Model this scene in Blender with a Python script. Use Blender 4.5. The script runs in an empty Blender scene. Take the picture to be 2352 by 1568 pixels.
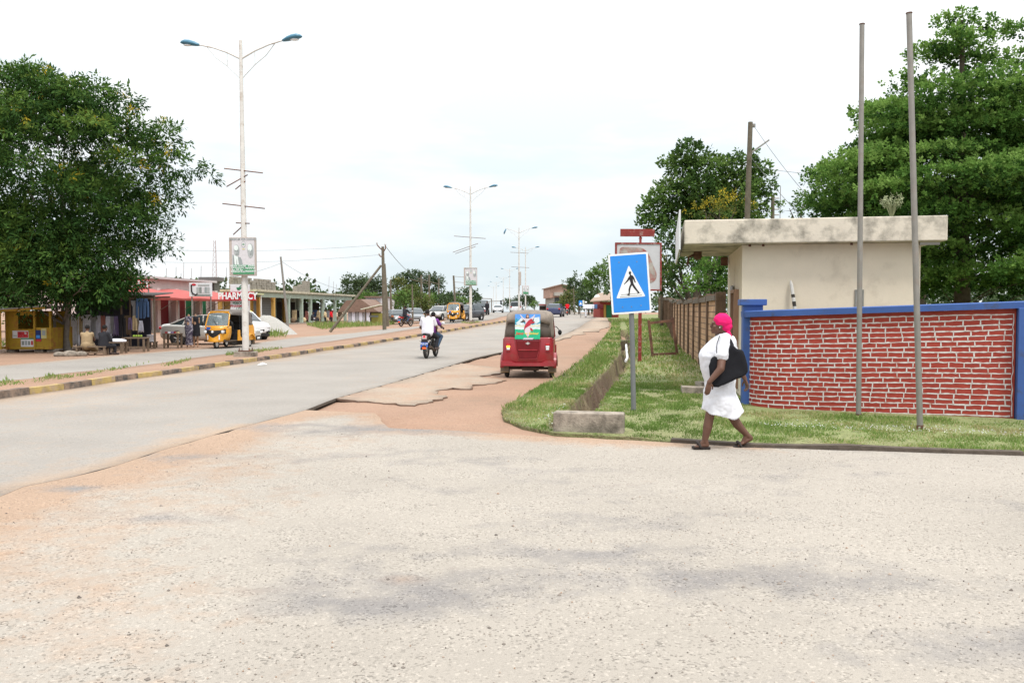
import bpy, math, random
import numpy as np
from mathutils import Vector, Matrix, Euler
from mathutils.geometry import delaunay_2d_cdt, tessellate_polygon
R = math.radians; PI = math.pi
random.seed(7); rng = np.random.default_rng(7)
S = bpy.context.scene; COL = S.collection
# ---------------------------------------------------------------- camera, sky, sun, exposure
CAM_Z = 1.7; PITCH = math.atan(72/1898.0)
cd = bpy.data.cameras.new("camera"); cam = bpy.data.objects.new("camera", cd); COL.objects.link(cam)
cd.sensor_width = 36; cd.lens = 36*1898/2352.0; cd.clip_start = .05; cd.clip_end = 6000
cam.location = (0, 0, CAM_Z); cam.rotation_euler = (PI/2-PITCH, 0, 0); S.camera = cam
SUN_EL, SUN_AZ = R(62), R(150)     # azimuth clockwise from +Y
W = bpy.data.worlds.new("World"); S.world = W; W.use_nodes = True
nt = W.node_tree; nt.nodes.clear(); N = nt.nodes.new; L = nt.links.new
out = N('ShaderNodeOutputWorld'); bg = N('ShaderNodeBackground'); bg.inputs[1].default_value = .1
sky = N('ShaderNodeTexSky'); sky.sky_type = 'NISHITA'; sky.sun_disc = False
sky.sun_elevation = SUN_EL; sky.sun_rotation = SUN_AZ
tc = N('ShaderNodeTexCoord'); sep = N('ShaderNodeSeparateXYZ'); L(tc.outputs['Generated'], sep.inputs[0])
zr = N('ShaderNodeValToRGB'); zr.color_ramp.elements[0].position = 0; zr.color_ramp.elements[0].color = (.50,.52,.53,1)
zr.color_ramp.elements[1].position = 1; zr.color_ramp.elements[1].color = (1.3,1.3,1.3,1)
e = zr.color_ramp.elements.new(.12); e.color = (.54,.555,.565,1)
e = zr.color_ramp.elements.new(.30); e.color = (.70,.70,.70,1)
L(sep.outputs[2], zr.inputs[0])
mp = N('ShaderNodeMapping'); mp.inputs['Scale'].default_value = (1.6,1.6,7); L(tc.outputs['Generated'], mp.inputs[0])
nz = N('ShaderNodeTexNoise'); nz.inputs['Scale'].default_value = 1.7; nz.inputs['Detail'].default_value = 7; nz.inputs['Roughness'].default_value = .55
L(mp.outputs[0], nz.inputs[0])
cr = N('ShaderNodeValToRGB'); cr.color_ramp.elements[0].position = .40; cr.color_ramp.elements[0].color = (.84,.91,.94,1)
cr.color_ramp.elements[1].position = .60; cr.color_ramp.elements[1].color = (1.05,1.05,1.05,1)
L(nz.outputs[0], cr.inputs[0])
mul = N('ShaderNodeMix'); mul.data_type = 'RGBA'; mul.blend_type = 'MULTIPLY'; mul.inputs[0].default_value = 1
L(zr.outputs[0], mul.inputs[6]); L(cr.outputs[0], mul.inputs[7])
vm = N('ShaderNodeVectorMath'); vm.operation = 'SCALE'; vm.inputs[3].default_value = 9.6; L(mul.outputs[2], vm.inputs[0])
mx = N('ShaderNodeMix'); mx.data_type = 'RGBA'; mx.inputs[0].default_value = .95
L(sky.outputs[0], mx.inputs[6]); L(vm.outputs[0], mx.inputs[7]); L(mx.outputs[2], bg.inputs[0]); L(bg.outputs[0], out.inputs[0])
sd = bpy.data.lights.new("sun", 'SUN'); sun = bpy.data.objects.new("sun", sd); COL.objects.link(sun)
sd.energy = 1.5; sd.angle = R(12); sd.color = (1, .96, .9)
sdir = Vector((math.sin(SUN_AZ)*math.cos(SUN_EL), math.cos(SUN_AZ)*math.cos(SUN_EL), math.sin(SUN_EL)))
sun.rotation_euler = sdir.to_track_quat('Z', 'Y').to_euler(); sun.location = (0, 0, 30)
S.view_settings.view_transform = 'Standard'; S.view_settings.look = 'None'; S.view_settings.gamma = 1
S.view_settings.exposure = .96
S.cycles.max_bounces = 6; S.cycles.transparent_max_bounces = 12; S.cycles.use_denoising = True
# ---------------------------------------------------------------- terrain
PROF = np.array([(-60,0),(34,0),(42,.10),(50,.24),(66,.58),(85,.88),(110,1.08),(145,1.19),(170,1.2),(200,1.15),(230,1.0),(270,.7),(320,.1),(400,-1),(600,-5),(1000,-12),(3000,-30)], float)
DITCH = np.array([(.75,12.0),(1.2,14.2),(2.95,23.4),(4.6,33),(5.75,42),(7.6,56),(9.6,72)], float)
def sst(a, b, x):
    t = np.clip((np.asarray(x, float)-a)/(b-a), 0, 1); return t*t*(3-2*t)
def seg_dist(P2, poly):
    d = np.full(len(P2), 1e9)
    for a, b in zip(poly[:-1], poly[1:]):
        ab = b-a; t = np.clip(((P2-a)@ab)/(ab@ab), 0, 1)
        d = np.minimum(d, np.linalg.norm(P2-(a+t[:,None]*ab), axis=1))
    return d
def zbase(x, y):
    x = np.asarray(x, float); y = np.asarray(y, float)
    z = np.interp(y, PROF[:,0], PROF[:,1])
    z = z*(1-.68*sst(-3.8, -13, x)*(1-sst(105, 150, y)))
    return z
def zg(x, y):
    x = np.atleast_1d(np.asarray(x, float)); y = np.atleast_1d(np.asarray(y, float))
    z = zbase(x, y)
    d = seg_dist(np.stack([x, y], 1), DITCH)
    fade = sst(11.5, 12.1, y)*(1-sst(60, 72, y))
    z = z - .62*(1-sst(.13, .27, d))*fade
    return z
def Z(x, y): return float(zg(x, y)[0])
cp, sp = math.cos(PITCH), math.sin(PITCH)
def ray(px, py):     # direction of the line of sight through a point of the 2352 px wide photograph
    u, v = (px-1176)/1898., (784-py)/1898.
    return np.array([u, cp+v*sp, -sp+v*cp])
def at(px, py, d):   # the world point on that line at distance d along the street axis
    r = ray(px, py); k = d/r[1]; return Vector((r[0]*k, d, CAM_Z+r[2]*k))
def P(px, py):       # the world point where that line meets the ground
    r = ray(px, py); z = 0.
    for _ in range(40):
        k = (z-CAM_Z)/r[2]; zn = float(zbase(r[0]*k, r[1]*k)); z = z+.6*(zn-z)
    return Vector((r[0]*k, r[1]*k, z))
def X(px, d): return (px-1176)/1898.*d*(cp)
def PL(pts): return [tuple(P(*p)[:2]) for p in pts]
# ---------------------------------------------------------------- materials
MATS = {}
def M(name, col=(.5,.5,.5), rough=.8, var=.12, scale=6., col2=None, fac2=.5, s2=3., bump=0., bs=40., metal=0., spec=.3, trans=0., emit=0., alpha=1., tint=None, coat=0.):
    if name in MATS: return MATS[name]
    m = bpy.data.materials.new(name); m.use_nodes = True; t = m.node_tree; b = t.nodes['Principled BSDF']
    N = t.nodes.new; L = t.links.new
    b.inputs['Roughness'].default_value = rough; b.inputs['Metallic'].default_value = metal; b.inputs['Specular IOR Level'].default_value = spec
    if trans: b.inputs['Transmission Weight'].default_value = trans
    if coat: b.inputs['Coat Weight'].default_value = coat; b.inputs['Coat Roughness'].default_value = .12
    tc = N('ShaderNodeTexCoord'); co = tc.outputs['Object']
    n1 = N('ShaderNodeTexNoise'); n1.inputs['Scale'].default_value = scale; n1.inputs['Detail'].default_value = 6; n1.inputs['Roughness'].default_value = .6
    L(co, n1.inputs[0])
    rp = N('ShaderNodeMapRange'); rp.inputs[1].default_value = .3; rp.inputs[2].default_value = .7; rp.inputs[3].default_value = 1-var; rp.inputs[4].default_value = 1+var
    L(n1.outputs[0], rp.inputs[0])
    base = None
    if col2 is not None:
        n2 = N('ShaderNodeTexNoise'); n2.inputs['Scale'].default_value = s2; n2.inputs['Detail'].default_value = 8; n2.inputs['Roughness'].default_value = .65
        L(co, n2.inputs[0]); r2 = N('ShaderNodeMapRange'); r2.inputs[1].default_value = .62-fac2*.35; r2.inputs[2].default_value = .78-fac2*.25
        L(n2.outputs[0], r2.inputs[0]); mm = N('ShaderNodeMix'); mm.data_type = 'RGBA'
        mm.inputs[6].default_value = (*col, 1); mm.inputs[7].default_value = (*col2, 1); L(r2.outputs[0], mm.inputs[0]); base = mm.outputs[2]
    if tint is not None:     # per face or per point attribute mixes several colours
        at_ = N('ShaderNodeAttribute'); at_.attribute_name = 'tint'; ra = N('ShaderNodeValToRGB')
        el = ra.color_ramp.elements; el[0].position = tint[0][0]; el[0].color = (*tint[0][1], 1); el[1].position = tint[-1][0]; el[1].color = (*tint[-1][1], 1)
        for p_, c_ in tint[1:-1]: q = el.new(p_); q.color = (*c_, 1)
        L(at_.outputs['Fac'], ra.inputs[0]); base = ra.outputs[0]
    vm = N('ShaderNodeVectorMath'); vm.operation = 'SCALE'
    if base is None: vm.inputs[0].default_value = col
    else: L(base, vm.inputs[0])
    L(rp.outputs[0], vm.inputs[3]); L(vm.outputs[0], b.inputs['Base Color'])
    if bump:
        n3 = N('ShaderNodeTexNoise'); n3.inputs['Scale'].default_value = bs; n3.inputs['Detail'].default_value = 5; L(co, n3.inputs[0])
        bp = N('ShaderNodeBump'); bp.inputs['Strength'].default_value = bump; bp.inputs['Distance'].default_value = .02; L(n3.outputs[0], bp.inputs['Height']); L(bp.outputs[0], b.inputs['Normal'])
    if emit: b.inputs['Emission Color'].default_value = (*col, 1); b.inputs['Emission Strength'].default_value = emit
    if alpha < 1: b.inputs['Alpha'].default_value = alpha
    MATS[name] = m; return m
def leafmat(name, tint, tr=.35):
    m = M(name, rough=.75, var=.15, scale=.6, tint=tint, spec=.08); t = m.node_tree; b = t.nodes['Principled BSDF']; o = t.nodes['Material Output']
    tb = t.nodes.new('ShaderNodeBsdfTranslucent'); ms = t.nodes.new('ShaderNodeMixShader'); ms.inputs[0].default_value = tr
    t.links.new(b.inputs['Base Color'].links[0].from_socket, tb.inputs[0]); t.links.new(b.outputs[0], ms.inputs[1]); t.links.new(tb.outputs[0], ms.inputs[2]); t.links.new(ms.outputs[0], o.inputs[0])
    return m
# ---------------------------------------------------------------- mesh building
class MB:
    def __init__(s): s.v = []; s.f = []; s.m = []; s.mi = 0; s.T = None
    def add(s, vs, fs):
        k = len(s.v)
        if s.T is not None: vs = [s.T @ Vector(p) for p in vs]
        s.v += [tuple(p) for p in vs]; s.f += [tuple(i+k for i in f) for f in fs]; s.m += [s.mi]*len(fs); return s
    def box(s, c, d, rz=0, rx=0, ry=0, top=None):
        hx, hy, hz = d[0]/2, d[1]/2, d[2]/2; a, b = (top if top else (1, 1))
        vs = [(-hx,-hy,-hz),(hx,-hy,-hz),(hx,hy,-hz),(-hx,hy,-hz),(-hx*a,-hy*b,hz),(hx*a,-hy*b,hz),(hx*a,hy*b,hz),(-hx*a,hy*b,hz)]
        m = Matrix.Translation(c) @ Euler((rx, ry, rz)).to_matrix().to_4x4()
        return s.add([m @ Vector(v) for v in vs], [(0,3,2,1),(4,5,6,7),(0,1,5,4),(1,2,6,5),(2,3,7,6),(3,0,4,7)])
    def tube(s, pts, r, n=8, cap=True):
        pts = [Vector(p) for p in pts]; rs = r if isinstance(r, (list, tuple)) else [r]*len(pts)
        k = len(pts); vs = []; up = None
        for i, p in enumerate(pts):
            t = (pts[min(i+1, k-1)]-pts[max(i-1, 0)]).normalized()
            if up is None: up = t.orthogonal().normalized()
            else:
                up = up - t*up.dot(t)
                up = up.normalized() if up.length > 1e-5 else t.orthogonal().normalized()
            w = t.cross(up)
            for j in range(n): a = 2*PI*j/n; vs.append(p+(up*math.cos(a)+w*math.sin(a))*rs[i])
        fs = [(i*n+j, i*n+(j+1)%n, (i+1)*n+(j+1)%n, (i+1)*n+j) for i in range(k-1) for j in range(n)]
        if cap: fs += [tuple(range(n-1, -1, -1)), tuple((k-1)*n+j for j in range(n))]
        return s.add(vs, fs)
    def cyl(s, c, r, h, n=16, r2=None, axis='Z'):
        c = Vector(c); a = {'X': Vector((1,0,0)), 'Y': Vector((0,1,0)), 'Z': Vector((0,0,1))}[axis]
        return s.tube([c-a*h/2, c+a*h/2], [r, r if r2 is None else r2], n)
    def ell(s, c, r, nu=14, nv=10, rot=None):
        c = Vector(c); r = (r, r, r) if not hasattr(r, '__len__') else r; vs = []
        for i in range(1, nv):
            a = PI*i/nv
            for j in range(nu): b = 2*PI*j/nu; vs.append(Vector((r[0]*math.sin(a)*math.cos(b), r[1]*math.sin(a)*math.sin(b), r[2]*math.cos(a))))
        vs += [Vector((0,0,r[2])), Vector((0,0,-r[2]))]; k = (nv-1)*nu
        fs = [(i*nu+j, (i+1)*nu+j, (i+1)*nu+(j+1)%nu, i*nu+(j+1)%nu) for i in range(nv-2) for j in range(nu)]
        fs += [(k, j, (j+1)%nu) for j in range(nu)] + [(k+1, (nv-2)*nu+(j+1)%nu, (nv-2)*nu+j) for j in range(nu)]
        if rot is not None: vs = [rot @ v for v in vs]
        return s.add([c+v for v in vs], fs)
    def caps(s, a, b, ra, rb, n=10):   # tapered capsule, closed
        a = Vector(a); b = Vector(b); d = (b-a); l = d.length; d = d/l if l > 1e-6 else Vector((0,0,1)); pts = []; rs = []
        for k in (0, 30, 60, 85): t = R(90-k) if k else PI/2; pts.append(a-d*ra*math.sin(t)); rs.append(max(ra*math.cos(t), ra*.02))
        for k in (85, 60, 30, 0): t = R(90-k) if k else PI/2; pts.append(b+d*rb*math.sin(t)); rs.append(max(rb*math.cos(t), rb*.02))
        return s.tube(pts, rs, n)
    def prism(s, poly, h0, h1, m=None):   # polygon in local xy, extruded along z from h0 to h1, placed by matrix m
        n = len(poly); vs = [Vector((x, y, h0)) for x, y in poly]+[Vector((x, y, h1)) for x, y in poly]
        if m is not None: vs = [m @ v for v in vs]
        tr = tessellate_polygon([[Vector((x, y, 0)) for x, y in poly]])
        ar = sum(poly[i][0]*poly[(i+1)%n][1]-poly[(i+1)%n][0]*poly[i][1] for i in range(n))
        fs = [tuple(t) for t in tr]+[tuple(i+n for i in reversed(t)) for t in tr]
        fs += [(i, (i+1)%n, (i+1)%n+n, i+n) if ar > 0 else (i, i+n, (i+1)%n+n, (i+1)%n) for i in range(n)]
        return s.add(vs, fs)
    def loft(s, rings, cap=True, close=True):
        n = len(rings[0]); vs = [p for r_ in rings for p in r_]
        rg = range(n) if close else range(n-1)
        fs = [(i*n+j, i*n+(j+1)%n, (i+1)*n+(j+1)%n, (i+1)*n+j) for i in range(len(rings)-1) for j in rg]
        if cap and close: fs += [tuple(range(n-1, -1, -1)), tuple((len(rings)-1)*n+j for j in range(n))]
        return s.add(vs, fs)
    def torus(s, c, Rr, r, axis='X', n=22, m=8, sy=1.):
        c = Vector(c); vs = []
        for i in range(n):
            a = 2*PI*i/n
            for j in range(m):
                b = 2*PI*j/m; q = Rr+r*math.cos(b); w = r*sy*math.sin(b)
                p = (w, q*math.cos(a), q*math.sin(a)) if axis == 'X' else ((q*math.cos(a), w, q*math.sin(a)) if axis == 'Y' else (q*math.cos(a), q*math.sin(a), w))
                vs.append(c+Vector(p))
        return s.add(vs, [(i*m+j, ((i+1)%n)*m+j, ((i+1)%n)*m+(j+1)%m, i*m+(j+1)%m) for i in range(n) for j in range(m)])
    def build(s, name, mat, parent=None, smooth=None, bevel=0, remesh=0, fix=True, smi=2, solid=0, sub=0):
        me = bpy.data.meshes.new(name); me.from_pydata(s.v, [], s.f)
        for m_ in (mat if isinstance(mat, (list, tuple)) else [mat]): me.materials.append(m_)
        if isinstance(mat, (list, tuple)) and len(mat) > 1: me.polygons.foreach_set('material_index', s.m)
        if fix and not remesh:
            import bmesh
            bm = bmesh.new(); bm.from_mesh(me); bmesh.ops.recalc_face_normals(bm, faces=bm.faces); bm.to_mesh(me); bm.free()
        me.update()
        if smooth is not None or remesh:
            me.polygons.foreach_set('use_smooth', [True]*len(me.polygons))
            if not remesh: me.set_sharp_from_angle(angle=R(smooth))
        o = bpy.data.objects.new(name, me); COL.objects.link(o)
        if parent is not None: o.parent = parent
        if solid: q = o.modifiers.new('t', 'SOLIDIFY'); q.thickness = solid; q.offset = 0
        if bevel: q = o.modifiers.new('b', 'BEVEL'); q.width = bevel; q.segments = 2; q.limit_method = 'ANGLE'; q.angle_limit = R(35); q.harden_normals = False
        if sub: q = o.modifiers.new('s', 'SUBSURF'); q.levels = q.render_levels = sub
        if remesh:
            q = o.modifiers.new('r', 'REMESH'); q.mode = 'VOXEL'; q.voxel_size = remesh; q.use_smooth_shade = True
            if smi: q = o.modifiers.new('s', 'SMOOTH'); q.iterations = smi; q.factor = .5
        return o
def tag(o, label=None, cat=None, group=None, kind=None):
    if label: o['label'] = label
    if cat: o['category'] = cat
    if group: o['group'] = group
    if kind: o['kind'] = kind
    return o
def thing(name, label, cat, loc=(0,0,0), rz=0, group=None, tilt=None):
    o = bpy.data.objects.new(name, None); COL.objects.link(o); o.empty_display_size = .2; o.location = loc
    o.rotation_euler = (tilt[0] if tilt else 0, tilt[1] if tilt else 0, rz); return tag(o, label, cat, group)
def dup(root, loc, rz, label, group=None, scale=None):
    def cp_(o, par):
        c = o.copy(); COL.objects.link(c)
        if par is not None: c.parent = par
        for ch in o.children: cp_(ch, c)
        return c
    r = cp_(root, None); r.location = loc; r.rotation_euler = (root.rotation_euler[0], root.rotation_euler[1], rz); r['label'] = label
    if group: r['group'] = group
    if scale: r.scale = (scale,)*3
    return r
def text(name, s, mat, parent, loc, size, rot=(PI/2,0,0), bold=0., ext=.002, align='CENTER', sx=1., shear=0.):
    c = bpy.data.curves.new(name, 'FONT'); c.body = s; c.size = size; c.align_x = align; c.align_y = 'CENTER'; c.extrude = ext; c.offset = bold; c.shear = shear
    t = bpy.data.objects.new('tmp', c); COL.objects.link(t); bpy.context.view_layer.update()
    me = bpy.data.meshes.new_from_object(t.evaluated_get(bpy.context.evaluated_depsgraph_get())); bpy.data.objects.remove(t); me.name = name
    me.materials.clear(); me.materials.append(mat); o = bpy.data.objects.new(name, me); COL.objects.link(o); o.parent = parent
    o.location = loc; o.rotation_euler = rot; o.scale = (sx, 1, 1); return o
def inpoly(pts, poly):
    x, y = pts[:,0], pts[:,1]; c = np.zeros(len(pts), bool); n = len(poly)
    for i in range(n):
        x1, y1 = poly[i]; x2, y2 = poly[(i+1)%n]
        if y1 == y2: continue
        k = ((y1 > y) != (y2 > y)) & (x < (x2-x1)*(y-y1)/(y2-y1)+x1); c ^= k
    return c
def densify(poly, step, jit=0., closed=True):
    o = []; n = len(poly)
    for i in range(n if closed else n-1):
        a = np.array(poly[i], float); b = np.array(poly[(i+1)%n], float); l = np.linalg.norm(b-a)
        s_ = step*max(1., .5*(np.hypot(*a)+np.hypot(*b))/14.); k = max(1, int(l/s_)); nr = np.array([-(b-a)[1], (b-a)[0]])/max(l, 1e-6)
        for j in range(k): p = a+(b-a)*j/k; o.append(tuple(p+(nr*rng.normal(0, jit) if j else 0)))
    if not closed: o.append(tuple(poly[-1]))
    return o
def fbm(x, y, s, seed=0, octv=4):
    from mathutils import noise as nn
    return np.array([nn.fractal(Vector((a*s+seed*17.3, b*s-seed*9.1, seed*3.7)), 1., 2., octv) for a, b in zip(x, y)])
def sheet(name, poly, mat, dz, step, kind='structure', attrs=None, skirt=0, grow=.03, y0=-1e9, zfun=None, sinkmask=None, extra=None):
    """a ground surface: polygon in plan, draped over the terrain"""
    poly = [tuple(p) for p in poly]; A = np.array(poly); pts = []
    y = A[:,1].min()+step/2; ymax = A[:,1].max()
    while y < ymax:
        s_ = step*max(1, grow*abs(y)/step*1.) if grow else step
        xs = np.arange(A[:,0].min(), A[:,0].max(), s_)
        if len(xs) > 500: xs = np.concatenate([-np.geomspace(s_, -A[:,0].min(), 60), np.arange(-12, 12, s_) , np.geomspace(s_, A[:,0].max(), 60)])
        xs = xs+rng.uniform(-.2, .2, len(xs))*s_
        pts += [(a, y+rng.uniform(-.2, .2)*s_) for a in xs]; y += s_
    pts = np.array(pts); ins = inpoly(pts, poly); pts = pts[ins]
    dB = np.full(len(pts), 1e9); C = A.tolist()+[A[0].tolist()]; dB = seg_dist(pts, np.array(C)); pts = pts[dB > step*.35]
    if extra is not None and len(extra): pts = np.concatenate([pts, extra])
    vs = [Vector(p) for p in poly]+[Vector(p) for p in pts.tolist()]; n = len(poly)
    r = delaunay_2d_cdt(vs, [], [list(range(n))], 1, 1e-5); V = np.array([tuple(v) for v in r[0]]); F = [tuple(f) for f in r[2]]
    z = (zfun or zg)(V[:,0], V[:,1])+dz
    if sinkmask is not None: z = z-sinkmask(V)
    verts = [(a, b, c) for (a, b), c in zip(V, z)]
    ori = r[3]; bidx = {}
    for i, o_ in enumerate(ori):
        for q in o_:
            if q < n: bidx[q] = i
    fs = list(F); mi = [0]*len(fs)
    if skirt:
        k = len(verts); lst = [bidx[i] for i in range(n) if i in bidx]
        verts += [(verts[i][0], verts[i][1], verts[i][2]-skirt) for i in lst]; m_ = len(lst)
        fs += [(lst[i], k+i, k+(i+1)%m_, lst[(i+1)%m_]) for i in range(m_)]; mi += [1]*m_
    me = bpy.data.meshes.new(name); me.from_pydata(verts, [], fs); mats = mat if isinstance(mat, (list, tuple)) else [mat]
    for q in mats: me.materials.append(q)
    if len(mats) > 1: me.polygons.foreach_set('material_index', mi)
    if attrs:
        VV = np.array(verts)
        for k_, fn in attrs.items():
            a_ = me.attributes.new(k_, 'FLOAT', 'POINT'); a_.data.foreach_set('value', np.clip(fn(VV[:,0], VV[:,1]), 0, 1).astype(np.float32))
    me.polygons.foreach_set('use_smooth', [i == 0 for i in mi]); me.update()
    o = bpy.data.objects.new(name, me); COL.objects.link(o); o['kind'] = kind; return o
# ---------------------------------------------------------------- ground materials
def groundmat(name, cols, speck, dark=.35, fine=160., bump=.35, rough=.9, streak=0.):
    """cols: colour at attribute 'soil' 0 and 1, and for attribute 'bare' (exposed asphalt)"""
    m = bpy.data.materials.new(name); m.use_nodes = True; t = m.node_tree; b = t.nodes['Principled BSDF']; N = t.nodes.new; L = t.links.new
    b.inputs['Roughness'].default_value = rough; b.inputs['Specular IOR Level'].default_value = .2
    tc = N('ShaderNodeTexCoord'); co = tc.outputs['Object']
    def noise(sc, det=5, ro=.6):
        q = N('ShaderNodeTexNoise'); q.inputs['Scale'].default_value = sc; q.inputs['Detail'].default_value = det; q.inputs['Roughness'].default_value = ro; L(co, q.inputs[0]); return q.outputs[0]
    def mr(x, a, b_, c, d):
        q = N('ShaderNodeMapRange'); q.inputs[1].default_value = a; q.inputs[2].default_value = b_; q.inputs[3].default_value = c; q.inputs[4].default_value = d; L(x, q.inputs[0]); return q.outputs[0]
    def mth(op, a, c):
        q = N('ShaderNodeMath'); q.operation = op
        for i, z in enumerate((a, c)):
            if isinstance(z, (int, float)): q.inputs[i].default_value = z
            else: L(z, q.inputs[i])
        return q.outputs[0]
    def mix(f, a, c):
        q = N('ShaderNodeMix'); q.data_type = 'RGBA'
        for i, z in ((6, a), (7, c)):
            if isinstance(z, tuple): q.inputs[i].default_value = (*z, 1)
            else: L(z, q.inputs[i])
        if isinstance(f, float): q.inputs[0].default_value = f
        else: L(f, q.inputs[0])
        return q.outputs[2]
    def attr(n_): q = N('ShaderNodeAttribute'); q.attribute_name = n_; return q.outputs['Fac']
    wob = mr(noise(3.5, 8, .7), .3, .7, -.28, .28)
    soil = mth('ADD', attr('soil'), wob); bare = mth('ADD', attr('bare'), wob)
    c = mix(mr(soil, .2, .8, 0, 1), cols[0], cols[1])
    c = mix(mr(bare, .25, .85, 0, 1), c, cols[2])
    big = mr(noise(.55, 6, .6), .3, .7, .9, 1.08)
    st = mr(noise(fine, 3, .7), .25, .75, 1-speck, 1+speck)          # grain
    vo = N('ShaderNodeTexVoronoi'); vo.inputs['Scale'].default_value = fine*.42; L(co, vo.inputs[0])
    sepc = N('ShaderNodeSeparateColor'); L(vo.outputs['Color'], sepc.inputs[0])
    stone = mr(sepc.outputs[0], .80, .86, 1, 1-dark); stl = mr(sepc.outputs[1], .90, .93, 1, 1+dark*.5)
    clus = mr(noise(2.2, 5, .7), .38, .62, .1, 1.)
    stm = mix(clus, (1., 1., 1.), stone)
    v = mth('MULTIPLY', mth('MULTIPLY', big, st), stl)
    vm = N('ShaderNodeVectorMath'); vm.operation = 'MULTIPLY'; L(c, vm.inputs[0]); L(stm, vm.inputs[1])
    v2 = N('ShaderNodeVectorMath'); v2.operation = 'SCALE'; L(vm.outputs[0], v2.inputs[0]); L(v, v2.inputs[3]); L(v2.outputs[0], b.inputs['Base Color'])
    bp = N('ShaderNodeBump'); bp.inputs['Strength'].default_value = bump; bp.inputs['Distance'].default_value = .012
    L(mth('ADD', noise(fine*.6, 4, .7), mr(vo.outputs['Distance'], 0, .6, .7, 0)), bp.inputs['Height']); L(bp.outputs[0], b.inputs['Normal'])
    return m
SOIL = (.32, .205, .145)
m_fore = groundmat('gravel_asphalt', [(.356,.318,.276), (.362,.255,.184), (.235,.216,.204)], .2, .42, 170, .5)
m_road = groundmat('asphalt', [(.290,.264,.238), (.355,.270,.205), (.238,.221,.206)], .15, .25, 150, .3, .85)
m_worn = groundmat('worn_asphalt', [(.345,.275,.215), (.37,.225,.150), (.27,.23,.195)], .14, .3, 130, .35)
m_soil = groundmat('laterite_soil', [SOIL, (.30,.18,.12), (.27,.20,.15)], .14, .3, 110, .5)
m_turf = groundmat('turf_and_shaded_soil', [(.20,.225,.095), (.135,.095,.068), (.245,.225,.12)], .25, .5, 60, .9)  # second tone is drain soil, darkened to paint the shade down there
m_edge = M('broken_asphalt_edge', (.10,.085,.07), var=.3, scale=9)
# outlines
CL = [(.79,96.7),(1.7,115),(2.15,129),(2.0,150),(.9,175),(-.57,202),(-2.5,241),(-5.3,278),(-7,312),(-12,380)]
kerb_px = [(15,914.7),(75,906),(170.5,893),(306,871),(374.5,862.4),(438,852.8),(498,843.7),(569.4,833),(652,821.5),(745,805.7),(815.6,797),(880.5,786),(957.7,773.9),(1019.5,763.8),(1089,751.5),(1160,740)]
kerb = PL(kerb_px)
kd = np.array(kerb[5])-np.array(kerb[0]); kd = kd/np.linalg.norm(kd)
kerb = [tuple(np.array(kerb[0])-kd*34), tuple(np.array(kerb[0])-kd*10)]+kerb+[*[(a+1.3, b) for a, b in CL]]
medL = PL([(0,885),(69.4,879),(127,868.7),(164,864),(272,853.6),(363,841.8),(426.6,831),(542,815.7),(664,802),(726,792.5),(817,779),(957.7,756.9),(1012,748.5),(1071,744),(1120,738.6)])
medL = [tuple(np.array(medL[0])-kd*34), tuple(np.array(medL[0])-kd*10)]+medL+[*[(a-1.2, b) for a, b in CL]]
leftE = PL([(0,840),(115.7,830.5),(272,816),(411,805),(478.7,801),(571,789.7),(691,774),(726,771.5),(812.5,764.6),(880.5,756),(957.7,750),(1012,742)])
leftE = [tuple(np.array(leftE[0])-kd*36), tuple(np.array(leftE[0])-kd*12)]+leftE+[*[(a-8., b) for a, b in CL]]
rightE = PL([(0,1143),(55,1120),(165.5,1097.8),(271,1070),(366,1037.6),(461.5,1010),(566.8,979.9),(702,943),(772.5,915.7),(905,879),(1056,833.4),(1090,823),(1152.4,809.3)])
rd = np.array(rightE[7])-np.array(rightE[0]); rd /= np.linalg.norm(rd)
rightE = [tuple(np.array(rightE[0])-rd*26), tuple(np.array(rightE[0])-rd*8)]+rightE
worn_far = PL([(1225,796),(1283.6,782.4),(1295,777.5),(1310.6,776),(1314.4,770.7),(1346,768),(1337.6,763),(1376,761),(1378,757),(1398.4,751.4),(1400,742),(1397,735)])
farR = [(10.9,97),(11.5,110),(11.8,129),(11.7,150),(10.6,175),(9.0,202),(7.2,241),(4.4,278),(2.6,312),(-2.5,380)]
inner = [(2.0,43),(4.6,58),(6.9,74),(8.9,88),(9.6,104)]       # where the darker lane ends and the worn layby begins
def smin(x, y, line, w): return 1-sst(0, w, seg_dist(np.stack([x, y], 1), np.array(line)))
sheet('main_road', densify([*rightE, *PL([(1222,797)]), *inner, *farR[2:], *kerb[::-1]], .5, .012), [m_road, m_edge], .014, .5, skirt=.05, attrs={
    'soil': lambda x, y: .75*smin(x, y, kerb, 1.0)+.85*smin(x, y, rightE[:9], .45)+.22*fbm(x, y*.25, .5, 13)+.18,
    'bare': lambda x, y: .35*(fbm(x, y*.35, .5, 3)+.3)+.3*smin(x, y, rightE[:7], 3)*sst(12, 6, y)})
sheet('opposite_road', densify([*leftE, *medL[::-1]], .5, .02), [m_road, m_edge], .015, .6, skirt=.06, attrs={
    'soil': lambda x, y: .7*smin(x, y, leftE, .8)+.4*smin(x, y, medL, .4), 'bare': lambda x, y: .3+.2*fbm(x, y, .3, 5)})
sheet('worn_layby', densify([*inner[::-1], *PL([(1222,797)]), *worn_far, *farR[:3]], .6, .05), [m_worn, m_edge], .02, .6, skirt=.07, attrs={
    'soil': lambda x, y: .25+.3*fbm(x, y, .4, 2), 'bare': lambda x, y: .35*smin(x, y, inner, 2.)})
patch = PL([(772.5,915.7),(905,879),(1056,834.5),(1120,842),(1175,848),(1150,858),(1102,864),(1112,868),(1160,872),(1143.7,879.6),(1083.6,886),(1078,894),(1040,891),(998.2,898),(1004,904),(1028,912),(985,924),(953,932),(862,925)])
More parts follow.
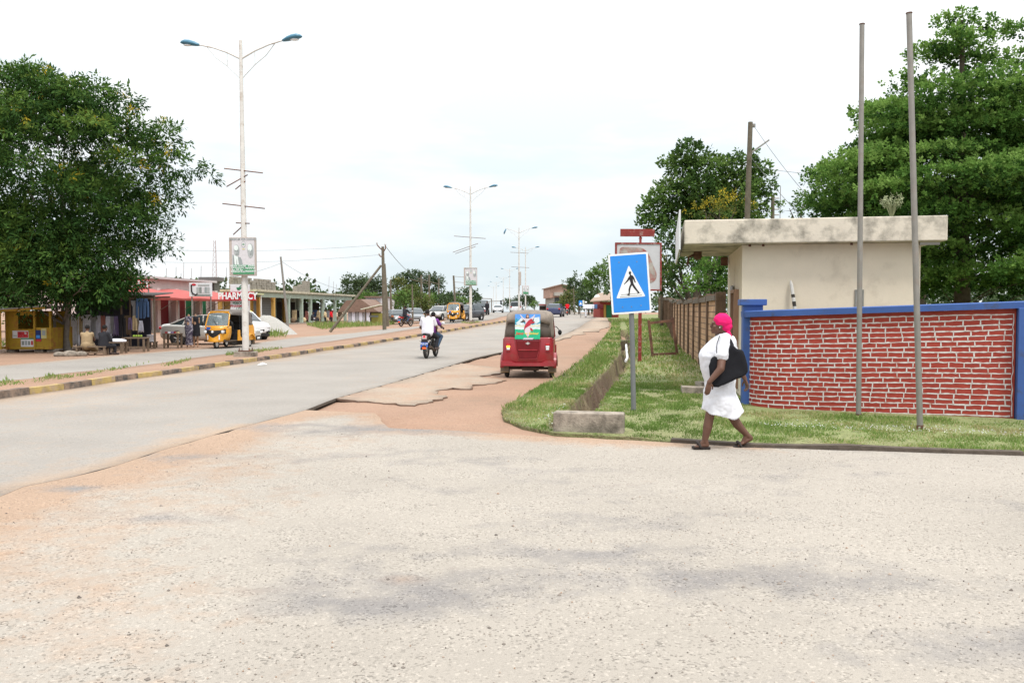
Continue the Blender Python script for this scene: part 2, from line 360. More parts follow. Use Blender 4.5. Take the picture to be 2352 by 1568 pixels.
sheet('worn_shoulder', densify(patch, .12, .05), [m_worn, M('soily_edge', (.17,.11,.08))], .011, .3, skirt=.04, attrs={
    'soil': lambda x, y: .35+.35*fbm(x, y, .8, 4), 'bare': lambda x, y: .45*smin(x, y, patch[:3], 1.4)})
fk = PL([(702,943),(862,950),(893,984),(1053,991),(1180,999),(1275,1006),(1455,1013)])
KERB_R = PL([(1540,1018),(1740,1030),(2050,1039),(2352,1049)]); ke = np.array(KERB_R[-1])-np.array(KERB_R[-2]); ke /= np.linalg.norm(ke)
KERB_R.append(tuple(np.array(KERB_R[-1])+ke*14))
fore = [(-22,-8), *rightE[:10], *fk[1:], *KERB_R, (24,-8)]
def e_at(pts): return [(P(a, b)[0], P(a, b)[1], rx, ry, k) for a, b, rx, ry, k in pts]
BARE = e_at([(820,1392,.62,.20,1.0),(1200,1345,1.3,.36,.9),(1700,1330,2.2,.42,.75),(760,1050,2.2,.6,.8),(360,1195,.5,.16,.8),(1330,1085,1.1,.22,.5),(900,1120,1.8,.5,.45),(960,985,2.6,.55,.85),(1400,1270,2.4,.16,.6),(2250,1500,1.2,.3,.6),(2150,1330,2,.3,.45),(130,1130,.5,.25,.8)])
PALE = e_at([(2000,1190,3.,.8,.6),(1500,1200,2.,.5,.5),(1000,1480,1.2,.4,.3)])
def blob(x, y, L_):
    r = np.zeros(len(x))
    for cx, cy, rx, ry, k in L_: r = np.maximum(r, k*np.exp(-(((x-cx)/rx)**2+((y-cy)/ry)**2)))
    return r
spot = P(930,1335)
sheet('forecourt', densify(fore, .3, .02), m_fore, .012, .14, grow=.015, attrs={
    'soil': lambda x, y: .95*smin(x, y, rightE[1:10], 1.2)+.9*smin(x, y, fk, .9)+.45*smin(x, y, rightE[1:6], 4.5)+.7*sst(-2.2,-5.5, x)*sst(8, 3, y)+.25*fbm(x, y, .6, 1)-blob(x, y, PALE)+.7*np.exp(-((x-spot[0])**2/.03+(y-spot[1])**2/.006))+.5*smin(x, y, KERB_R[:2], .5),
    'bare': lambda x, y: blob(x+.25*fbm(x, y, 1.3, 20), y+.18*fbm(x, y, 1.7, 21), BARE)*(.75+.5*fbm(x, y, 2., 22))+.42*fbm(x, y*2.2, .45, 8)+.16*fbm(x, y*2, 1.6, 9)+.04})
# grass verge with the open drain running down it
ml = PL([(1352,719.5),(1405,741),(1404,752),(1388,775),(1345,818),(1290,862),(1230,893),(1165,930),(1152,944),(1158,964),(1200,981),(1275,996),(1455,1006)])
verge = [(12.0,112), *ml[1:], *[(a, b+.10) for a, b in KERB_R], (40,16), (48,70), (30,112)]
dl = []
for off in (-.42,-.30,-.24,-.17,-.08,.08,.17,.24,.30,.42):
    q = densify([tuple(p) for p in DITCH[:-1]], .3, 0, False)
    for i, (a, b) in enumerate(q):
        a2 = np.array(q[min(i+1, len(q)-1)])-np.array(q[max(i-1, 0)]); a2 /= np.linalg.norm(a2); dl.append((a+a2[1]*off, b-a2[0]*off))
vergeD = densify(verge, .35, .02)
sheet('verge', vergeD, [m_turf, m_turf], .012, .35, skirt=.12, attrs={
    'soil': lambda x, y: (1-sst(.12, .42, seg_dist(np.stack([x, y], 1), DITCH)))*1.2+.5*smin(x, y, ml[4:], .3)+.12*fbm(x, y, .7, 9),
    'bare': lambda x, y: .4+.5*fbm(x, y, .35, 6)}, extra=np.array(dl))
# raised median between the carriageways, red dust top and painted kerbstones
med = [*kerb, *medL[::-1]]
inn = [(a-.16*kd[1]-.0, b+.16*kd[0]) for a, b in kerb]
sheet('median', densify([*inn, *medL[::-1]], .5, .02), [m_soil, m_edge], .10, .5, skirt=.14, attrs={
    'soil': lambda x, y: .3+.4*fbm(x, y, .5, 2), 'bare': lambda x, y: .1+.3*fbm(x, y, .4, 4)})
m_ky = M('worn_yellow_paint', (.40,.29,.11), var=.25, scale=4, col2=(.34,.25,.18), fac2=.5, s2=5, rough=.9); m_kb = M('worn_black_paint', (.07,.065,.062), var=.3, scale=5, col2=(.28,.2,.15), fac2=.6, s2=3, rough=.9)
kb = MB(); kl = [np.array(p) for p in densify(kerb, .25, 0, False)]; acc = 0
def walk(line, step):
    o_ = [np.array(line[0])]; cur = np.array(line[0]); i = 1; need = step
    while i < len(line):
        b_ = np.array(line[i]); l = np.linalg.norm(b_-cur)
        if l >= need: cur = cur+(b_-cur)/l*need; o_.append(cur); need = step
        else: need -= l; cur = b_; i += 1
    return o_
w = walk(kerb, .99)
for i in range(len(w)-1):
    a, b = w[i], w[i+1]; t = (b-a)/np.linalg.norm(b-a); n_ = np.array([-t[1], t[0]]); h = .135+rng.uniform(-.012, .012)
    a = a+t*.008; b = b-t*.008; q = [a, b, b+n_*.17, a+n_*.17]; zz = [Z(*p) for p in q]; j_ = rng.normal(0, .006, 2)
    kb.mi = i%2
    vs = [(p[0], p[1], z_-.05) for p, z_ in zip(q, zz)]+[(p[0]+n_[0]*s_, p[1]+n_[1]*s_, z_+h+j_[0]) for p, z_, s_ in zip(q, zz, (.015,.015,0,0))]
    kb.add(vs, [(0,3,2,1),(4,5,6,7),(0,1,5,4),(1,2,6,5),(2,3,7,6),(3,0,4,7)])
tag(kb.build('median_kerb', [m_kb, m_ky]), kind='structure')
# the land itself, sunk a little under whatever lies on it
big = [(-1600,-40),(1600,-40),(1600,3000),(-1600,3000)]
roadP = [*rightE, *inner, *farR[2:], *kerb[::-1]]
def sink(V):
    s_ = np.zeros(len(V))
    for pl, d_ in ((verge, .7), (med, .05)):
        k = inpoly(V, pl); dd = seg_dist(V, np.array([*pl, pl[0]])); s_[k] = np.maximum(s_[k], .03+d_*sst(.1, .6, dd[k]))
    for pl in ([*leftE, *medL[::-1]], roadP, fore, patch):
        k = inpoly(V, pl); s_[k] = np.maximum(s_[k], .03)
    s_ += .06*(1-sst(.0, .7, seg_dist(V, np.array(rightE[9:11]))))+.06*(1-sst(.0, .9, seg_dist(V, np.array(rightE[12:15]))))
    return s_
near = densify([(-45,-39),(45,-39),(45,130),(-45,130)], .6)
gx = np.array([(a, b) for b in np.concatenate([np.arange(4, 40, .5), np.arange(40, 130, 1.5)]) for a in np.arange(-34, 26, .5 if b < 40 else 1.5)])
bl = np.array(densify([*verge], .35)); bl2 = np.array(densify([*verge], .35)); 
sheet('ground', big, m_soil, -.004, 12, grow=.12, sinkmask=sink, extra=np.concatenate([gx, bl+.001]), attrs={
    'soil': lambda x, y: .35+.35*fbm(x, y, .25, 7), 'bare': lambda x, y: .25+.4*fbm(x, y, .3, 11)+.6*sst(150, 250, np.hypot(x, y))})
# ---------------------------------------------------------------- common materials
m_white = M('white_paint', (.78,.78,.76), rough=.5, var=.04); m_black = M('black_plastic', (.018,.018,.02), rough=.5, var=.1); m_rub = M('tyre_rubber', (.03,.028,.027), rough=.85, var=.2, scale=12)
m_steel = M('galvanised_steel', (.25,.235,.215), rough=.55, var=.12, scale=5, metal=.4, col2=(.24,.2,.17), fac2=.3, s2=4); m_chrome = M('bright_metal', (.7,.7,.7), rough=.25, var=.03, metal=.9)
m_conc = M('weathered_concrete', (.34,.29,.24), rough=.95, var=.16, scale=14, col2=(.13,.11,.09), fac2=.55, s2=4, bump=.5, bs=45); m_cream = M('cream_render', (.64,.57,.455), rough=.9, var=.04, scale=3, col2=(.48,.42,.33), fac2=.15, s2=1.3, bump=.1, bs=30)
m_glass = M('dark_glass', (.05,.06,.065), rough=.08, var=.02, spec=.8); m_wood = M('weathered_wood', (.16,.115,.08), rough=.85, var=.25, scale=9); m_polew = M('tarred_pole_wood', (.135,.115,.085), rough=.9, var=.25, scale=5)
m_rust = M('rusty_iron', (.11,.055,.04), rough=.9, var=.3, scale=9, col2=(.2,.1,.06), fac2=.5)
m_redp = M('peeling_red_paint', (.23,.035,.03), rough=.7, var=.2, scale=5, col2=(.4,.3,.27), fac2=.25, s2=7)
m_bluew = M('blue_gloss_paint', (.045,.10,.30), rough=.55, var=.06, scale=4, col2=(.06,.07,.12), fac2=.18, s2=5)
m_cable = M('black_cable', (.10,.10,.10), var=0)
# fascia concrete with black mould that runs down from its upper edge
m_fascia = M('mould_stained_fascia', (.60,.54,.45), rough=.9, var=.06, scale=4, col2=(.19,.175,.145), fac2=.5, s2=2.2, bump=.2, bs=20)
# ---------------------------------------------------------------- painted brick wall with blue cap and pillars
def brickmat():
    m = bpy.data.materials.new('painted_brick'); m.use_nodes = True; t = m.node_tree; b = t.nodes['Principled BSDF']; N = t.nodes.new; L = t.links.new
    b.inputs['Roughness'].default_value = .7; b.inputs['Specular IOR Level'].default_value = .25
    a = N('ShaderNodeAttribute'); a.attribute_name = 'joint'; tc = N('ShaderNodeTexCoord')
    n = N('ShaderNodeTexNoise'); n.inputs['Scale'].default_value = 55; n.inputs['Detail'].default_value = 4; L(tc.outputs['Object'], n.inputs[0])
    n2 = N('ShaderNodeTexNoise'); n2.inputs['Scale'].default_value = 6; n2.inputs['Detail'].default_value = 6; L(tc.outputs['Object'], n2.inputs[0])
    cr = N('ShaderNodeValToRGB'); el = cr.color_ramp.elements; el[0].position = .3; el[0].color = (.36,.052,.036,1); el[1].position = .7; el[1].color = (.28,.038,.027,1); L(n2.outputs[0], cr.inputs[0])
    n5 = N('ShaderNodeTexNoise'); n5.inputs['Scale'].default_value = 3.1; n5.inputs['Detail'].default_value = 8; n5.inputs['Roughness'].default_value = .75; L(tc.outputs['Object'], n5.inputs[0])
    r5 = N('ShaderNodeMapRange'); r5.inputs[1].default_value = .66; r5.inputs[2].default_value = .70; L(n5.outputs[0], r5.inputs[0])
    m5 = N('ShaderNodeMix'); m5.data_type = 'RGBA'; m5.inputs[7].default_value = (.22,.10,.06,1); L(r5.outputs[0], m5.inputs[0]); L(cr.outputs[0], m5.inputs[6]); L(m5.outputs[2], b.inputs['Base Color'])
    bp = N('ShaderNodeBump'); bp.inputs['Strength'].default_value = .35; bp.inputs['Distance'].default_value = .01; L(n.outputs[0], bp.inputs['Height']); L(bp.outputs[0], b.inputs['Normal'])
    return m
m_brick = brickmat(); m_joint = M('white_joint_paint', (.62,.57,.555), rough=.8, var=.10, scale=25, col2=(.45,.25,.2), fac2=.3, s2=9)
wl = at(1772, 938, 14.18); wr = at(2332, 962, 12.85)     # foot of the wall, left and right
wd = Vector((wr.x-wl.x, wr.y-wl.y, 0)); WLn = wd.length; wd.normalize(); wn = Vector((wd.y, -wd.x, 0))   # towards the street
if wn.y > 0: wn = -wn
def wpath(s):      # plan of the wall: straight, its left end turning back in a quarter circle
    rad = .75
    if s >= 0: p = Vector((wl.x, wl.y, 0))+wd*(s+.25); return p, wn.copy(), wd.copy()
    a = min(-s/rad, PI/2); c = Vector((wl.x, wl.y, 0))+wd*.25-wn*rad
    n_ = wn*math.cos(a)-wd*math.sin(a); t_ = wd*math.cos(a)+wn*math.sin(a); p = c+n_*rad
    if -s > rad*PI/2: p = p-t_*(-s-rad*PI/2)
    return p, n_, t_
zL, zR = -.06, -.02; hL, hR = 1.60, 1.735
def wz(s, f): k = max(-.2, min(1.1, s/WLn)); b0 = zL+(zR-zL)*k; t0 = hL+(hR-hL)*k; return b0+(t0-b0)*f
def wpt(s, f, o_=0.): p, n_, t_ = wpath(s); return Vector((p.x+n_.x*o_, p.y+n_.y*o_, wz(s, f)))
wall = thing('brick_wall', 'painted red brick wall with wavy white joints and a blue cap, curving back at its left end', 'wall', (0,0,0))
SE = WLn-.27
ss = list(np.arange(-1.5, 0, .12))+list(np.linspace(0, SE, 30))
mb = MB(); fs_ = [0, .12, .3, .5, .7, .9, 1.0]
for i in range(len(ss)-1):
    for j in range(len(fs_)-1):
        mb.add([wpt(ss[i], fs_[j]), wpt(ss[i+1], fs_[j]), wpt(ss[i+1], fs_[j+1]), wpt(ss[i], fs_[j+1])], [(0,1,2,3)])
    mb.add([wpt(ss[i], 0, -.22), wpt(ss[i+1], 0, -.22), wpt(ss[i+1], 1, -.22), wpt(ss[i], 1, -.22)], [(3,2,1,0)])
mb.build('brickwork', m_brick, wall, smooth=40)
# hand painted joints: thin irregular raised strokes of paint
jm = MB(); NC = 19; f0, f1 = .035, .955
def stroke(pts, wdt, horiz=True):
    L_ = []; Rr = []
    for s_, f_ in pts:
        w_ = wdt*(1+rng.uniform(-.4, .5))
        if horiz: L_.append((s_, f_+w_/2/1.66)); Rr.append((s_, f_-w_/2/1.66))
        else: L_.append((s_+w_/2, f_)); Rr.append((s_-w_/2, f_))
    for i in range(len(pts)-1):
        jm.add([wpt(*Rr[i], .005), wpt(*Rr[i+1], .005), wpt(*L_[i+1], .005), wpt(*L_[i], .005)], [(0,1,2,3)])
rows = [f0+(f1-f0)*i/NC for i in range(NC+1)]
ph = [rng.uniform(0, 6, 3) for _ in rows]
def rowf(i, s_): return rows[i]+.003*math.sin(2.1*s_+ph[i][0])+.0014*math.sin(5.7*s_+ph[i][1])
for i in range(NC+1):
    s_ = -1.3; pts = []
    while s_ < SE-.05: pts.append((s_, rowf(i, s_)+rng.normal(0, .0012))); s_ += .055
    stroke(pts, .0175)
for i in range(NC):
    s_ = -1.25+(.115 if i%2 else 0)+rng.uniform(-.03, .03)
    while s_ < SE-.12:
        a_, b_ = rowf(i, s_), rowf(i+1, s_); sl = rng.normal(0, .005)
        stroke([(s_+sl*(q-.5), a_+(b_-a_)*q-(.006*rng.random() if q == 0 and rng.random() < .25 else 0)) for q in (0, .35, .7, 1)], .0155, False)
        s_ += rng.uniform(.215, .265) if rng.random() > .06 else .44
stroke([(SE-.035+rng.normal(0, .004), f) for f in np.linspace(f0, f1, 24)], .012, False)
jm.build('painted_joints', m_joint, wall, fix=False)
mb = MB(); sc_ = list(np.arange(-1.45, 0, .1))+list(np.linspace(0, WLn+.3, 24)); rings = []
for s_ in sc_:
    p, n_, t_ = wpath(s_); z0 = wz(s_, 1)+.002; rings.append([Vector((p.x+n_.x*o_, p.y+n_.y*o_, z0+h_)) for o_, h_ in ((-.30,0),(.10,0),(.105,.095),(.08,.11),(-.28,.11))])
mb.loft(rings); mb.build('cap', m_bluew, wall, smooth=50)
mb = MB(); a0 = SE*.62
for i in range(8):
    sa, sb = a0+(SE-a0)*i/8, a0+(SE-a0)*(i+1)/8
    mb.add([wpt(sa, -.02, .012), wpt(sb, -.02, .012), wpt(sb, .012+.008*i/8, .012), wpt(sa, .010, .012)], [(0,1,2,3)])
mb.build('painted_foot', m_bluew, wall)
pil = MB(); pc, pn, pt_ = wpath(SE+.2)
rot = math.atan2(wd.y, wd.x)
pil.box((pc.x-wn.x*.06+wd.x*.12, pc.y-wn.y*.06+wd.y*.12, .80), (.62, .42, 1.868), rz=rot); pil.build('end_pillar', m_bluew, wall, bevel=.01)
gp = thing('gate_pillar', 'square blue gate pillar with an overhanging top behind the curved end of the brick wall', 'pillar', tuple(at(1725, 934, 14.85)[:2])+(0,), rz=R(-10))
MB().box((0,0,.86), (.34,.34,1.86)).build('shaft', m_bluew, gp, bevel=.008)
mb = MB(); mb.box((0,0,1.838), (.46,.46,.11)); mb.build('top', m_bluew, gp, bevel=.012)
# ---------------------------------------------------------------- guard house
GA = R(-10.2); gh = thing('guard_house', 'small cream guard house with a flat overhanging concrete roof streaked with black mould', 'building', (3.32, 16.0, 0), rz=GA)
# local frame: x to the right along the front, y away from the street
RW, RD, z0, z1 = 4.72, 3.85, 2.97, 3.43
mb = MB(); mb.box((RW/2, RD/2, (z0+z1)/2), (RW, RD, z1-z0)); mb.build('roof_slab', m_fascia, gh, bevel=.02)
wx0, wx1, wy0, wy1 = 1.12, 4.36, .34, 3.82
mb = MB(); T = .18
dz0, dz1, dy0, dy1 = .1, 2.12, .95, 1.85      # doorway in the left side wall
mb.box(((wx0+wx1)/2, wy0+T/2, z0/2-.1), (wx1-wx0, T, z0+.19)); mb.box(((wx0+wx1)/2, wy1-T/2, z0/2-.1), (wx1-wx0, T, z0+.19)); mb.box((wx1-T/2, (wy0+wy1)/2, z0/2-.1), (T, wy1-wy0-2*T-.004, z0+.19))
for a, b, c, d in ((wy0+T+.002, dy0, -.2, z0), (dy1, wy1-T-.002, -.2, z0), (dy0+.002, dy1-.002, dz1, z0), (dy0+.002, dy1-.002, -.2, dz0)):
    mb.box((wx0+T/2, (a+b)/2, (c+d)/2), (T, b-a, d-c-.006))
mb.build('wall', m_cream, gh)
mb = MB()
for y_ in (dy0+.035, dy1-.035): mb.box((wx0+.02, y_, (dz0+dz1)/2), (.24, .07, dz1-dz0))
mb.box((wx0+.02, (dy0+dy1)/2, dz1-.035), (.24, dy1-dy0-.142, .07)); mb.build('door_frame', M('brown_door_frame', (.30,.18,.12), rough=.7), gh)
dr = MB().box((wx0+.13, (dy0+dy1)/2, (dz0+dz1)/2-.03), (.04, dy1-dy0-.15, dz1-dz0-.09)).build('door', M('dark_door', (.06,.05,.045), rough=.5), gh)
ng = MB(); ng.box((wx0-.05, dy1+.30, 1.85), (.03, .42, .75)); ng.build('notice_board', M('grey_notice_board', (.33,.33,.34), rough=.4, var=.1), gh)
gu = MB(); gu.box((wx0-.03, dy1+.30, .68), (.06, .42, 1.5)); gu.build('side_panel', M('brown_side_panel', (.17,.12,.095), var=.2, scale=5), gh)
wf = MB(); wx, wz_ = 3.28, 1.84
wf.box((wx, wy0-.012, wz_+.235), (.16,.03,.025)); wf.box((wx, wy0-.012, wz_-.235), (.16,.03,.025)); wf.box((wx-.068, wy0-.012, wz_), (.024,.03,.44)); wf.box((wx+.068, wy0-.012, wz_), (.024,.03,.44)); wo = wf.build('window', M('grey_window_frame', (.22,.22,.2)), gh)
MB().box((wx, wy0-.004, wz_), (.115,.012,.44)).build('pane', M('blotchy_red_and_pale_pane', (.35,.36,.35), rough=.3, col2=(.2,.04,.03), fac2=.6, s2=6), wo)
for a, b in ((1.25,.25),(1.5,.25),(3.1,.2)): MB().cyl((a, b, z0-.02), .025, .05, 8).build('roof_drain', m_rust, gh)
mb = MB(); mb.box((RW-.28, .1, z0-.045), (.34,.07,.05)); mb.build('rain_spout', m_steel, gh)
sb = MB(); sb.add([(-.10,-.12,2.86),(-.10,3.75,2.78),(-.07,3.75,2.78),(-.07,-.12,2.86),(-.10,-.12,3.62),(-.10,3.75,3.50),(-.07,3.75,3.50),(-.07,-.12,3.62)], [(0,3,2,1),(4,5,6,7),(0,1,5,4),(1,2,6,5),(2,3,7,6),(3,0,4,7)])
sb.build('sign_board', M('blank_white_board', (.62,.63,.64), rough=.5, var=.05, col2=(.3,.25,.2), fac2=.15), gh)
ll = MB(); ll.cyl((.35,2.2,z0-.03), .09, .06, 14); ll.ell((.35,2.2,z0-.10), (.095,.095,.08)); ll.tube([(.30,2.2,z0-.05),(.16,2.15,z0-.12),(.13,2.13,z0-.3)], .028, 8)
ll.build('ceiling_lamp', M('rusted_lamp', (.12,.065,.04), rough=.6, var=.2), gh)
ml_ = MB(); ml_.box((wx0-.10, wy1-.2, z0-.13), (.16,.12,.2)); ml_.build('lamp_bracket', m_rust, gh)
# striped stick leaning against the front wall, seen above the brick wall
Gm = Matrix.Translation((3.32,16,0)) @ Matrix.Rotation(GA, 4, 'Z')
mst = M('black_and_white_bark_stripes', (.5,.49,.46), rough=.8); mstb = M('black_stripe', (.04,.035,.03))
st = MB(); base = Vector((1.93+.22, .17, 0)); 
pp = [(2.24,.10,.03),(2.17,.13,.9),(2.12,.17,1.45),(2.07,.22,1.9),(2.03,.27,2.2),(2.02,.29,2.27)]; rr_ = [.03,.034,.036,.036,.034,.012]
for i in range(24):
    def ip(k):
        k = max(0, min(len(pp)-1.001, k)); a = int(k); f = k-a; return Vector(pp[a]).lerp(Vector(pp[a+1]), f), rr_[a]+(rr_[a+1]-rr_[a])*f
    k0, k1 = i*5/24, (i+1)*5/24; (a, ra), (b, rb) = ip(k0), ip(k1); st.mi = 1 if i in (3,5,8,9,11,13,15) else 0; st.tube([Gm@a, Gm@b], [ra, rb], 8, cap=False)
so = st.build('striped_stick', [mst, mstb], None); tag(so, 'black and white striped stick leaning on the cream wall of the guard house', 'stick')
# weeds growing on the roof
def weed(loc, n, h, spread, name, label, col=(.25,.2,.12), flowers=False, group=None):
    s = MB()
    for i in range(n):
        a = rng.uniform(0, 2*PI); d = rng.uniform(.3, 1)*spread; hh = h*rng.uniform(.6, 1.05); q = [Vector((0,0,0)), Vector((math.cos(a)*d*.4, math.sin(a)*d*.4, hh*.6)), Vector((math.cos(a)*d, math.sin(a)*d, hh))]
        s.tube(q, [.006,.004,.002], 4); 
        for k in range(5):
            f = rng.uniform(.45, 1); p = q[1].lerp(q[2], f); b = Vector(rng.normal(0, 1, 3)); b.normalize(); c = b.orthogonal()*.014; s.add([p, p+b*.03+c, p+b*.06, p+b*.03-c], [(0,1,2,3)])
    o = s.build(name, M('dry_weed_%d' % int(col[1]*100), col, var=.2, scale=20), None, fix=False); o.location = loc; return tag(o, label, 'weed', group)
p = Gm @ Vector((3.9,.6,z1)); weed(p, 34, .46, .22, 'dry_weed', 'tuft of dry weeds with pale seed heads growing on the flat roof edge', (.20,.22,.12))
# ---------------------------------------------------------------- bare metal flag poles
for px, pyb, d, tx, ty, lab in ((1972,951,13.2,1980,57,'straight upright grey metal pole close against the red brick wall'), (2113.5,981,11.62,2088,32,'grey metal pole leaning left, standing in the grass before the brick wall')):
    b = at(px, pyb, d); t = at(tx, ty, d+.05); root = thing('flag_pole', lab, 'pole', (b.x, b.y, Z(b.x, b.y)), group='bare metal poles in front of the brick wall')
    v = Vector(t)-Vector((b.x, b.y, Z(b.x, b.y))); l_ = v.length; root.rotation_euler = v.to_track_quat('Z', 'Y').to_euler()
    mb = MB(); mb.tube([(0,0,.08 if d < 12 else -.2),(0,0,l_*.5),(0,0,l_)], [.041,.040,.038], 14); mb.build('pipe', m_steel, root, smooth=40)
    mb = MB(); mb.tube([(0,0,l_),(0,0,l_+.015)], [.044,.044], 14); mb.build('end_cap', m_rust, root)
    mb = MB(); mb.tube([(0,0,-.2),(0,0,.08 if d < 12 else .04)], [.049,.046], 12); mb.build('rusted_foot', m_rust, root, smooth=40)
# ---------------------------------------------------------------- concrete headwall, kerb, slabs
hb = P(1365, 996); h0 = Vector((X(1275,11.5), 11.45)); h1 = Vector((X(1437,11.3), 11.25)); hv = h1-h0
o = MB().box((0,0,.05), (hv.length, .27, .46)).build('headwall', m_conc, None, bevel=.018); o.location = ((h0.x+h1.x)/2, (h0.y+h1.y)/2+.135, 0); o.rotation_euler.z = math.atan2(hv.y, hv.x)
tag(o, 'weathered concrete block closing the end of the open drain beside the road', 'concrete block')
mb = MB(); q = [np.array(p) for p in densify(KERB_R[:4], .5, 0, False)]
rings = []
for i, p in enumerate(q):
    t = q[min(i+1, len(q)-1)]-q[max(i-1, 0)]; t /= np.linalg.norm(t); n_ = np.array([-t[1], t[0]]); h = .058+.008*rng.normal()
    rings.append([Vector((*(p+n_*o_), z_)) for o_, z_ in ((0,-.06),(.005,h),(.11,h+.004),(.12,-.06))])
mb.loft(rings); tag(mb.build('forecourt_kerb', M('dirty_kerb_concrete', (.095,.075,.06), rough=.95, var=.25, scale=8, bump=.5), None), kind='structure')
b = P(1592, 903)
for i, (px, py, w_, d_, h_, rz) in enumerate(((1597,905,.48,.36,.17,-.12),(1632,893,.5,.34,.17,.18))):
    c = P(px, py); o = MB().box((0,0,h_/2-.03), (w_,d_,h_)).build('concrete_slab', m_conc, None, bevel=.01); o.location = (c.x, c.y+d_/2, Z(c.x, c.y)); o.rotation_euler = (0,.03,rz)
    tag(o, ['low concrete slab lying in the grass, the nearer and left one of two', 'low concrete slab lying in the grass, the farther and right one of two'][i], 'slab', 'concrete slabs in the grass')
# white plastic pipe and litter in the drain
mb = MB(); mb.tube([at(1438,792,40.2)+Vector((0,0,0)), at(1441,822,33), at(1437,829,31.6)], [.05,.05,.05], 8)
tag(mb.build('white_pipe', M('white_plastic', (.7,.72,.73), rough=.5), None), 'white plastic pipe lying along the edge of the drain', 'pipe')
# ---------------------------------------------------------------- signs
m_sblue = M('sign_blue', (.014,.22,.68), rough=.35, var=.04, spec=.5); m_swhite = M('sign_white', (.74,.75,.76), rough=.35, var=.03); m_sblack = M('sign_black', (.02,.018,.02), rough=.5)
sg = thing('crossing_sign', 'blue pedestrian crossing sign with a walking figure in a white triangle on a grey post', 'road sign', (X(1457,13.85), 13.85, 0))
mb = MB(); mb.tube([(0,0,-.1),(-.03,.0,1.2),(-.08,0,2.35)], [.042,.042,.042], 14); mb.build('post', M('grey_painted_post', (.16,.165,.17), rough=.5, var=.1, scale=6), sg, smooth=40)
PM = Matrix.Translation((-.085,-.052,2.145)) @ Euler((0, R(-4.2), 0)).to_matrix().to_4x4() @ Euler((PI/2, 0, R(2))).to_matrix().to_4x4()   # local xy is the plate
def rrect(w_, h_, r_, n=5):
    o_ = []
    for cx, cy, a in ((w_/2-r_, h_/2-r_, 0), (-w_/2+r_, h_/2-r_, 90), (-w_/2+r_, -h_/2+r_, 180), (w_/2-r_, -h_/2+r_, 270)):
        o_ += [(cx+r_*math.cos(R(a+90*k/n)), cy+r_*math.sin(R(a+90*k/n))) for k in range(n+1)]
    return o_
MB().prism(rrect(.665,1.0,.02), -.008, .008, PM).build('sign_plate', m_swhite, sg)
MB().prism(rrect(.605,.94,.012), .008, .0105, PM).build('blue_field', m_sblue, sg)
tri = [(-.245,-.235),(.245,-.235),(0,.30)]
def roundpoly(p_, r_, n=5):
    o_ = []; k = len(p_)
    for i in range(k):
        a, b, c = Vector(p_[i-1]), Vector(p_[i]), Vector(p_[(i+1)%k]); u = (a-b).normalized(); v = (c-b).normalized()
        for j in range(n+1): f = j/n; q0 = b+u*r_; q1 = b+v*r_; o_.append(tuple((q0*(1-f)**2+b*2*f*(1-f)+q1*f*f)))
    return o_
MB().prism(roundpoly(tri, .025), .0105, .0125, PM).build('triangle', m_swhite, sg)
# walking figure traced in local plate coordinates, from the photograph's sign
fg = [(-.006,.205),(.012,.215),(.030,.205),(.034,.185),(.026,.165),(.028,.15),(.055,.14),(.075,.12),(.09,.08),(.10,.035),(.108,.022),(.098,.014),(.085,.02),(.075,.05),(.06,.085),(.058,.045),(.062,.005),(.085,-.04),(.115,-.09),(.15,-.14),(.162,-.155),(.150,-.168),(.125,-.178),(.118,-.17),(.128,-.155),(.10,-.12),(.06,-.07),(.035,-.025),(.015,-.05),(.0,-.085),(-.01,-.13),(-.02,-.175),(-.018,-.19),(-.035,-.197),(-.075,-.178),(-.073,-.168),(-.045,-.165),(-.035,-.14),(-.035,-.095),(-.015,-.04),(.012,.005),(.006,.04),(-.005,.075),(-.03,.05),(-.065,.025),(-.105,-.002),(-.112,.006),(-.08,.035),(-.045,.075),(-.02,.115),(.005,.138),(.008,.155),(-.008,.172),(-.01,.19)]
fg = [((x*.92), y*.98-.01) for x, y in fg]
fm = MB(); fm.prism(fg, .0125, .0145, PM)
for y_, hw, sl in ((-.178,.165,.004),(-.212,.185,.004)): fm.prism([(-hw,y_-.003-sl),(hw,y_-.003+sl),(hw,y_+.003+sl),(-hw,y_+.003-sl)], .0125, .0140, PM)
fm.build('walking_figure', m_sblack, sg)
for x_, y_ in ((-.16,.36),(.14,.35),(-.15,-.385),(.0,-.39),(.16,-.38)): MB().cyl(PM@Vector((x_,y_,.012)), .009, .006, 8, axis='Y').build('rivet', m_steel, sg)
# faded red framed advertising sign
ds = 27.; s2 = thing('faded_sign', 'square white sign with a peeling red frame and a smaller red board above it', 'sign', (X(1470,ds), ds, Z(X(1470,ds), ds)), rz=R(2))
k = 1898/ds; zt = lambda py: CAM_Z+(712-py)/k-Z(X(1470,ds), ds); xo = lambda px: (px-1470)/k
def frame_boxes(mb, x0_, x1_, za, zb, w_, dp, y_=0):
    mb.box(((x0_+x1_)/2, y_, za+w_/2), (x1_-x0_, dp, w_)); mb.box(((x0_+x1_)/2, y_, zb-w_/2), (x1_-x0_, dp, w_)); mb.box((x0_+w_/2, y_, (za+zb)/2), (w_, dp, zb-za-2*w_)); mb.box((x1_-w_/2, y_, (za+zb)/2), (w_, dp, zb-za-2*w_))
MB().box((0,0,zt(668)/2-.1), (.10,.10,zt(668)+.2)).build('post', m_redp, s2); MB().box((0,0,(zt(558)+zt(544))/2), (.07,.05,zt(544)-zt(558))).build('upper_post', m_redp, s2)
mb = MB(); frame_boxes(mb, xo(1412), xo(1518.5), zt(668), zt(558), .05, .12); mb.build('frame', m_redp, s2)
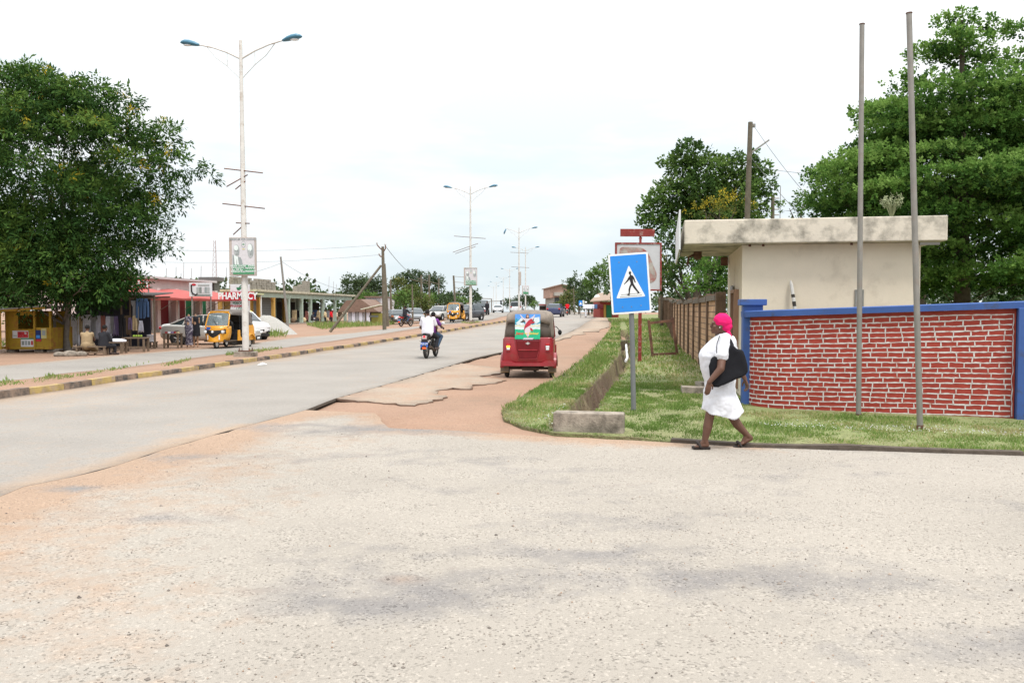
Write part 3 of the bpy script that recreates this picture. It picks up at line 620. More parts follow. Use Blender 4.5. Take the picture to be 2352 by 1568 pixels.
mb = MB().box(((xo(1412)+xo(1518.5))/2, -.01, (zt(668)+zt(558))/2), (xo(1518.5)-xo(1412)-.1, .05, zt(558)-zt(668)-.1)); mb.build('panel', M('faded_white_panel', (.52,.52,.54), rough=.6, var=.05), s2)
lg = MB(); PM2 = Matrix.Translation(((xo(1412)+xo(1518.5))/2,-.037,(zt(668)+zt(558))/2)) @ Euler((PI/2,0,0)).to_matrix().to_4x4()
lg.prism(roundpoly([(-.62,.64),(.13,.62),(.32,.45),(.62,-.26),(.55,-.48),(.1,-.62),(-.3,-.5),(-.62,.3)], .12), 0, .004, PM2); lg.build('faded_emblem', M('scratched_red_paint', (.33,.08,.07), rough=.7, var=.2, col2=(.36,.33,.30), fac2=.75, s2=4), s2)
mb = MB(); mb.box(((xo(1424)+xo(1502))/2, 0, (zt(527)+zt(544))/2), (xo(1502)-xo(1424), .08, zt(527)-zt(544))); mb.build('top_board', m_redp, s2)
# rusty leaning frame and another thin post beside it
fr = thing('rusty_frame', 'rusty iron frame standing crooked in the grass by the terracotta fence', 'frame', (X(1528,30), 30, Z(X(1528,30), 30)), rz=0)
k = 1898/30.; f2 = lambda px, py: (( px-1528)/k, 0, CAM_Z+(712-py)/k-Z(X(1528,30), 30))
for a, b, nm in (((1500,820),(1490,735),'leg'), ((1557,820),(1544,729),'leg'), ((1489,742),(1546,736),'cross_bar'), ((1500,814),(1558,811),'cross_bar')):
    mb = MB(); mb.tube([f2(*a), f2(*b)], .062, 4); mb.build(nm, m_rust, fr)
# ---------------------------------------------------------------- terracotta fence
m_terra = bpy.data.materials.new('laterite_blocks'); m_terra.use_nodes = True
def terra(m):
    t = m.node_tree; b = t.nodes['Principled BSDF']; N = t.nodes.new; L = t.links.new; b.inputs['Roughness'].default_value = .95
    a = N('ShaderNodeUVMap'); a.uv_map = 'UVMap'; br = N('ShaderNodeTexBrick'); br.offset = .5; br.inputs['Scale'].default_value = 1; br.inputs['Brick Width'].default_value = .34; br.inputs['Row Height'].default_value = .165; br.inputs['Mortar Size'].default_value = .018
    br.inputs['Color1'].default_value = (.50,.29,.16,1); br.inputs['Color2'].default_value = (.62,.39,.23,1); br.inputs['Mortar'].default_value = (.24,.15,.09,1); L(a.outputs[0], br.inputs[0])
    tc = N('ShaderNodeTexCoord'); n = N('ShaderNodeTexNoise'); n.inputs['Scale'].default_value = 1.6; n.inputs['Detail'].default_value = 9; n.inputs['Roughness'].default_value = .7; L(tc.outputs['Object'], n.inputs[0])
    r = N('ShaderNodeMapRange'); r.inputs[1].default_value = .35; r.inputs[2].default_value = .7; r.inputs[3].default_value = 1.1; r.inputs[4].default_value = .45; L(n.outputs[0], r.inputs[0])
    v = N('ShaderNodeVectorMath'); v.operation = 'SCALE'; L(br.outputs[0], v.inputs[0]); L(r.outputs[0], v.inputs[3]); L(v.outputs[0], b.inputs['Base Color'])
    bp = N('ShaderNodeBump'); bp.inputs['Strength'].default_value = .6; bp.inputs['Distance'].default_value = .02; bp.invert = True; L(br.outputs['Fac'], bp.inputs['Height']); L(bp.outputs[0], b.inputs['Normal'])
terra(m_terra); m_fpil = M('brown_fence_pillar', (.15,.10,.07), rough=.95, var=.3, scale=5, bump=.4); m_fcap = M('mossy_coping', (.15,.125,.10), rough=.95, var=.3, scale=4, bump=.5)
fpath = [(5.08,20.15),(6.66,30.9),(8.45,43),(10.9,57),(13.3,72),(15.6,88)]
fp = walk(fpath, 2.65); fence = thing('boundary_fence', 'long laterite block fence with brown pillars and crooked mossy coping receding behind the guard house', 'fence', (0,0,0))
for i, p in enumerate(fp):
    zb = Z(*p); zt_ = zb+2.12
    if i < len(fp)-1:
        q = fp[i+1]; t = q-p; l_ = np.linalg.norm(t); t /= l_; n_ = np.array([t[1], -t[0]]); zq = Z(*q); dj = rng.uniform(-.03, .06)
        me = bpy.data.meshes.new('block_panel'); a = p+t*.1; b = q-t*.1; vs = []
        for pt, z_ in ((a, zb), (b, zq)):
            for o_ in (-.06, .06): vs += [(*(pt+n_*o_), z_-.3), (*(pt+n_*o_), z_+1.94+dj)]
        me.from_pydata(vs, [], [(0,4,5,1),(2,3,7,6),(1,5,7,3),(0,1,3,2),(4,6,7,5)]); uv = me.uv_layers.new(name='UVMap')
        for lp in me.loops: v_ = me.vertices[lp.vertex_index].co; uv.data[lp.index].uv = ((Vector((v_.x, v_.y))-Vector(a)).dot(Vector(t))+i*.13, v_.z)
        me.materials.append(m_terra); o = bpy.data.objects.new('block_panel', me); COL.objects.link(o); o.parent = fence
        mb = MB(); sg_ = rng.uniform(-.05, .05); mid = (a+b)/2; w_ = .13
        mb.loft([[Vector((*(pt+n_*o_), z_+1.942+dj+h_)) for o_, h_ in ((w_,0),(w_,.11+s_),(-w_,.14+s_),(-w_,0))] for pt, z_, s_ in ((a, zb, sg_), ((a*2+b)/3, (zb*2+zq)/3, rng.uniform(-.02,.03)), (mid, (zb+zq)/2, rng.uniform(-.03,.02)), (b, zq, -sg_*.6))]); mb.build('coping', m_fcap, fence)
    mb = MB(); tt = (fp[min(i+1, len(fp)-1)]-fp[max(0, i-1)]); mb.box((p[0], p[1], zb+.93), (.24,.20,2.42+rng.uniform(-.04,.05)), rz=math.atan2(tt[1], tt[0])+PI/2, top=(1,1)); mb.build('pillar', m_fpil, fence, bevel=.01)
# ---------------------------------------------------------------- wheels, three-wheelers
m_seat = M('dark_vinyl', (.03,.028,.03), rough=.6, var=.1); m_lampw = M('clear_lamp', (.75,.77,.8), rough=.1, spec=.8, var=.02); m_lampr = M('red_lens', (.45,.01,.015), rough=.2, spec=.6, var=.02)
m_lampo = M('lit_orange_lens', (1.,.42,.05), emit=1.2, var=0); m_chas = M('muddy_underside', (.075,.055,.042), rough=.9, var=.3, scale=15); m_plate = M('blue_number_plate', (.035,.11,.42), rough=.4, var=.03)
m_mud = M('dusty_mudflap', (.16,.12,.085), rough=.8, var=.2, scale=9); m_mudy = M('mudflap_yellow_band', (.35,.20,.05), rough=.8)
def wheel(parent, c, r, w_, rim=.6, spokes=0, name='wheel'):
    o = MB().torus(c, r-w_*.42, w_*.42, sy=1.15).build(name, m_rub, parent, smooth=60)
    mb = MB(); mb.cyl(c, r-w_*.7, w_*.62 if not spokes else w_*.2, 20, axis='X')
    mb.build('rim', m_chrome, o, smooth=30); return o
def tuktuk(name, label, body, hood, loc, rz, group=None, poster=False, front_plate=False):
    t = thing(name, label, 'three-wheeler', loc, rz, group)
    # +Y is forward
    mb = MB(); mb.box((0,-.05,.33), (1.12,2.2,.06)); mb.box((0,.98,.36), (.9,.25,.08)); mb.build('floor', m_chas, t)
    side = [(-1.20,.32),(-1.255,.55),(-1.20,1.00),(-.62,1.0),(-.56,.9),(-.52,.56),(-.44,.46),(-.02,.46),(.05,.54),(.07,.80),(.22,.80),(.25,.33)]
    for s in (-1, 1):
        mb = MB(); mtx = Matrix(((0,0,s,s*.60),(1,0,0,0),(0,1,0,0),(0,0,0,1))); mb.prism(side, -.02, .035, mtx); mb.build('side_panel', body, t, bevel=.012)
        # wheel fender bulging at the rear corner
        mb = MB(); rg = []
        for k in range(7):
            a = R(180*k/6); y_ = -.88+.36*math.cos(a); z_ = .34+.31*math.sin(a); rg.append([Vector((s*.615,y_,z_)), Vector((s*.70,y_,z_-.02)), Vector((s*.705,y_*.96-.03,z_-.07)), Vector((s*.615,y_*.94-.05,z_-.07))])
        mb.loft(rg); mb.build('fender', body, t, smooth=60)
    # rear panel, slightly trapezoid, with its recessed centre
    rear = MB(); pr = lambda x, z: Vector((x, -1.225-.035*math.sin(PI*(z-.3)/.72), z))
    outer = [(-.60,1.02),(-.635,.72),(-.655,.36),(.655,.36),(.635,.72),(.60,1.02)]
    cols = 12; rowsz = [.36,.45,.6,.75,.88,1.0,1.03]
    hw = lambda z: .655-.055*(z-.36)/.66
    rg = []
    for z in rowsz:
        rg.append([Vector((hw(z)*(2*i/cols-1), -1.215-.05*math.sin(PI*min(1, (z-.3)/.75))-.03*(1-(2*i/cols-1)**2), z)) for i in range(cols+1)])
    mb = MB(); mb.loft(rg, cap=False, close=False); mb.build('rear_panel', body, t, smooth=50, solid=.03)
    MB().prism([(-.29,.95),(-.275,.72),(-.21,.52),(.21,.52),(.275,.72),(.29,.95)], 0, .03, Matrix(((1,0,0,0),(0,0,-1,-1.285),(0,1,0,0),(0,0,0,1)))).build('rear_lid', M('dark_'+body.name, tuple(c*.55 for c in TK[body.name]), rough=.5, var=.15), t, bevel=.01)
    mb = MB(); pth = [(-.30,.965),(-.285,.72),(-.22,.50),(.22,.50),(.285,.72),(.30,.965)]; mb.tube([(x, -1.30, z) for x, z in pth], .016, 6); mb.tube([(-.24,-1.315,.715),(.24,-1.315,.715)], .018, 6); mb.build('lid_rim', body, t, smooth=60)
    MB().prism([(-.13,-.022),(.12,-.022),(.15,.022),(-.10,.022)], 0, .006, Matrix(((1,0,0,0),(0,0,-1,-1.30),(0,1,0,1.0),(0,0,0,1)))).build('name_strip', M('pale_strip', (.55,.53,.6), var=.2, scale=60), t)
    bd = MB(); bd.cyl((0,-1.325,.885), .035, .012, 6, axis='Y'); bd.box((0,-1.32,.885), (.11,.008,.018)); bd.build('badge', m_chrome, t)
    bz = MB(); rg = []
    for i in range(13):
        u = 2*i/12-1; x = u*.665; y_ = -1.27-.03*(1-u*u); h = .085 if abs(u) < .62 else .13
        rg.append([Vector((x,y_+.03,.31)), Vector((x,y_-.035,.32)), Vector((x,y_-.03,.31+h)), Vector((x,y_+.03,.32+h))])
    bz.loft(rg); bz.build('bumper', body, t, smooth=45)
    for s in (-1, 1):
        lb = MB().box((s*.49,-1.285,.775), (.11,.05,.22)).build('tail_light', body, t, bevel=.02)
        MB().box((s*.49,-1.312,.855), (.09,.02,.055)).build('red_lens', m_lampr, lb, bevel=.008)
        MB().box((s*.49,-1.312,.80), (.09,.02,.055)).build('amber_lens', m_lampo if (s < 0 and poster) else m_lampw, lb, bevel=.008)
        MB().box((s*.49,-1.312,.745), (.08,.02,.05)).build('clear_lens', m_lampw, lb, bevel=.008)
        wheel(t, (s*.57,-.86,.205), .205, .115)
        fl = MB().box((s*.60,-1.14,.25), (.21,.012,.19), rx=R(-6)).build('mudflap', m_mud, t); MB().box((s*.60,-1.149,.165), (.205,.006,.035), rx=R(-6)).build('yellow_band', m_mudy, fl)
    # underside: axle, exhaust
    mb = MB(); mb.tube([(-.5,-.9,.24),(.5,-.9,.24)], .035, 8); mb.tube([(-.16,-1.12,.25),(.26,-1.12,.25)], .055, 10); mb.box((-.35,-1.0,.30), (.25,.3,.05)); mb.tube([(.26,-1.12,.25),(.42,-1.1,.27)], .02, 6); mb.box((0,-.6,.3),(.7,.5,.1)); mb.build('exhaust', m_chas, t)
    # hood: grid of arch sections
    def arch(y_, zl, zt, wl_, wt, n=16):
        o_ = []
        for i in range(n+1):
            u = i/n
            if u < .28: f = u/.28; o_.append(Vector((-wl_-(wt-wl_)*f, y_, zl+(zt-.17-zl)*f)))
            elif u > .72: f = (1-u)/.28; o_.append(Vector((wl_+(wt-wl_)*f, y_, zl+(zt-.17-zl)*f)))
            else:
                a = PI*(1-(u-.28)/.44); o_.append(Vector((wt*math.copysign(abs(math.cos(a))**.55, math.cos(a)), y_, zt-.17+.17*abs(math.sin(a))**.8)))
        return o_
    rg = [arch(.70,1.52,1.64,.50,.51), arch(.45,1.46,1.69,.54,.54), arch(0,1.44,1.71,.56,.56), arch(-.52,1.43,1.71,.57,.57), arch(-.60,1.05,1.71,.61,.575), arch(-.9,1.0,1.70,.625,.57), arch(-1.08,1.0,1.67,.615,.55), arch(-1.20,1.0,1.58,.59,.51)]
    MB().loft(rg, cap=False, close=False).build('hood', hood, t, smooth=50, solid=.014)
    back = MB(); nx = 14; rg = []
    for z, w_, y_ in ((1.0,.59,-1.215),(1.2,.565,-1.20),(1.38,.535,-1.185),(1.44,.52,-1.18)):
        rg.append([Vector(((2*i/nx-1)*w_, y_-.02*(1-(2*i/nx-1)**2), z)) for i in range(nx+1)])
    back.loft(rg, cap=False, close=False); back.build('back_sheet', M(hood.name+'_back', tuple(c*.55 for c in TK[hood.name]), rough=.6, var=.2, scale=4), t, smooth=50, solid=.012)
    fl = MB(); rg = []
    for z, w_, y_ in ((1.40,.545,-1.235),(1.50,.54,-1.225),(1.58,.51,-1.205),(1.645,.44,-1.16),(1.68,.36,-1.08)):
        rg.append([Vector(((2*i/nx-1)*w_, y_-.025*(1-(2*i/nx-1)**2), z-.045*abs(2*i/nx-1)**6+(.0 if z > 1.45 else .015*math.sin(i*1.3)))) for i in range(nx+1)])
    fl.loft(rg, cap=False, close=False); fl.build('hood_flap', hood, t, smooth=50, solid=.014)
    # seats, posts
    mb = MB(); mb.box((0,-.72,.60), (1.08,.5,.14)); mb.box((0,-.98,.86), (1.08,.12,.42)); mb.build('passenger_seat', m_seat, t, bevel=.03)
    mb = MB(); mb.box((0,.12,.66), (.52,.32,.14)); mb.box((0,-.04,.56), (1.1,.03,.5)); mb.box((0,-.02,.92), (.5,.06,.3)); mb.build('driver_seat', m_seat, t, bevel=.02)
    for s in (-1, 1):
        mb = MB(); mb.tube([(s*.56,-.02,.45),(s*.56,-.02,1.5)], .016, 6); mb.build('side_post', m_black, t)
    # front cowl
    def cy(x, z): return .98+.30*(1-(abs(x)/.58)**2.2)-.06*max(0, (z-.6))*1.2
    nx = 18; rg = []
    for z, w_ in ((.30,.40),(.36,.47),(.5,.53),(.7,.57),(.88,.56),(.98,.55)):
        rg.append([Vector(((2*i/nx-1)*w_, cy((2*i/nx-1)*w_*.58/w_, z)+(.05 if z < .33 else 0)-.22*(abs(2*i/nx-1) > .99)*1, z)) for i in range(nx+1)])
    MB().loft(rg, cap=False, close=False).build('front_cowl', body, t, smooth=50, solid=.02)
    mk = MB(); rg = []
    for k, (zt_, zb_) in enumerate([(.80+.05*abs(u)**2, .66-.22*(1-min(1, abs(u)/.5))**.7-.0) for u in np.linspace(-1, 1, 15)]):
        u = -1+2*k/14; x = u*.50; rg.append([Vector((x, cy(x, .7)+.012, zb_)), Vector((x, cy(x, .7)+.04, (zb_+zt_)/2)), Vector((x, cy(x, .7)+.012, zt_))])
    mk.loft(rg, cap=False, close=False); mk.build('front_mask', m_black, t, smooth=60)
    for x_, r_ in ((-.40,.062),(.40,.062),(0,.05)):
        h = MB().cyl((x_, cy(x_,.75)+.03, .74), r_*1.25, .10, 16, axis='Y').build('headlight', m_chrome, t, smooth=40); MB().ell((x_, cy(x_,.75)+.08, .74), (r_, .03, r_)).build('lens', m_lampw, h, smooth=60)
    for s in (-1, 1): MB().box((s*.27, cy(.27,.45)+.022, .50), (.05,.012,.2), rz=s*-.3).build('reflector_strip', m_swhite, t)
    for s in (-1, 1): MB().ell((s*.45, cy(.45,.93)+.02, .90), (.04,.025,.03)).build('turn_signal', M('amber_lens', (.8,.25,.03), rough=.2, var=.02), t, smooth=60)
    if front_plate:
        pl_ = MB().box((.22, cy(.2,.9)+.012, .89), (.22,.01,.12), rz=-.1).build('number_plate', m_plate, t)
    # windscreen
    fr_ = MB(); a = [(-.54,.95,.98),(-.50,.76,1.50),(-.40,.70,1.60),(.40,.70,1.60),(.50,.76,1.50),(.54,.95,.98)]
    fr_.tube(a, .03, 8); fr_.tube([(-.54,.97,.98),(-.3,1.15,.98),(0,1.20,.98),(.3,1.15,.98),(.54,.97,.98)], .025, 8); fr_.box((0,.70,1.60), (.86,.1,.09)); fr_.build('windscreen_frame', body, t, smooth=50)
    gl = MB(); gl.loft([[Vector((x*.52, .96+.2*(1-x*x), .99)) for x in np.linspace(-1,1,9)], [Vector((x*.48, .74+.08*(1-x*x), 1.52)) for x in np.linspace(-1,1,9)], [Vector((x*.40, .70+.06*(1-x*x), 1.57)) for x in np.linspace(-1,1,9)]], cap=False, close=False)
    gl.build('windscreen', m_tglass, t, smooth=60)
    MB().tube([(-.1,1.12,1.02),(.15,1.03,1.32)], .01, 5).build('wiper', m_black, t)
    # front wheel, mudguard, handlebar, mirrors
    wheel(t, (0,1.02,.205), .205, .11)
    mg = MB(); rg = []
    for k in range(9):
        a = R(20+150*k/8); rr = .245; y_, z_ = 1.02+rr*math.cos(a), .215+rr*math.sin(a); w_ = .085+.02*math.sin(PI*k/8)
        rg.append([Vector((-w_,y_-.02*math.cos(a),z_-.05)), Vector((-w_*.7,y_,z_)), Vector((0,y_+.012*math.cos(a),z_+.015)), Vector((w_*.7,y_,z_)), Vector((w_,y_-.02*math.cos(a),z_-.05))])
    mg.loft(rg, cap=False, close=False); mg.build('front_mudguard', body, t, smooth=70)
    mb = MB(); mb.tube([(-.32,.66,1.0),(0,.78,.97),(.32,.66,1.0)], .015, 6); mb.tube([(0,.78,.97),(0,.95,.4)], .03, 8); mb.build('handlebar', m_black, t)
    for s in (-1, 1):
        mr_ = MB(); mr_.tube([(s*.53,.86,1.27),(s*.60,.92,1.25),(s*.68,.93,1.15)], .011, 6); mo = mr_.build('mirror', m_black, t, smooth=60)
        MB().ell((s*.69,.92,1.10), (.055,.03,.075)).build('mirror_head', m_black, mo, smooth=60)
    if poster:
        build_poster(t)
    return t
TK = {}
def TM(name, col, **k): TK[name] = col; return M(name, col, **k)
m_tred = TM('worn_red_bodywork', (.27,.012,.02), rough=.38, var=.14, scale=4, col2=(.22,.06,.05), fac2=.3, s2=3, spec=.5, coat=.3)
m_tyel = TM('yellow_bodywork', (.68,.30,.015), rough=.35, var=.05, scale=3, spec=.5, coat=.4)
m_hbr = TM('dusty_brown_hood', (.20,.165,.14), rough=.75, var=.2, scale=3, col2=(.34,.28,.22), fac2=.5, s2=1.6); m_hgr = TM('grey_brown_hood', (.13,.11,.10), rough=.75, var=.2, scale=4, col2=(.3,.27,.24), fac2=.3)
m_tglass = M('clear_windscreen', (.30,.36,.38), rough=.05, var=.02, spec=.9, alpha=.45)
m_pt = {k: M('poster_'+k, c, rough=.4, var=.12, scale=12) for k, c in dict(sky=(.10,.30,.72), cloud=(.62,.70,.74), sea=(.04,.30,.42), sand=(.62,.62,.48), green=(.02,.42,.22), robe=(.62,.55,.60), sash=(.42,.03,.05), skin=(.55,.33,.24), hair=(.14,.06,.03), letter_red=(.65,.10,.06), letter_yellow=(.8,.62,.12)).items()}
def build_poster(t):
    PMx = Matrix(((1,0,0,-.01),(0,.075,-1,-1.262),(0,1,.05,1.32),(0,0,0,1)))    # local xy of the poster; z towards the viewer
    def pm(z): return PMx @ Matrix.Translation((0,0,z))
    root = MB().prism([(-.315,-.33),(.315,-.33),(.315,.29),(-.315,.29)], 0, .006, PMx).build('poster', m_pt['sky'], t)
    def lay(name, mat_, poly, k): MB().prism(poly, .006, .006+.0012*k, PMx).build(name, m_pt[mat_], root)
    def wavy(y0_, y1_, amp, seed, n=16): r_ = np.random.default_rng(seed); a = [(-.315+.63*i/n, y1_+amp*r_.uniform(-1,1)) for i in range(n+1)]; return [(-.315,y0_),(.315,y0_)]+a[::-1]
    lay('sea', 'sea', wavy(-.33,.16,.03,1), 1); lay('cloud_bank', 'cloud', wavy(-.33,.04,.03,2), 2); lay('sand_band', 'sand', wavy(-.33,.02,.012,3), 3); lay('pale_band', 'cloud', wavy(-.33,-.03,.01,4), 4); lay('green_band', 'green', wavy(-.33,-.09,.008,5), 5)
    lay('wave', 'cloud', [(-.3,.06),(-.22,.13),(-.16,.2),(-.1,.17),(-.13,.13),(-.2,.08),(-.1,.07),(-.05,.03),(-.2,.03)], 2.4)
    lay('light_cloud', 'cloud', [(.16,.20),(.29,.22),(.30,.10),(.22,.05),(.15,.08)], 2.5)
    lay('robe', 'robe', [(-.20,.27),(-.17,.27),(-.10,.19),(-.03,.18),(.05,.18),(.12,.22),(.17,.27),(.19,.26),(.13,.15),(.07,.12),(.06,.02),(.08,-.08),(.07,-.17),(.03,-.26),(-.02,-.25),(-.07,-.16),(-.08,-.05),(-.05,.05),(-.06,.12),(-.13,.17)], 6)
    lay('sash', 'sash', [(.09,.18),(.13,.14),(.11,.1),(.18,.11),(.16,.06),(.09,.05),(.06,.01),(-.05,-.06),(-.09,-.14),(-.08,-.02),(-.04,.06),(.02,.13)], 7); lay('sash_end', 'sash', [(.06,-.05),(.11,-.06),(.14,-.14),(.10,-.13),(.07,-.10)], 7)
    lay('hair', 'hair', [(-.045,.20),(-.04,.27),(.0,.29),(.03,.27),(.035,.20),(.0,.18)], 7); lay('face', 'skin', [(-.02,.215),(-.02,.265),(.02,.268),(.024,.225),(.005,.195)], 8)
    lay('feet', 'skin', [(-.01,-.25),(.02,-.25),(.01,-.31),(-.0,-.31)], 7)
    for s_, mt, x_, sz, sh in (('Jesus','letter_red',-.20,.095,.3),('my','letter_yellow',-.035,.06,0),('Saviour','letter_yellow',.155,.082,0)):
        o = text('lettering', s_, m_pt[mt], root, (0,0,0), sz, bold=.0022, ext=.0015, sx=1, shear=sh); o.matrix_local = PMx @ Matrix.Translation((x_,-.19,.016))
tk = P(1214, 866); rear_y = 20.55
h1_ = R(-6); tuktuk('three_wheeler', 'red three-wheeled taxi with a religious poster on its dusty brown hood', m_tred, m_hbr, (X(1213,20.6)+1.24*math.sin(-h1_), 20.6+1.24*math.cos(h1_), Z(0,21.8)-.01), h1_, 'three-wheeled taxis', poster=True)
pt_ = P(497, 801); h2_ = R(180-9.5); tuktuk('three_wheeler', 'yellow three-wheeled taxi just left of the nearest street lamp', m_tyel, m_hgr, (pt_.x+1.02*math.sin(R(9.5))+.0, pt_.y+1.02*math.cos(R(9.5)), .015), h2_, 'three-wheeled taxis', front_plate=True)
p3 = P(1036, 741.5); d3 = p3.y; tuktuk('three_wheeler', 'yellow three-wheeled taxi farther up the road coming over the rise', m_tyel, m_hgr, (X(1044,d3), d3+1, Z(0,d3)+.02), R(180-6), 'three-wheeled taxis', front_plate=True)
# ---------------------------------------------------------------- people
m_skin = M('dark_brown_skin', (.115,.055,.036), rough=.5, var=.10, scale=20, spec=.35); m_hair = M('black_hair', (.012,.011,.011), rough=.9)
def cloth(name, col, **k): return M(name, col, rough=.85, var=.08, scale=9, bump=.25, bs=14, spec=.15, **k)
def head_mesh(mb, c, yaw=0., pitch=0., s=1.):
    """head with nose, lips, ears, brow; faces local -Y before yaw"""
    Q = Matrix.Translation(c) @ Euler((pitch, 0, yaw)).to_matrix().to_4x4(); old = mb.T; mb.T = Q if old is None else old @ Q
    mb.ell((0,.012*s,.018*s), (.074*s,.093*s,.098*s)); mb.ell((0,-.022*s,-.045*s), (.056*s,.062*s,.066*s)); mb.ell((0,-.068*s,-.088*s), (.024*s,.022*s,.018*s)); mb.ell((0,-.078*s,.022*s), (.048*s,.018*s,.014*s))
    mb.tube([(0,-.082*s,.012*s),(0,-.104*s,-.026*s)], [.008*s,.014*s], 8); mb.ell((0,-.098*s,-.028*s), (.020*s,.013*s,.010*s))
    mb.ell((0,-.086*s,-.054*s), (.026*s,.014*s,.008*s)); mb.ell((0,-.083*s,-.066*s), (.023*s,.014*s,.008*s))
    for q in (-1, 1): mb.ell((q*.072*s,.012*s,-.012*s), (.010*s,.020*s,.032*s)); mb.ell((q*.042*s,-.060*s,-.022*s), (.022*s,.020*s,.018*s)); mb.ell((q*.028*s,-.0765*s,.004*s), (.013*s,.008*s,.008*s))
    mb.T = old
def hand(mb, w_, d, palm_n, s=1., curl=.5):
    """w_: wrist, d: direction of the hand, palm_n: side the fingers curl to"""
    w_ = Vector(w_); d = Vector(d).normalized(); p = Vector(palm_n); p = (p-d*p.dot(d)).normalized(); sd_ = d.cross(p)
    for k in (-1,-.33,.33,1): mb.caps(w_+sd_*k*.012*s, w_+d*.075*s+sd_*k*.027*s, .014*s, .0125*s, 8)
    for k, l_ in zip((-1.,-.34,.34,1.), (.058,.074,.080,.070)):
        a = w_+d*.078*s+sd_*k*.028*s; c_ = curl*(1+.15*k); q1 = a+(d*math.cos(c_*.5)+p*math.sin(c_*.5))*l_*.45*s; q2 = q1+(d*math.cos(c_*1.3)+p*math.sin(c_*1.3))*l_*.32*s; q3 = q2+(d*math.cos(c_*2)+p*math.sin(c_*2))*l_*.26*s
        mb.caps(a, q1, .0098*s, .009*s, 7); mb.caps(q1, q2, .009*s, .0082*s, 7); mb.caps(q2, q3, .0082*s, .007*s, 7)
    a = w_+d*.022*s+sd_*.030*s; q1 = a+(d*.6+sd_*.62+p*.35).normalized()*.042*s; q2 = q1+(d*.85+sd_*.25+p*.4).normalized()*.032*s; mb.caps(a, q1, .013*s, .0115*s, 7); mb.caps(q1, q2, .011*s, .0088*s, 7)
def foot(mb, an, heel, toe, s=1.):
    an, heel, toe = Vector(an), Vector(heel), Vector(toe); d = (toe-heel).normalized(); sd_ = d.cross(Vector((0,0,1))); sd_ = sd_.normalized() if sd_.length > .01 else Vector((1,0,0))
    mb.caps(an, heel+Vector((0,0,.01)), .034*s, .030*s); mb.caps(heel, heel.lerp(toe, .72), .030*s, .026*s); mb.caps(an, heel.lerp(toe, .65), .030*s, .024*s)
    for k in range(5): b = heel.lerp(toe, .70)+sd_*(k-2)*.016*s; e_ = b+d*(.058-.007*k)*s; mb.caps(b, e_, .0135*s, (.012 if k == 0 else .0085)*s, 7)
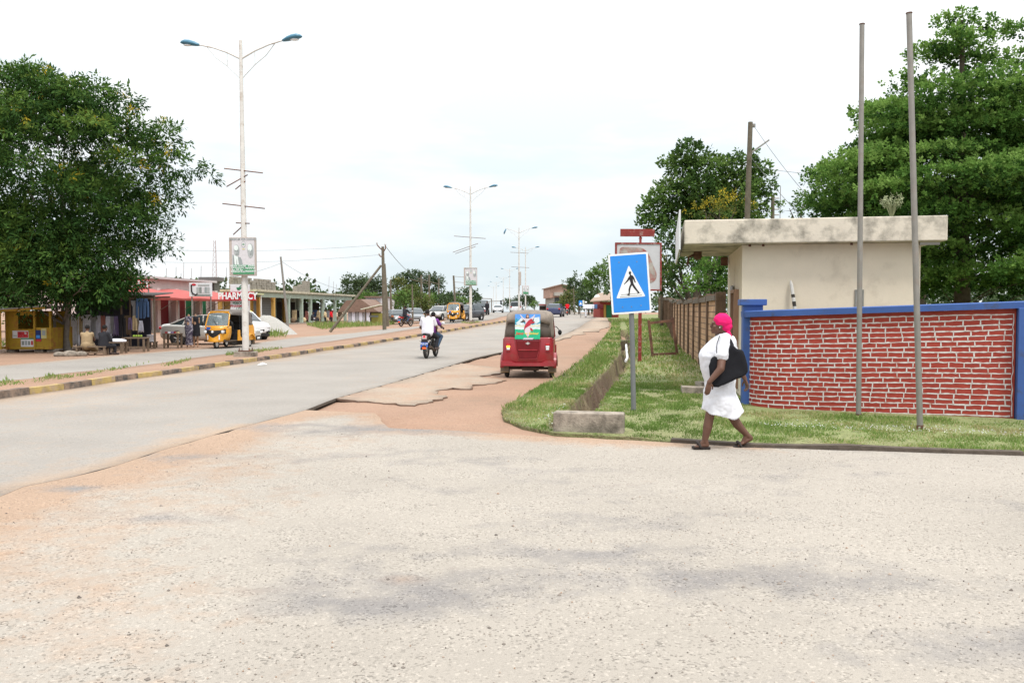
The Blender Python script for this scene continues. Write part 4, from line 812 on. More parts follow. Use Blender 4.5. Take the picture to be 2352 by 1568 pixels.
def person(label, loc, rz, J, shirt=None, trousers=None, sleeve=.5, shoes=None, hairm=None, hat=None, group=None, s=1., vox=.014, build=1., name='person', hands=True, legs=True, skirt=None):
    """J: joints in local metres; +Y is the way the person faces"""
    t = thing(name, label, 'person', loc, rz, group); V = {k: Vector(v) for k, v in J.items()}; b = build
    mb = MB(); ch, pe, ne = V['chest'], V['pelvis'], V['neck']
    mb.caps(pe, ch, .13*b, .125*b); mb.caps(ch, ne, .10*b, .055); mb.caps(ne, V['head'], .052, .05); head_mesh(mb, V['head'], PI+V.get('look', Vector((0,0,0))).z, V.get('look', Vector((0,0,0))).x)
    for q in 'LR':
        mb.caps(ch+(V['sh'+q]-ch)*.5, V['sh'+q], .07*b, .056*b); mb.caps(V['sh'+q], V['el'+q], .050*b, .040*b); mb.caps(V['el'+q], V['wr'+q], .041*b, .026)
        if hands: hd = (V['wr'+q]-V['el'+q]).normalized(); hd = (hd+V.get('hd'+q, Vector((0,0,0)))).normalized(); hand(mb, V['wr'+q], hd, V.get('pn'+q, Vector((0,0,-1))), 1., J.get('curl', (1.2,))[0] if 'curl' in J else .7)
        mb.caps(pe+(V['hi'+q]-pe)*.5, V['hi'+q], .10*b, .09*b); mb.caps(V['hi'+q], V['kn'+q], .085*b, .058); mb.caps(V['kn'+q], V['an'+q], .056, .034)
        tr = V.get('toe'+q, V['an'+q]+Vector((0,.17,-.06))); foot(mb, V['an'+q], Vector((V['an'+q].x, V['an'+q].y-.03, tr.z+.005)), tr)
    mb.build('body', m_skin, t, remesh=vox*.75)
    if shirt:
        mb = MB(); mb.caps(pe+Vector((0,0,-.02)), ch, .150*b, .148*b); 
        for q in 'LR':
            e_ = V['sh'+q].lerp(V['el'+q], min(1, sleeve)); mb.caps(ch, V['sh'+q], .135*b, .074*b); mb.caps(V['sh'+q], e_, .072*b, .064*b); mb.caps(pe+(V['hi'+q]-pe)*.8, ch+(V['sh'+q]-ch)*.45, .125*b, .115*b)
            if sleeve > 1: mb.caps(e_, V['el'+q].lerp(V['wr'+q], sleeve-1), .06*b, .042)
        mb.caps(ch, ne, .12*b, .066); mb.build('shirt', shirt, t, remesh=vox, smi=4)
    if trousers:
        mb = MB()
        for q in 'LR':
            mb.caps(pe, V['hi'+q], .135*b, .108*b); mb.caps(V['hi'+q], V['kn'+q], .105*b, .075); mb.caps(V['kn'+q], V['kn'+q].lerp(V['an'+q], .92), .074, .058)
        mb.build('trousers', trousers, t, remesh=vox, smi=3)
    if skirt:
        mb = MB(); k0 = (V['knL']+V['knR'])/2; mb.caps(pe, k0, .19, .17); 
        for q in 'LR': mb.caps(V['hi'+q], V['kn'+q]+Vector((0,0,-.15)), .13, .13)
        mb.build('skirt', skirt, t, remesh=vox, smi=4)
    if shoes:
        for q in 'LR': tr = V.get('toe'+q, V['an'+q]+Vector((0,.17,-.06))); mb = MB(); h_ = Vector((V['an'+q].x, V['an'+q].y-.05, tr.z+.01)); mb.caps(h_, tr+Vector((0,.01,.005)), .045, .04); mb.caps(V['an'+q], h_.lerp(tr, .5), .045, .043); mb.build('shoe', shoes, t, remesh=vox*.8)
    if hairm: MB().ell(V['head']+Vector((0,-.018,.035)), (.083,.098,.090)).build('hair', hairm, t, smooth=60)
    if hat: MB().ell(V['head']+Vector((0,-.005,.03)), (.11,.125,.115)).build('headwear', hat, t, smooth=60)
    return t
def stand(h=1.7, step=0., arm=0.): 
    k = h/1.7; J = dict(head=(0,.02,1.58), neck=(0,0,1.42), chest=(0,0,1.24), pelvis=(0,0,.95), shL=(-.17,0,1.38), shR=(.17,0,1.38), elL=(-.22,-.02,1.10), elR=(.22,-.02,1.10), wrL=(-.22,.08,.86), wrR=(.22,.08,.86), hiL=(-.09,0,.92), hiR=(.09,0,.92), knL=(-.10,.02+step*.2,.50), knR=(.10,.02-step*.05,.50), anL=(-.10,step*.25,.09), anR=(.10,-step*.3,.11))
    return {a: tuple(c*k for c in b) for a, b in J.items()}
# ---------------------------------------------------------------- the woman walking left, figure local frame: x = image right, y = away, z = up; she faces -x
wd_ = 10.06; K = 1898/wd_; ox = 1662.
def wpx(px, py, y=0.): return Vector(((px-ox)/K, y, (1036-py)/K))
tw = thing('person', 'woman in a white dress and bright pink headscarf walking past the brick wall', 'person', (X(ox,wd_), wd_, 0.012))
sk = MB()
hc = wpx(1653, 752); Q = None
old = sk.T; sk.T = Matrix.Translation(hc) @ Matrix.Rotation(R(-90-8), 4, 'Z') @ Matrix.Rotation(R(-4), 4, 'X'); head_mesh(sk, (0,0,0), s=1.03); sk.T = old
sk.caps(wpx(1659,764,.0), wpx(1668,786), .056, .064)
shn = wpx(1654, 792, -.19); eln = wpx(1640, 848, -.345); wrn = wpx(1614, 877, -.36)
sk.caps(shn, eln, .058, .047); sk.caps(eln, wrn, .047, .028); hand(sk, wrn, (-.12,.02,-1), (-.2,.9,0), 1.05, .35)
shf = wpx(1689, 802, .20); elf = wpx(1710, 850, .24); wrf = wpx(1726, 880, .25); sk.caps(shf, elf, .052, .042); sk.caps(elf, wrf, .042, .027); hand(sk, wrf, (.35,0,-1), (-1,-.2,-.3), 1.05, .6)
hpf = wpx(1650, 905, -.07); kn0 = wpx(1634,935,-.08); knl = wpx(1627, 966, -.085); anl = wpx(1618, 1014, -.085); sk.caps(hpf, kn0, .085, .065); sk.caps(kn0, knl, .065, .056); sk.caps(knl, wpx(1624,985,-.085), .056, .058); sk.caps(wpx(1624,985,-.085), anl, .058, .037)
foot(sk, anl, wpx(1622,1026,-.085), wpx(1599,1028,-.085), 1.05)
hpb = wpx(1670, 905, .08); knr = wpx(1690, 965, .09); anr = wpx(1723, 1007, .09); sk.caps(hpb, knr, .09, .062); sk.caps(knr, wpx(1701,983,.09), .062, .057); sk.caps(wpx(1701,983,.09), anr, .057, .036)
foot(sk, anr, wpx(1732,1016,.09), wpx(1704,1031,.09), 1.05)
sk.caps(wpx(1662,890), wpx(1662,820), .11, .11)
sk.build('body', m_skin, tw, remesh=.0068, smi=2)
m_dress = cloth('white_cotton', (.64,.64,.68)); dm = MB()
sec = [(772,1652,1674,.09),(779,1642,1683,.155),(788,1631,1688,.195),(800,1620,1691,.21),(812,1611,1693,.215),(823,1607,1693,.215),(836,1608,1692,.205),(850,1611,1691,.195),(866,1614,1691,.19),(882,1621,1689,.19),(895,1621,1688,.20),(908,1618,1691,.21),(925,1617,1698,.22),(940,1615,1706,.225)]
rg = []
for py, a, b, hd_ in sec:
    c = wpx((a+b)/2, py); hx = (b-a)/2/K; rg.append([Vector((c.x+hx*math.copysign(abs(math.cos(2*PI*i/28))**.9, math.cos(2*PI*i/28)), hd_*math.sin(2*PI*i/28), c.z)) for i in range(28)])
hem = [(1614,943),(1621,950),(1630,952),(1650,958),(1670,963),(1682,962),(1694,957),(1704,950),(1711,945)]
rg2 = []
for i in range(28):
    a = 2*PI*i/28; u = math.cos(a); px = 1662.5+48.5*u; zpy = np.interp(px, [h[0] for h in hem], [h[1] for h in hem]); q = wpx(px, zpy); rg2.append(Vector((q.x, .23*math.sin(a)*(1+.05*math.sin(5*a)), q.z-.01+.010*math.sin(6*a))))
rg.append(rg2); dm.loft(rg, cap=True)
dm.caps(wpx(1658,786,-.16), wpx(1647,818,-.255), .085, .092); dm.caps(wpx(1686,790,.16), wpx(1695,815,.23), .072, .076)
dd = dm.build('dress', m_dress, tw, remesh=.009, smi=4)
tx = bpy.data.textures.new('cloth_folds', 'CLOUDS'); tx.noise_scale = .15; tx.noise_depth = 2
q = dd.modifiers.new('folds', 'DISPLACE'); q.texture = tx; q.strength = .03; q.mid_level = .5; q.texture_coords = 'LOCAL'
tx2 = bpy.data.textures.new('fine_folds', 'CLOUDS'); tx2.noise_scale = .055; tx2.noise_depth = 1
q = dd.modifiers.new('fine_folds', 'DISPLACE'); q.texture = tx2; q.strength = .011; q.mid_level = .5; q.texture_coords = 'LOCAL'
m_scarf = cloth('bright_pink_cloth', (.66,.014,.13)); sm_ = MB(); sm_.ell(wpx(1660,743.5,0), (.115,.104,.100), rot=Matrix.Rotation(R(20), 3, 'Y')); sm_.ell(wpx(1666,755,0), (.086,.088,.070))
sm_.caps(wpx(1670,757,-.03), wpx(1671,764,-.04), .032, .026); sm_.caps(wpx(1671,766,-.04), wpx(1671,785,-.09), .026, .040); sm_.caps(wpx(1673,764,-.0), wpx(1675,778,-.05), .022, .026)
so_ = sm_.build('headscarf', m_scarf, tw, remesh=.007, smi=3); q = so_.modifiers.new('folds', 'DISPLACE'); q.texture = tx2; q.strength = .016; q.mid_level = .5
MB().ell(wpx(1650,757,-.080), .008).build('earring', m_chrome, tw)
m_sand = M('worn_black_sandal', (.028,.022,.02), rough=.7)
for hl, tl, yy in ((wpx(1629,1033,-.085), wpx(1589,1031,-.085), -.085), (wpx(1739,1037,.09), wpx(1693,1036,.09), .09)):
    mb = MB(); d = tl-hl; L_ = d.length
    pr_ = [(0,-.036),(.07,-.040),(.16,-.044),(.20,-.044),(L_,-.022),(L_+.008,0),(L_,.024),(.20,.046),(.16,.040),(.07,.036),(0,.034),(-.012,0)]
    m_ = Matrix.Translation(hl) @ d.to_track_quat('X','Z').to_matrix().to_4x4(); mb.prism(pr_, -.012, .012, m_); so = mb.build('sandal', m_sand, tw, bevel=.005)
    mb = MB(); f = hl+d*(.80 if yy > 0 else .72)
    mb.tube([f+Vector((.035,-.048,.01)), f+Vector((.01,-.03,.055)), f+Vector((-.005,0,.068)), f+Vector((.01,.03,.055)), f+Vector((.035,.048,.01))], [.016,.018,.018,.018,.016], 8); mb.build('strap', m_sand, so, smooth=60)
tb = thing('tote_bag', 'large slouching black cloth bag hanging from the walking woman\'s shoulder', 'bag', (X(ox,wd_), wd_, 0.012))
out_ = [(1630,819),(1621,828),(1618,842),(1621,862),(1624,883),(1631,891),(1645,886),(1661,879),(1678,871),(1693,865),(1706,857),(1702,840),(1698,824),(1693,807),(1684,808),(1674,802),(1668,792),(1663,800),(1655,818),(1643,822)]
mb = MB(); nn_ = len(out_); cx = sum(p[0] for p in out_)/nn_; cyy = sum(p[1] for p in out_)/nn_; rg = []
for o_, f in ((-.298,.6),(-.314,.88),(-.305,1.0),(-.27,1.05),(-.235,1.0),(-.222,.7)): rg.append([wpx(cx+(p[0]-cx)*f, cyy+(p[1]-cyy)*f, o_+.0) for p in out_])
mb.loft(rg); bo = mb.build('bag_body', cloth('black_cloth', (.013,.013,.016)), tb, smooth=70, sub=1)
q = bo.modifiers.new('folds', 'DISPLACE'); q.texture = tx2; q.strength = .022; q.mid_level = .5
MB().tube([wpx(1669,797,-.265), wpx(1666,784,-.225), wpx(1662,774,-.17), wpx(1657,770,-.10)], [.024,.018,.016,.014], 6).build('strap', MATS['black_cloth'], tb, smooth=60)
MB().tube([wpx(1634,822,-.31), wpx(1633,808,-.29), wpx(1636,792,-.25), wpx(1645,776,-.17)], .0045, 6).build('cord', MATS['black_cloth'], tb, smooth=60)
# ---------------------------------------------------------------- motorcycles
m_moto = M('black_motorcycle_paint', (.015,.015,.018), rough=.3, spec=.5, var=.05); m_mred = M('red_motorcycle_paint', (.35,.01,.01), rough=.3, spec=.5)
def motorcycle(label, loc, rz, paint, group, plate=True):
    t = thing('motorcycle', label, 'motorcycle', loc, rz, group)
    for y_ in (-.63, .66):
        w_ = MB().torus((0,y_,.30), .25, .052, sy=1.05).build('wheel', m_rub, t, smooth=60); mb = MB(); mb.torus((0,y_,.30), .205, .014, n=18, m=6)
        for k in range(6): a = 2*PI*k/6; mb.tube([(0,y_,.30),(0,y_+.2*math.cos(a),.30+.2*math.sin(a))], .012, 5)
        mb.cyl((0,y_,.30), .05, .09, 12, axis='X'); mb.build('rim', M('dusty_alloy', (.3,.28,.26), rough=.5, metal=.5), w_, smooth=40)
    mb = MB(); mb.tube([(0,.50,.92),(0,.30,.86),(0,-.05,.62),(0,-.2,.35)], .03, 8); mb.tube([(0,.5,.9),(0,.30,.5),(0,.05,.30),(0,-.2,.33)], .025, 8)
    for s in (-1, 1): mb.tube([(s*.09,-.15,.38),(s*.09,-.63,.30)], .022, 8)
    mb.build('frame', m_chas, t, smooth=60)
    for s in (-1, 1): MB().tube([(s*.11,-.6,.32),(s*.13,-.42,.68)], [.03,.028], 10).build('rear_shock', m_chrome if s < 0 else m_moto, t, smooth=60)
    mb = MB(); mb.box((0,.10,.40), (.26,.34,.24)); mb.cyl((0,.17,.55), .075, .2, 12); mb.cyl((.15,.05,.36), .09, .05, 14, axis='X'); mb.cyl((-.15,.05,.36), .09, .05, 14, axis='X'); mb.build('engine', M('engine_metal', (.12,.115,.11), rough=.5, metal=.6, var=.2), t, bevel=.015)
    mb = MB(); mb.tube([(.13,.25,.32),(.17,0,.24),(.18,-.3,.28),(.19,-.82,.42)], [.022,.03,.048,.05], 10); mb.build('exhaust', m_chas, t, smooth=60)
    for s in (-1, 1): MB().tube([(s*.09,.66,.30),(s*.09,.50,.95)], .024, 8).build('fork', m_steel, t, smooth=60)
    mb = MB(); rg = []
    for y_, z0_, z1_, w_ in ((.05,.74,.84,.08),(.15,.72,.92,.13),(.30,.76,.96,.14),(.42,.82,.92,.09)): rg.append([Vector((w_*math.cos(a), y_, (z0_+z1_)/2+(z1_-z0_)/2*math.sin(a))) for a in np.linspace(0, 2*PI, 13)[:-1]])
    mb.loft(rg); mb.build('fuel_tank', paint, t, smooth=70)
    mb = MB(); rg = []
    for y_, z_, w_ in ((.08,.76,.10),(-.15,.77,.13),(-.45,.82,.14),(-.78,.85,.10)): rg.append([Vector((-w_,y_,z_-.05)), Vector((-w_*.95,y_,z_+.02)), Vector((0,y_,z_+.035)), Vector((w_*.95,y_,z_+.02)), Vector((w_,y_,z_-.05)), Vector((0,y_,z_-.06))])
    mb.loft(rg); mb.build('seat', m_seat, t, smooth=50)
    mb = MB(); mb.add([(-.09,-.80,.80),(.09,-.80,.80),(.11,-.35,.78),(-.11,-.35,.78),(-.07,-.88,.66),(.07,-.88,.66),(.10,-.40,.62),(-.10,-.40,.62)], [(0,1,2,3),(7,6,5,4),(0,4,5,1),(1,5,6,2),(2,6,7,3),(3,7,4,0)]); mb.build('tail_cowl', paint, t, bevel=.02)
    tl = MB().box((0,-.885,.735), (.17,.03,.12)).build('tail_light', M('pale_reflector', (.5,.42,.42), rough=.3), t, bevel=.015); MB().ell((0,-.90,.765), (.04,.02,.035)).build('red_lens', M('lit_red_lens', (1.,.03,.04), emit=.6, var=0), tl, smooth=60)
    MB().box((0,-.88,.615), (.20,.04,.11)).build('tail_bracket', m_moto, t)
    if plate:
        pl_ = MB().box((0,-.915,.49), (.27,.008,.16), rx=R(-8)).build('number_plate', m_plate, t)
        for s_, z_ in (('M-22 GR',.525),('5262',.455)): text('digits', s_, m_swhite, pl_, (0,-.926+(z_-.49)*-.14,z_), .072, bold=.0015, ext=.001)
    MB().box((0,-.92,.375), (.13,.03,.05)).build('reflector', M('glowing_red_orange_reflector', (1.,.10,.02), emit=.9, var=0), t, bevel=.015)  # reflector is no lamp; emission gives it an added glow
    rm = MB(); rg = []
    for k in range(7): a = R(60+100*k/6); y_, z_ = -.63+.34*math.cos(a), .30+.34*math.sin(a); rg.append([Vector((-.07,y_,z_-.03)), Vector((-.055,y_,z_)), Vector((.055,y_,z_)), Vector((.07,y_,z_-.03))])
    rm.loft(rg, cap=False, close=False); rm.build('rear_mudguard', m_moto, t, smooth=60, solid=.008)
    fm_ = MB(); rg = []
    for k in range(7): a = R(40+100*k/6); y_, z_ = .66+.33*math.cos(a), .30+.33*math.sin(a); rg.append([Vector((-.06,y_,z_-.02)), Vector((-.045,y_,z_)), Vector((.045,y_,z_)), Vector((.06,y_,z_-.02))])
    fm_.loft(rg, cap=False, close=False); fm_.build('front_mudguard', paint, t, smooth=60, solid=.008)
    for s in (-1, 1):
        MB().tube([(s*.10,-.80,.62),(s*.19,-.82,.63)], [.012,.026], 8).build('indicator', M('clear_indicator', (.55,.5,.45), rough=.3), t)
        MB().tube([(s*.06,-.1,.33),(s*.24,-.1,.33)], .014, 6).build('foot_peg', m_chas, t)
    mb = MB(); mb.tube([(-.36,.36,1.03),(-.2,.44,1.05),(0,.5,.98),(.2,.44,1.05),(.36,.36,1.03)], .013, 8); mb.build('handlebar', m_chrome, t, smooth=60)
    for s in (-1, 1):
        mr_ = MB().tube([(s*.24,.42,1.05),(s*.30,.44,1.20)], .008, 5).build('mirror', m_black, t); MB().ell((s*.34,.43,1.22), (.065,.018,.04)).build('mirror_glass', m_lampw if s > 0 else m_black, mr_, smooth=60)
    MB().ell((0,.60,.92), (.085,.07,.09)).build('headlight', m_lampw, t, smooth=60)
    MB().torus((.22,-.22,.33), .05, .008, n=14, m=5).build('guard_ring', m_chrome, t); return t
def rider(dy=0, lean=0., head=0.): 
    return dict(head=(head,.10+dy,1.53), neck=(0,.04+dy,1.37), chest=(0,dy,1.18), pelvis=(0,-.06+dy,.92), shL=(-.17,.03+dy,1.33), shR=(.17,.03+dy,1.33), elL=(-.27,.20+dy,1.12), elR=(.27,.20+dy,1.12), wrL=(-.30,.36,1.07), wrR=(.32,.36,1.07), hdL=(0,.3,-.2), hdR=(0,.3,-.2), hiL=(-.10,-.04+dy,.88), hiR=(.10,-.04+dy,.88), knL=(-.24,.30+dy,.72), knR=(.24,.30+dy,.72), anL=(-.20,-.02+dy,.40), anR=(.20,-.02+dy,.40), toeL=(-.21,.13+dy,.33), toeR=(.21,.13+dy,.33), curl=(1.4,0,0))
m_jean = cloth('blue_denim', (.05,.08,.13)); m_dark = cloth('dark_cotton', (.025,.025,.03)); m_wt = cloth('white_tee', (.72,.70,.76)); m_purp = cloth('purple_tee', (.16,.04,.22)); m_shoe = M('brown_shoe', (.06,.04,.035), rough=.7)
g_m = 'motorcycles on the road'; mp_ = P(977, 825); mh = R(-9)
MO = (mp_.x+.74*.156, mp_.y+.78, .02); motorcycle('black motorcycle with a blue number plate carrying two men, nearest on the road', MO, mh, m_moto, g_m)
jp = rider(-.40, head=-.03); jp['head'] = (-.02,-.36,1.58); jp.update(elL=(-.30,-.28,1.06), elR=(.28,-.26,1.06), wrL=(-.22,-.06,.98), wrR=(.22,-.06,.98), anL=(-.25,-.30,.36), anR=(.25,-.28,.36), toeL=(-.28,-.14,.31), toeR=(.28,-.12,.31), knL=(-.25,-.06,.70), knR=(.25,-.06,.70), neck=(0,-.37,1.43), chest=(0,-.41,1.22), shL=(-.19,-.38,1.37), shR=(.19,-.38,1.37))
person('man in a white T-shirt riding pillion on the nearest motorcycle, seen from behind', MO, mh, jp, m_wt, m_dark, .62, m_shoe, m_hair, s=1, build=1.12)
jd = rider(.05); jd['head'] = (.06,.14,1.50); jd.update(shR=(.20,.08,1.31), elR=(.34,.20,1.08), wrR=(.35,.36,1.06), knR=(.30,.32,.74), anR=(.22,.05,.38), toeR=(.23,.2,.32))
person('man in a purple T-shirt and blue jeans steering the nearest motorcycle', MO, mh, jd, m_purp, m_jean, .6, m_shoe, m_hair, build=1.05)
q2 = P(932,750); m2 = (q2.x, q2.y, q2.z+.015); motorcycle('small red motorcycle on the opposite road with a rider in black', m2, R(-28), m_mred, g_m)
person('rider in a black shirt and jeans on the small red motorcycle on the opposite road', m2, R(-28), rider(-.1), m_dark, m_jean, 1.4, m_shoe, m_hair, vox=.025, hands=False)
m3 = (X(1303,104), 104, Z(9,104)+.02); motorcycle('dark motorcycle far up the road with a rider in red', m3, R(-6), m_moto, g_m, plate=False)
person('rider in a bright red shirt on the far motorcycle', m3, R(-6), rider(-.1), cloth('red_shirt', (.6,.01,.02)), m_dark, 1.4, m_shoe, m_hair, vox=.03, hands=False)
# ---------------------------------------------------------------- cars
m_cg = M('car_glass', (.03,.04,.045), rough=.06, var=.02, spec=.9); m_trim = M('car_trim', (.02,.02,.02), rough=.6)
def car(name, label, cat, loc, rz, paint, spec, group, plate=None, lamps=True, extra=None):
    """spec: L length, W width, lower body stations, roof stations; +Y forward"""
    t = thing(name, label, cat, loc, rz, group); Lh, Wd = spec['L']/2, spec['W']/2
    rg = []
    for y, zb, zs, w in spec['body']:        # y, underside, shoulder, width factor
        w = Wd*w; rg.append([Vector((-w*.90,y,zb)), Vector((-w,y,zb+.12)), Vector((-w*1.0,y,(zb+zs)/2)), Vector((-w*.985,y,zs-.06)), Vector((-w*.90,y,zs)), Vector((0,y,zs+.035)), Vector((w*.90,y,zs)), Vector((w*.985,y,zs-.06)), Vector((w,y,(zb+zs)/2)), Vector((w,y,zb+.12)), Vector((w*.90,y,zb))])
    MB().loft(rg).build('body', paint, t, smooth=45, sub=1)
    R_ = spec['roof']                        # y, base z, top z, half width at base, at top
    ga = MB(); rg = [[Vector((-wb*Wd,y,zb)), Vector((-(wt*.4+wb*.6)*Wd*1.0,y,zb+(zt-zb)*.5)), Vector((-wt*Wd,y,zt-.02)), Vector((0,y,zt)), Vector((wt*Wd,y,zt-.02)), Vector(((wt*.4+wb*.6)*Wd,y,zb+(zt-zb)*.5)), Vector((wb*Wd,y,zb))] for y, zb, zt, wb, wt in R_]
    ga.loft(rg); ga.build('windows', m_cg, t, smooth=40)
    rf = MB(); rr_ = [r for r in R_ if r[2] > max(q[2] for q in R_)-.12]
    rg = [[Vector((-(wt+.012)*Wd,y,zt-.055)), Vector((-(wt-.03)*Wd,y,zt-.0)), Vector((0,y,zt+.02)), Vector(((wt-.03)*Wd,y,zt-.0)), Vector(((wt+.012)*Wd,y,zt-.055))] for y, zb, zt, wb, wt in rr_]
    rf.loft(rg); rf.build('roof', paint, t, smooth=50)
    for s in (-1, 1):
        for (ya, za, wa), (yb, zb_, wb_) in spec['pillars']: MB().tube([(s*wa*Wd,ya,za),(s*wb_*Wd,yb,zb_)], .035, 6).build('pillar', paint, t, smooth=60)
        for y in spec['axles']:
            c = MB().cyl((s*(Wd-.10),y,.345), .37, .18, 24, axis='X').build('wheel_arch', m_trim, t)
            w_ = MB().torus((s*(Wd-.07),y,.32), .24, .085, sy=1.1).build('wheel', m_rub, t, smooth=60); mb = MB(); mb.torus((s*(Wd-.03),y,.32), .195, .02, n=18, m=5)
            for k in range(5): a = 2*PI*k/5+.3; mb.tube([(s*(Wd-.01),y,.32),(s*(Wd-.02),y+.19*math.cos(a),.32+.19*math.sin(a))], .03, 5)
            mb.cyl((s*(Wd-.06),y,.32), .19, .05, 18, axis='X'); mb.build('rim', M('alloy_rim', (.42,.42,.43), rough=.35, metal=.7), w_)
        MB().ell((s*(Wd+.08),spec.get('mir', .55),spec['belt']+.08), (.10,.05,.07)).build('mirror', paint, t, smooth=60)
        yf, yr = spec['body'][-1][0], spec['body'][0][0]; zf, zr_ = spec['body'][-1][2], spec['body'][0][2]
        MB().ell((s*Wd*.66,yf-.10,zf-.09), (.19,.10,.07)).build('headlight', m_lampw, t, smooth=60); MB().ell((s*Wd*.78,yr+.05,zr_-.08), (.13,.09,.09)).build('tail_light', m_lampr, t, smooth=60)
        if spec.get('fog'): MB().ell((s*Wd*.68,yf-.07,.47), (.13,.05,.075)).build('fog_light', m_trim, t, smooth=60)
        for y in spec.get('handles', ()): MB().box((s*(Wd*1.0),y,spec['belt']-.10), (.03,.14,.03)).build('door_handle', m_chrome, t)
    yf = spec['body'][-1][0]; zf = spec['body'][-1][2]
    MB().box((0,yf-.06,zf-.12), (Wd*.85,.05,.09)).build('grille', m_trim, t, bevel=.01); MB().box((0,yf-.05,zf-.28), (Wd*.75,.06,.11)).build('lower_grille', m_trim, t, bevel=.01); MB().box((0,yf-.20,.30), (Wd*1.6,.3,.16)).build('bumper', m_trim, t, bevel=.03)
    MB().box((0,yf-.01,zf-.34), (.46,.015,.10)).build('number_plate', plate or m_swhite, t)
    if extra: extra(t)
    return t
sedan = dict(L=4.55, W=1.80, belt=.98, body=[(-2.27,.35,.92,.80),(-2.2,.28,1.02,.90),(-1.8,.22,1.04,.99),(-1.0,.2,1.0,1.0),(0,.2,.98,1.0),(.9,.2,.97,1.0),(1.6,.22,.90,.97),(2.1,.26,.78,.88),(2.27,.36,.68,.76)],
    roof=[(-1.75,1.0,1.05,.86,.78),(-1.0,.98,1.36,.9,.70),(-.4,.96,1.46,.92,.68),(.2,.95,1.46,.92,.68),(.6,.94,1.38,.92,.68),(1.25,.94,.99,.88,.80)],
    pillars=[((-1.72,1.03,.86),(-.95,1.37,.70)),((1.22,.97,.88),(.55,1.39,.69)),((-.15,.98,.93),(-.2,1.44,.70)),((-1.12,.99,.92),(-.98,1.36,.72))], axles=(-1.36,1.36), handles=(-.75,.35), fog=True)
suv = dict(L=4.25, W=1.78, belt=1.08, body=[(-2.12,.42,.98,.84),(-2.02,.34,1.1,.94),(-1.4,.28,1.1,1.0),(0,.28,1.08,1.0),(.9,.28,1.08,1.0),(1.5,.3,1.04,.97),(1.95,.34,.96,.90),(2.12,.42,.84,.80)],
    roof=[(-2.0,1.08,1.25,.86,.76),(-1.75,1.07,1.55,.9,.72),(-.9,1.05,1.64,.92,.72),(.1,1.05,1.64,.92,.72),(.6,1.05,1.55,.92,.70),(1.15,1.05,1.12,.88,.82)],
    pillars=[((-1.97,1.1,.87),(-1.7,1.56,.74)),((1.12,1.07,.89),(.55,1.56,.71)),((-.1,1.07,.93),(-.15,1.62,.73)),((-1.15,1.07,.93),(-1.1,1.6,.73))], axles=(-1.28,1.30), handles=(-.7,.4), fog=True)
hatch = dict(L=4.0, W=1.66, belt=.95, body=[(-2.0,.35,.95,.84),(-1.9,.26,1.0,.93),(-1.2,.22,.98,1.0),(0,.22,.96,1.0),(.9,.22,.94,1.0),(1.5,.24,.86,.96),(1.88,.28,.76,.9),(2.0,.36,.66,.8)],
    roof=[(-1.9,.96,1.02,.88,.82),(-1.6,.95,1.36,.9,.72),(-.9,.94,1.44,.92,.70),(.2,.94,1.45,.92,.70),(.55,.94,1.38,.92,.70),(1.15,.93,.97,.88,.80)],
    pillars=[((-1.86,.99,.88),(-1.55,1.37,.73)),((1.12,.95,.88),(.5,1.39,.71)),((-.1,.96,.93),(-.15,1.43,.72))], axles=(-1.25,1.25))
van = dict(L=4.6, W=1.75, belt=1.1, body=[(-2.3,.4,1.1,.9),(-2.2,.3,1.15,.97),(0,.28,1.12,1.0),(1.5,.28,1.08,1.0),(2.15,.3,.98,.94),(2.3,.4,.85,.85)],
    roof=[(-2.25,1.1,1.72,.92,.8),(-1.8,1.1,1.88,.94,.82),(1.0,1.1,1.88,.94,.82),(1.35,1.1,1.75,.93,.8),(1.95,1.08,1.14,.9,.84)],
    pillars=[((1.9,1.12,.9),(1.3,1.76,.82)),((.7,1.1,.95),(.7,1.86,.84)),((-.7,1.1,.95),(-.7,1.86,.84)),((-2.2,1.1,.93),(-2.2,1.7,.82))], axles=(-1.4,1.45))
def paint(name, c, metal=.0): return M(name, c, rough=.3, var=.03, spec=.5, metal=metal, coat=.6)
p_sil = paint('silver_car_paint', (.48,.46,.43), .3); p_wh = paint('white_car_paint', (.72,.73,.75)); p_gry = paint('grey_car_paint', (.22,.23,.24), .3); p_blk = paint('dark_car_paint', (.03,.035,.05)); p_org = paint('taxi_orange_paint', (.6,.18,.06))
g_c = 'cars along the road'
rw = P(409, 792); hs = R(-100+12); dirv = Vector((math.sin(-hs), math.cos(hs), 0)); nr_ = Vector((dirv.y, -dirv.x, 0))
car('parked_car', 'silver sedan parked behind the two dressed mannequins', 'car', (rw.x+dirv.x*1.36-nr_.x*.82, rw.y+dirv.y*1.36-nr_.y*.82, 0.0), hs, p_sil, sedan, g_c)
dS = 46.5; hv_ = R(-128); car('parked_car', 'white SUV parked behind the yellow three-wheeler by the gravel heap', 'car', (X(540,dS), dS+.3, .02), hv_, p_wh, suv, g_c)
def taxi_bits(t):
    for s in (-1, 1): MB().box((s*.78,1.30,.80), (.10,.62,.20)).build('orange_wing', p_org, t, bevel=.04)
qT = P(905,745); dT = qT.y; car('taxi', 'grey estate taxi with orange wings and a loaded roof rack beside the braced utility pole', 'car', (X(905,dT), dT+1.6, qT.z), R(180+24), p_gry, hatch, g_c, extra=taxi_bits, plate=M('yellow_plate', (.6,.45,.05)))
qT = P(948,743); dT2 = qT.y; car('taxi', 'grey and orange taxi behind the rider in black', 'car', (X(948,dT2), dT2+1, qT.z), R(180+12), p_gry, sedan, g_c, extra=taxi_bits)
dV = 108.; car('minibus', 'dark grey minibus coming over the rise on the opposite road', 'minibus', (X(1106,dV), dV, Z(0,dV)+.02), R(180-4), p_gry, van, g_c)
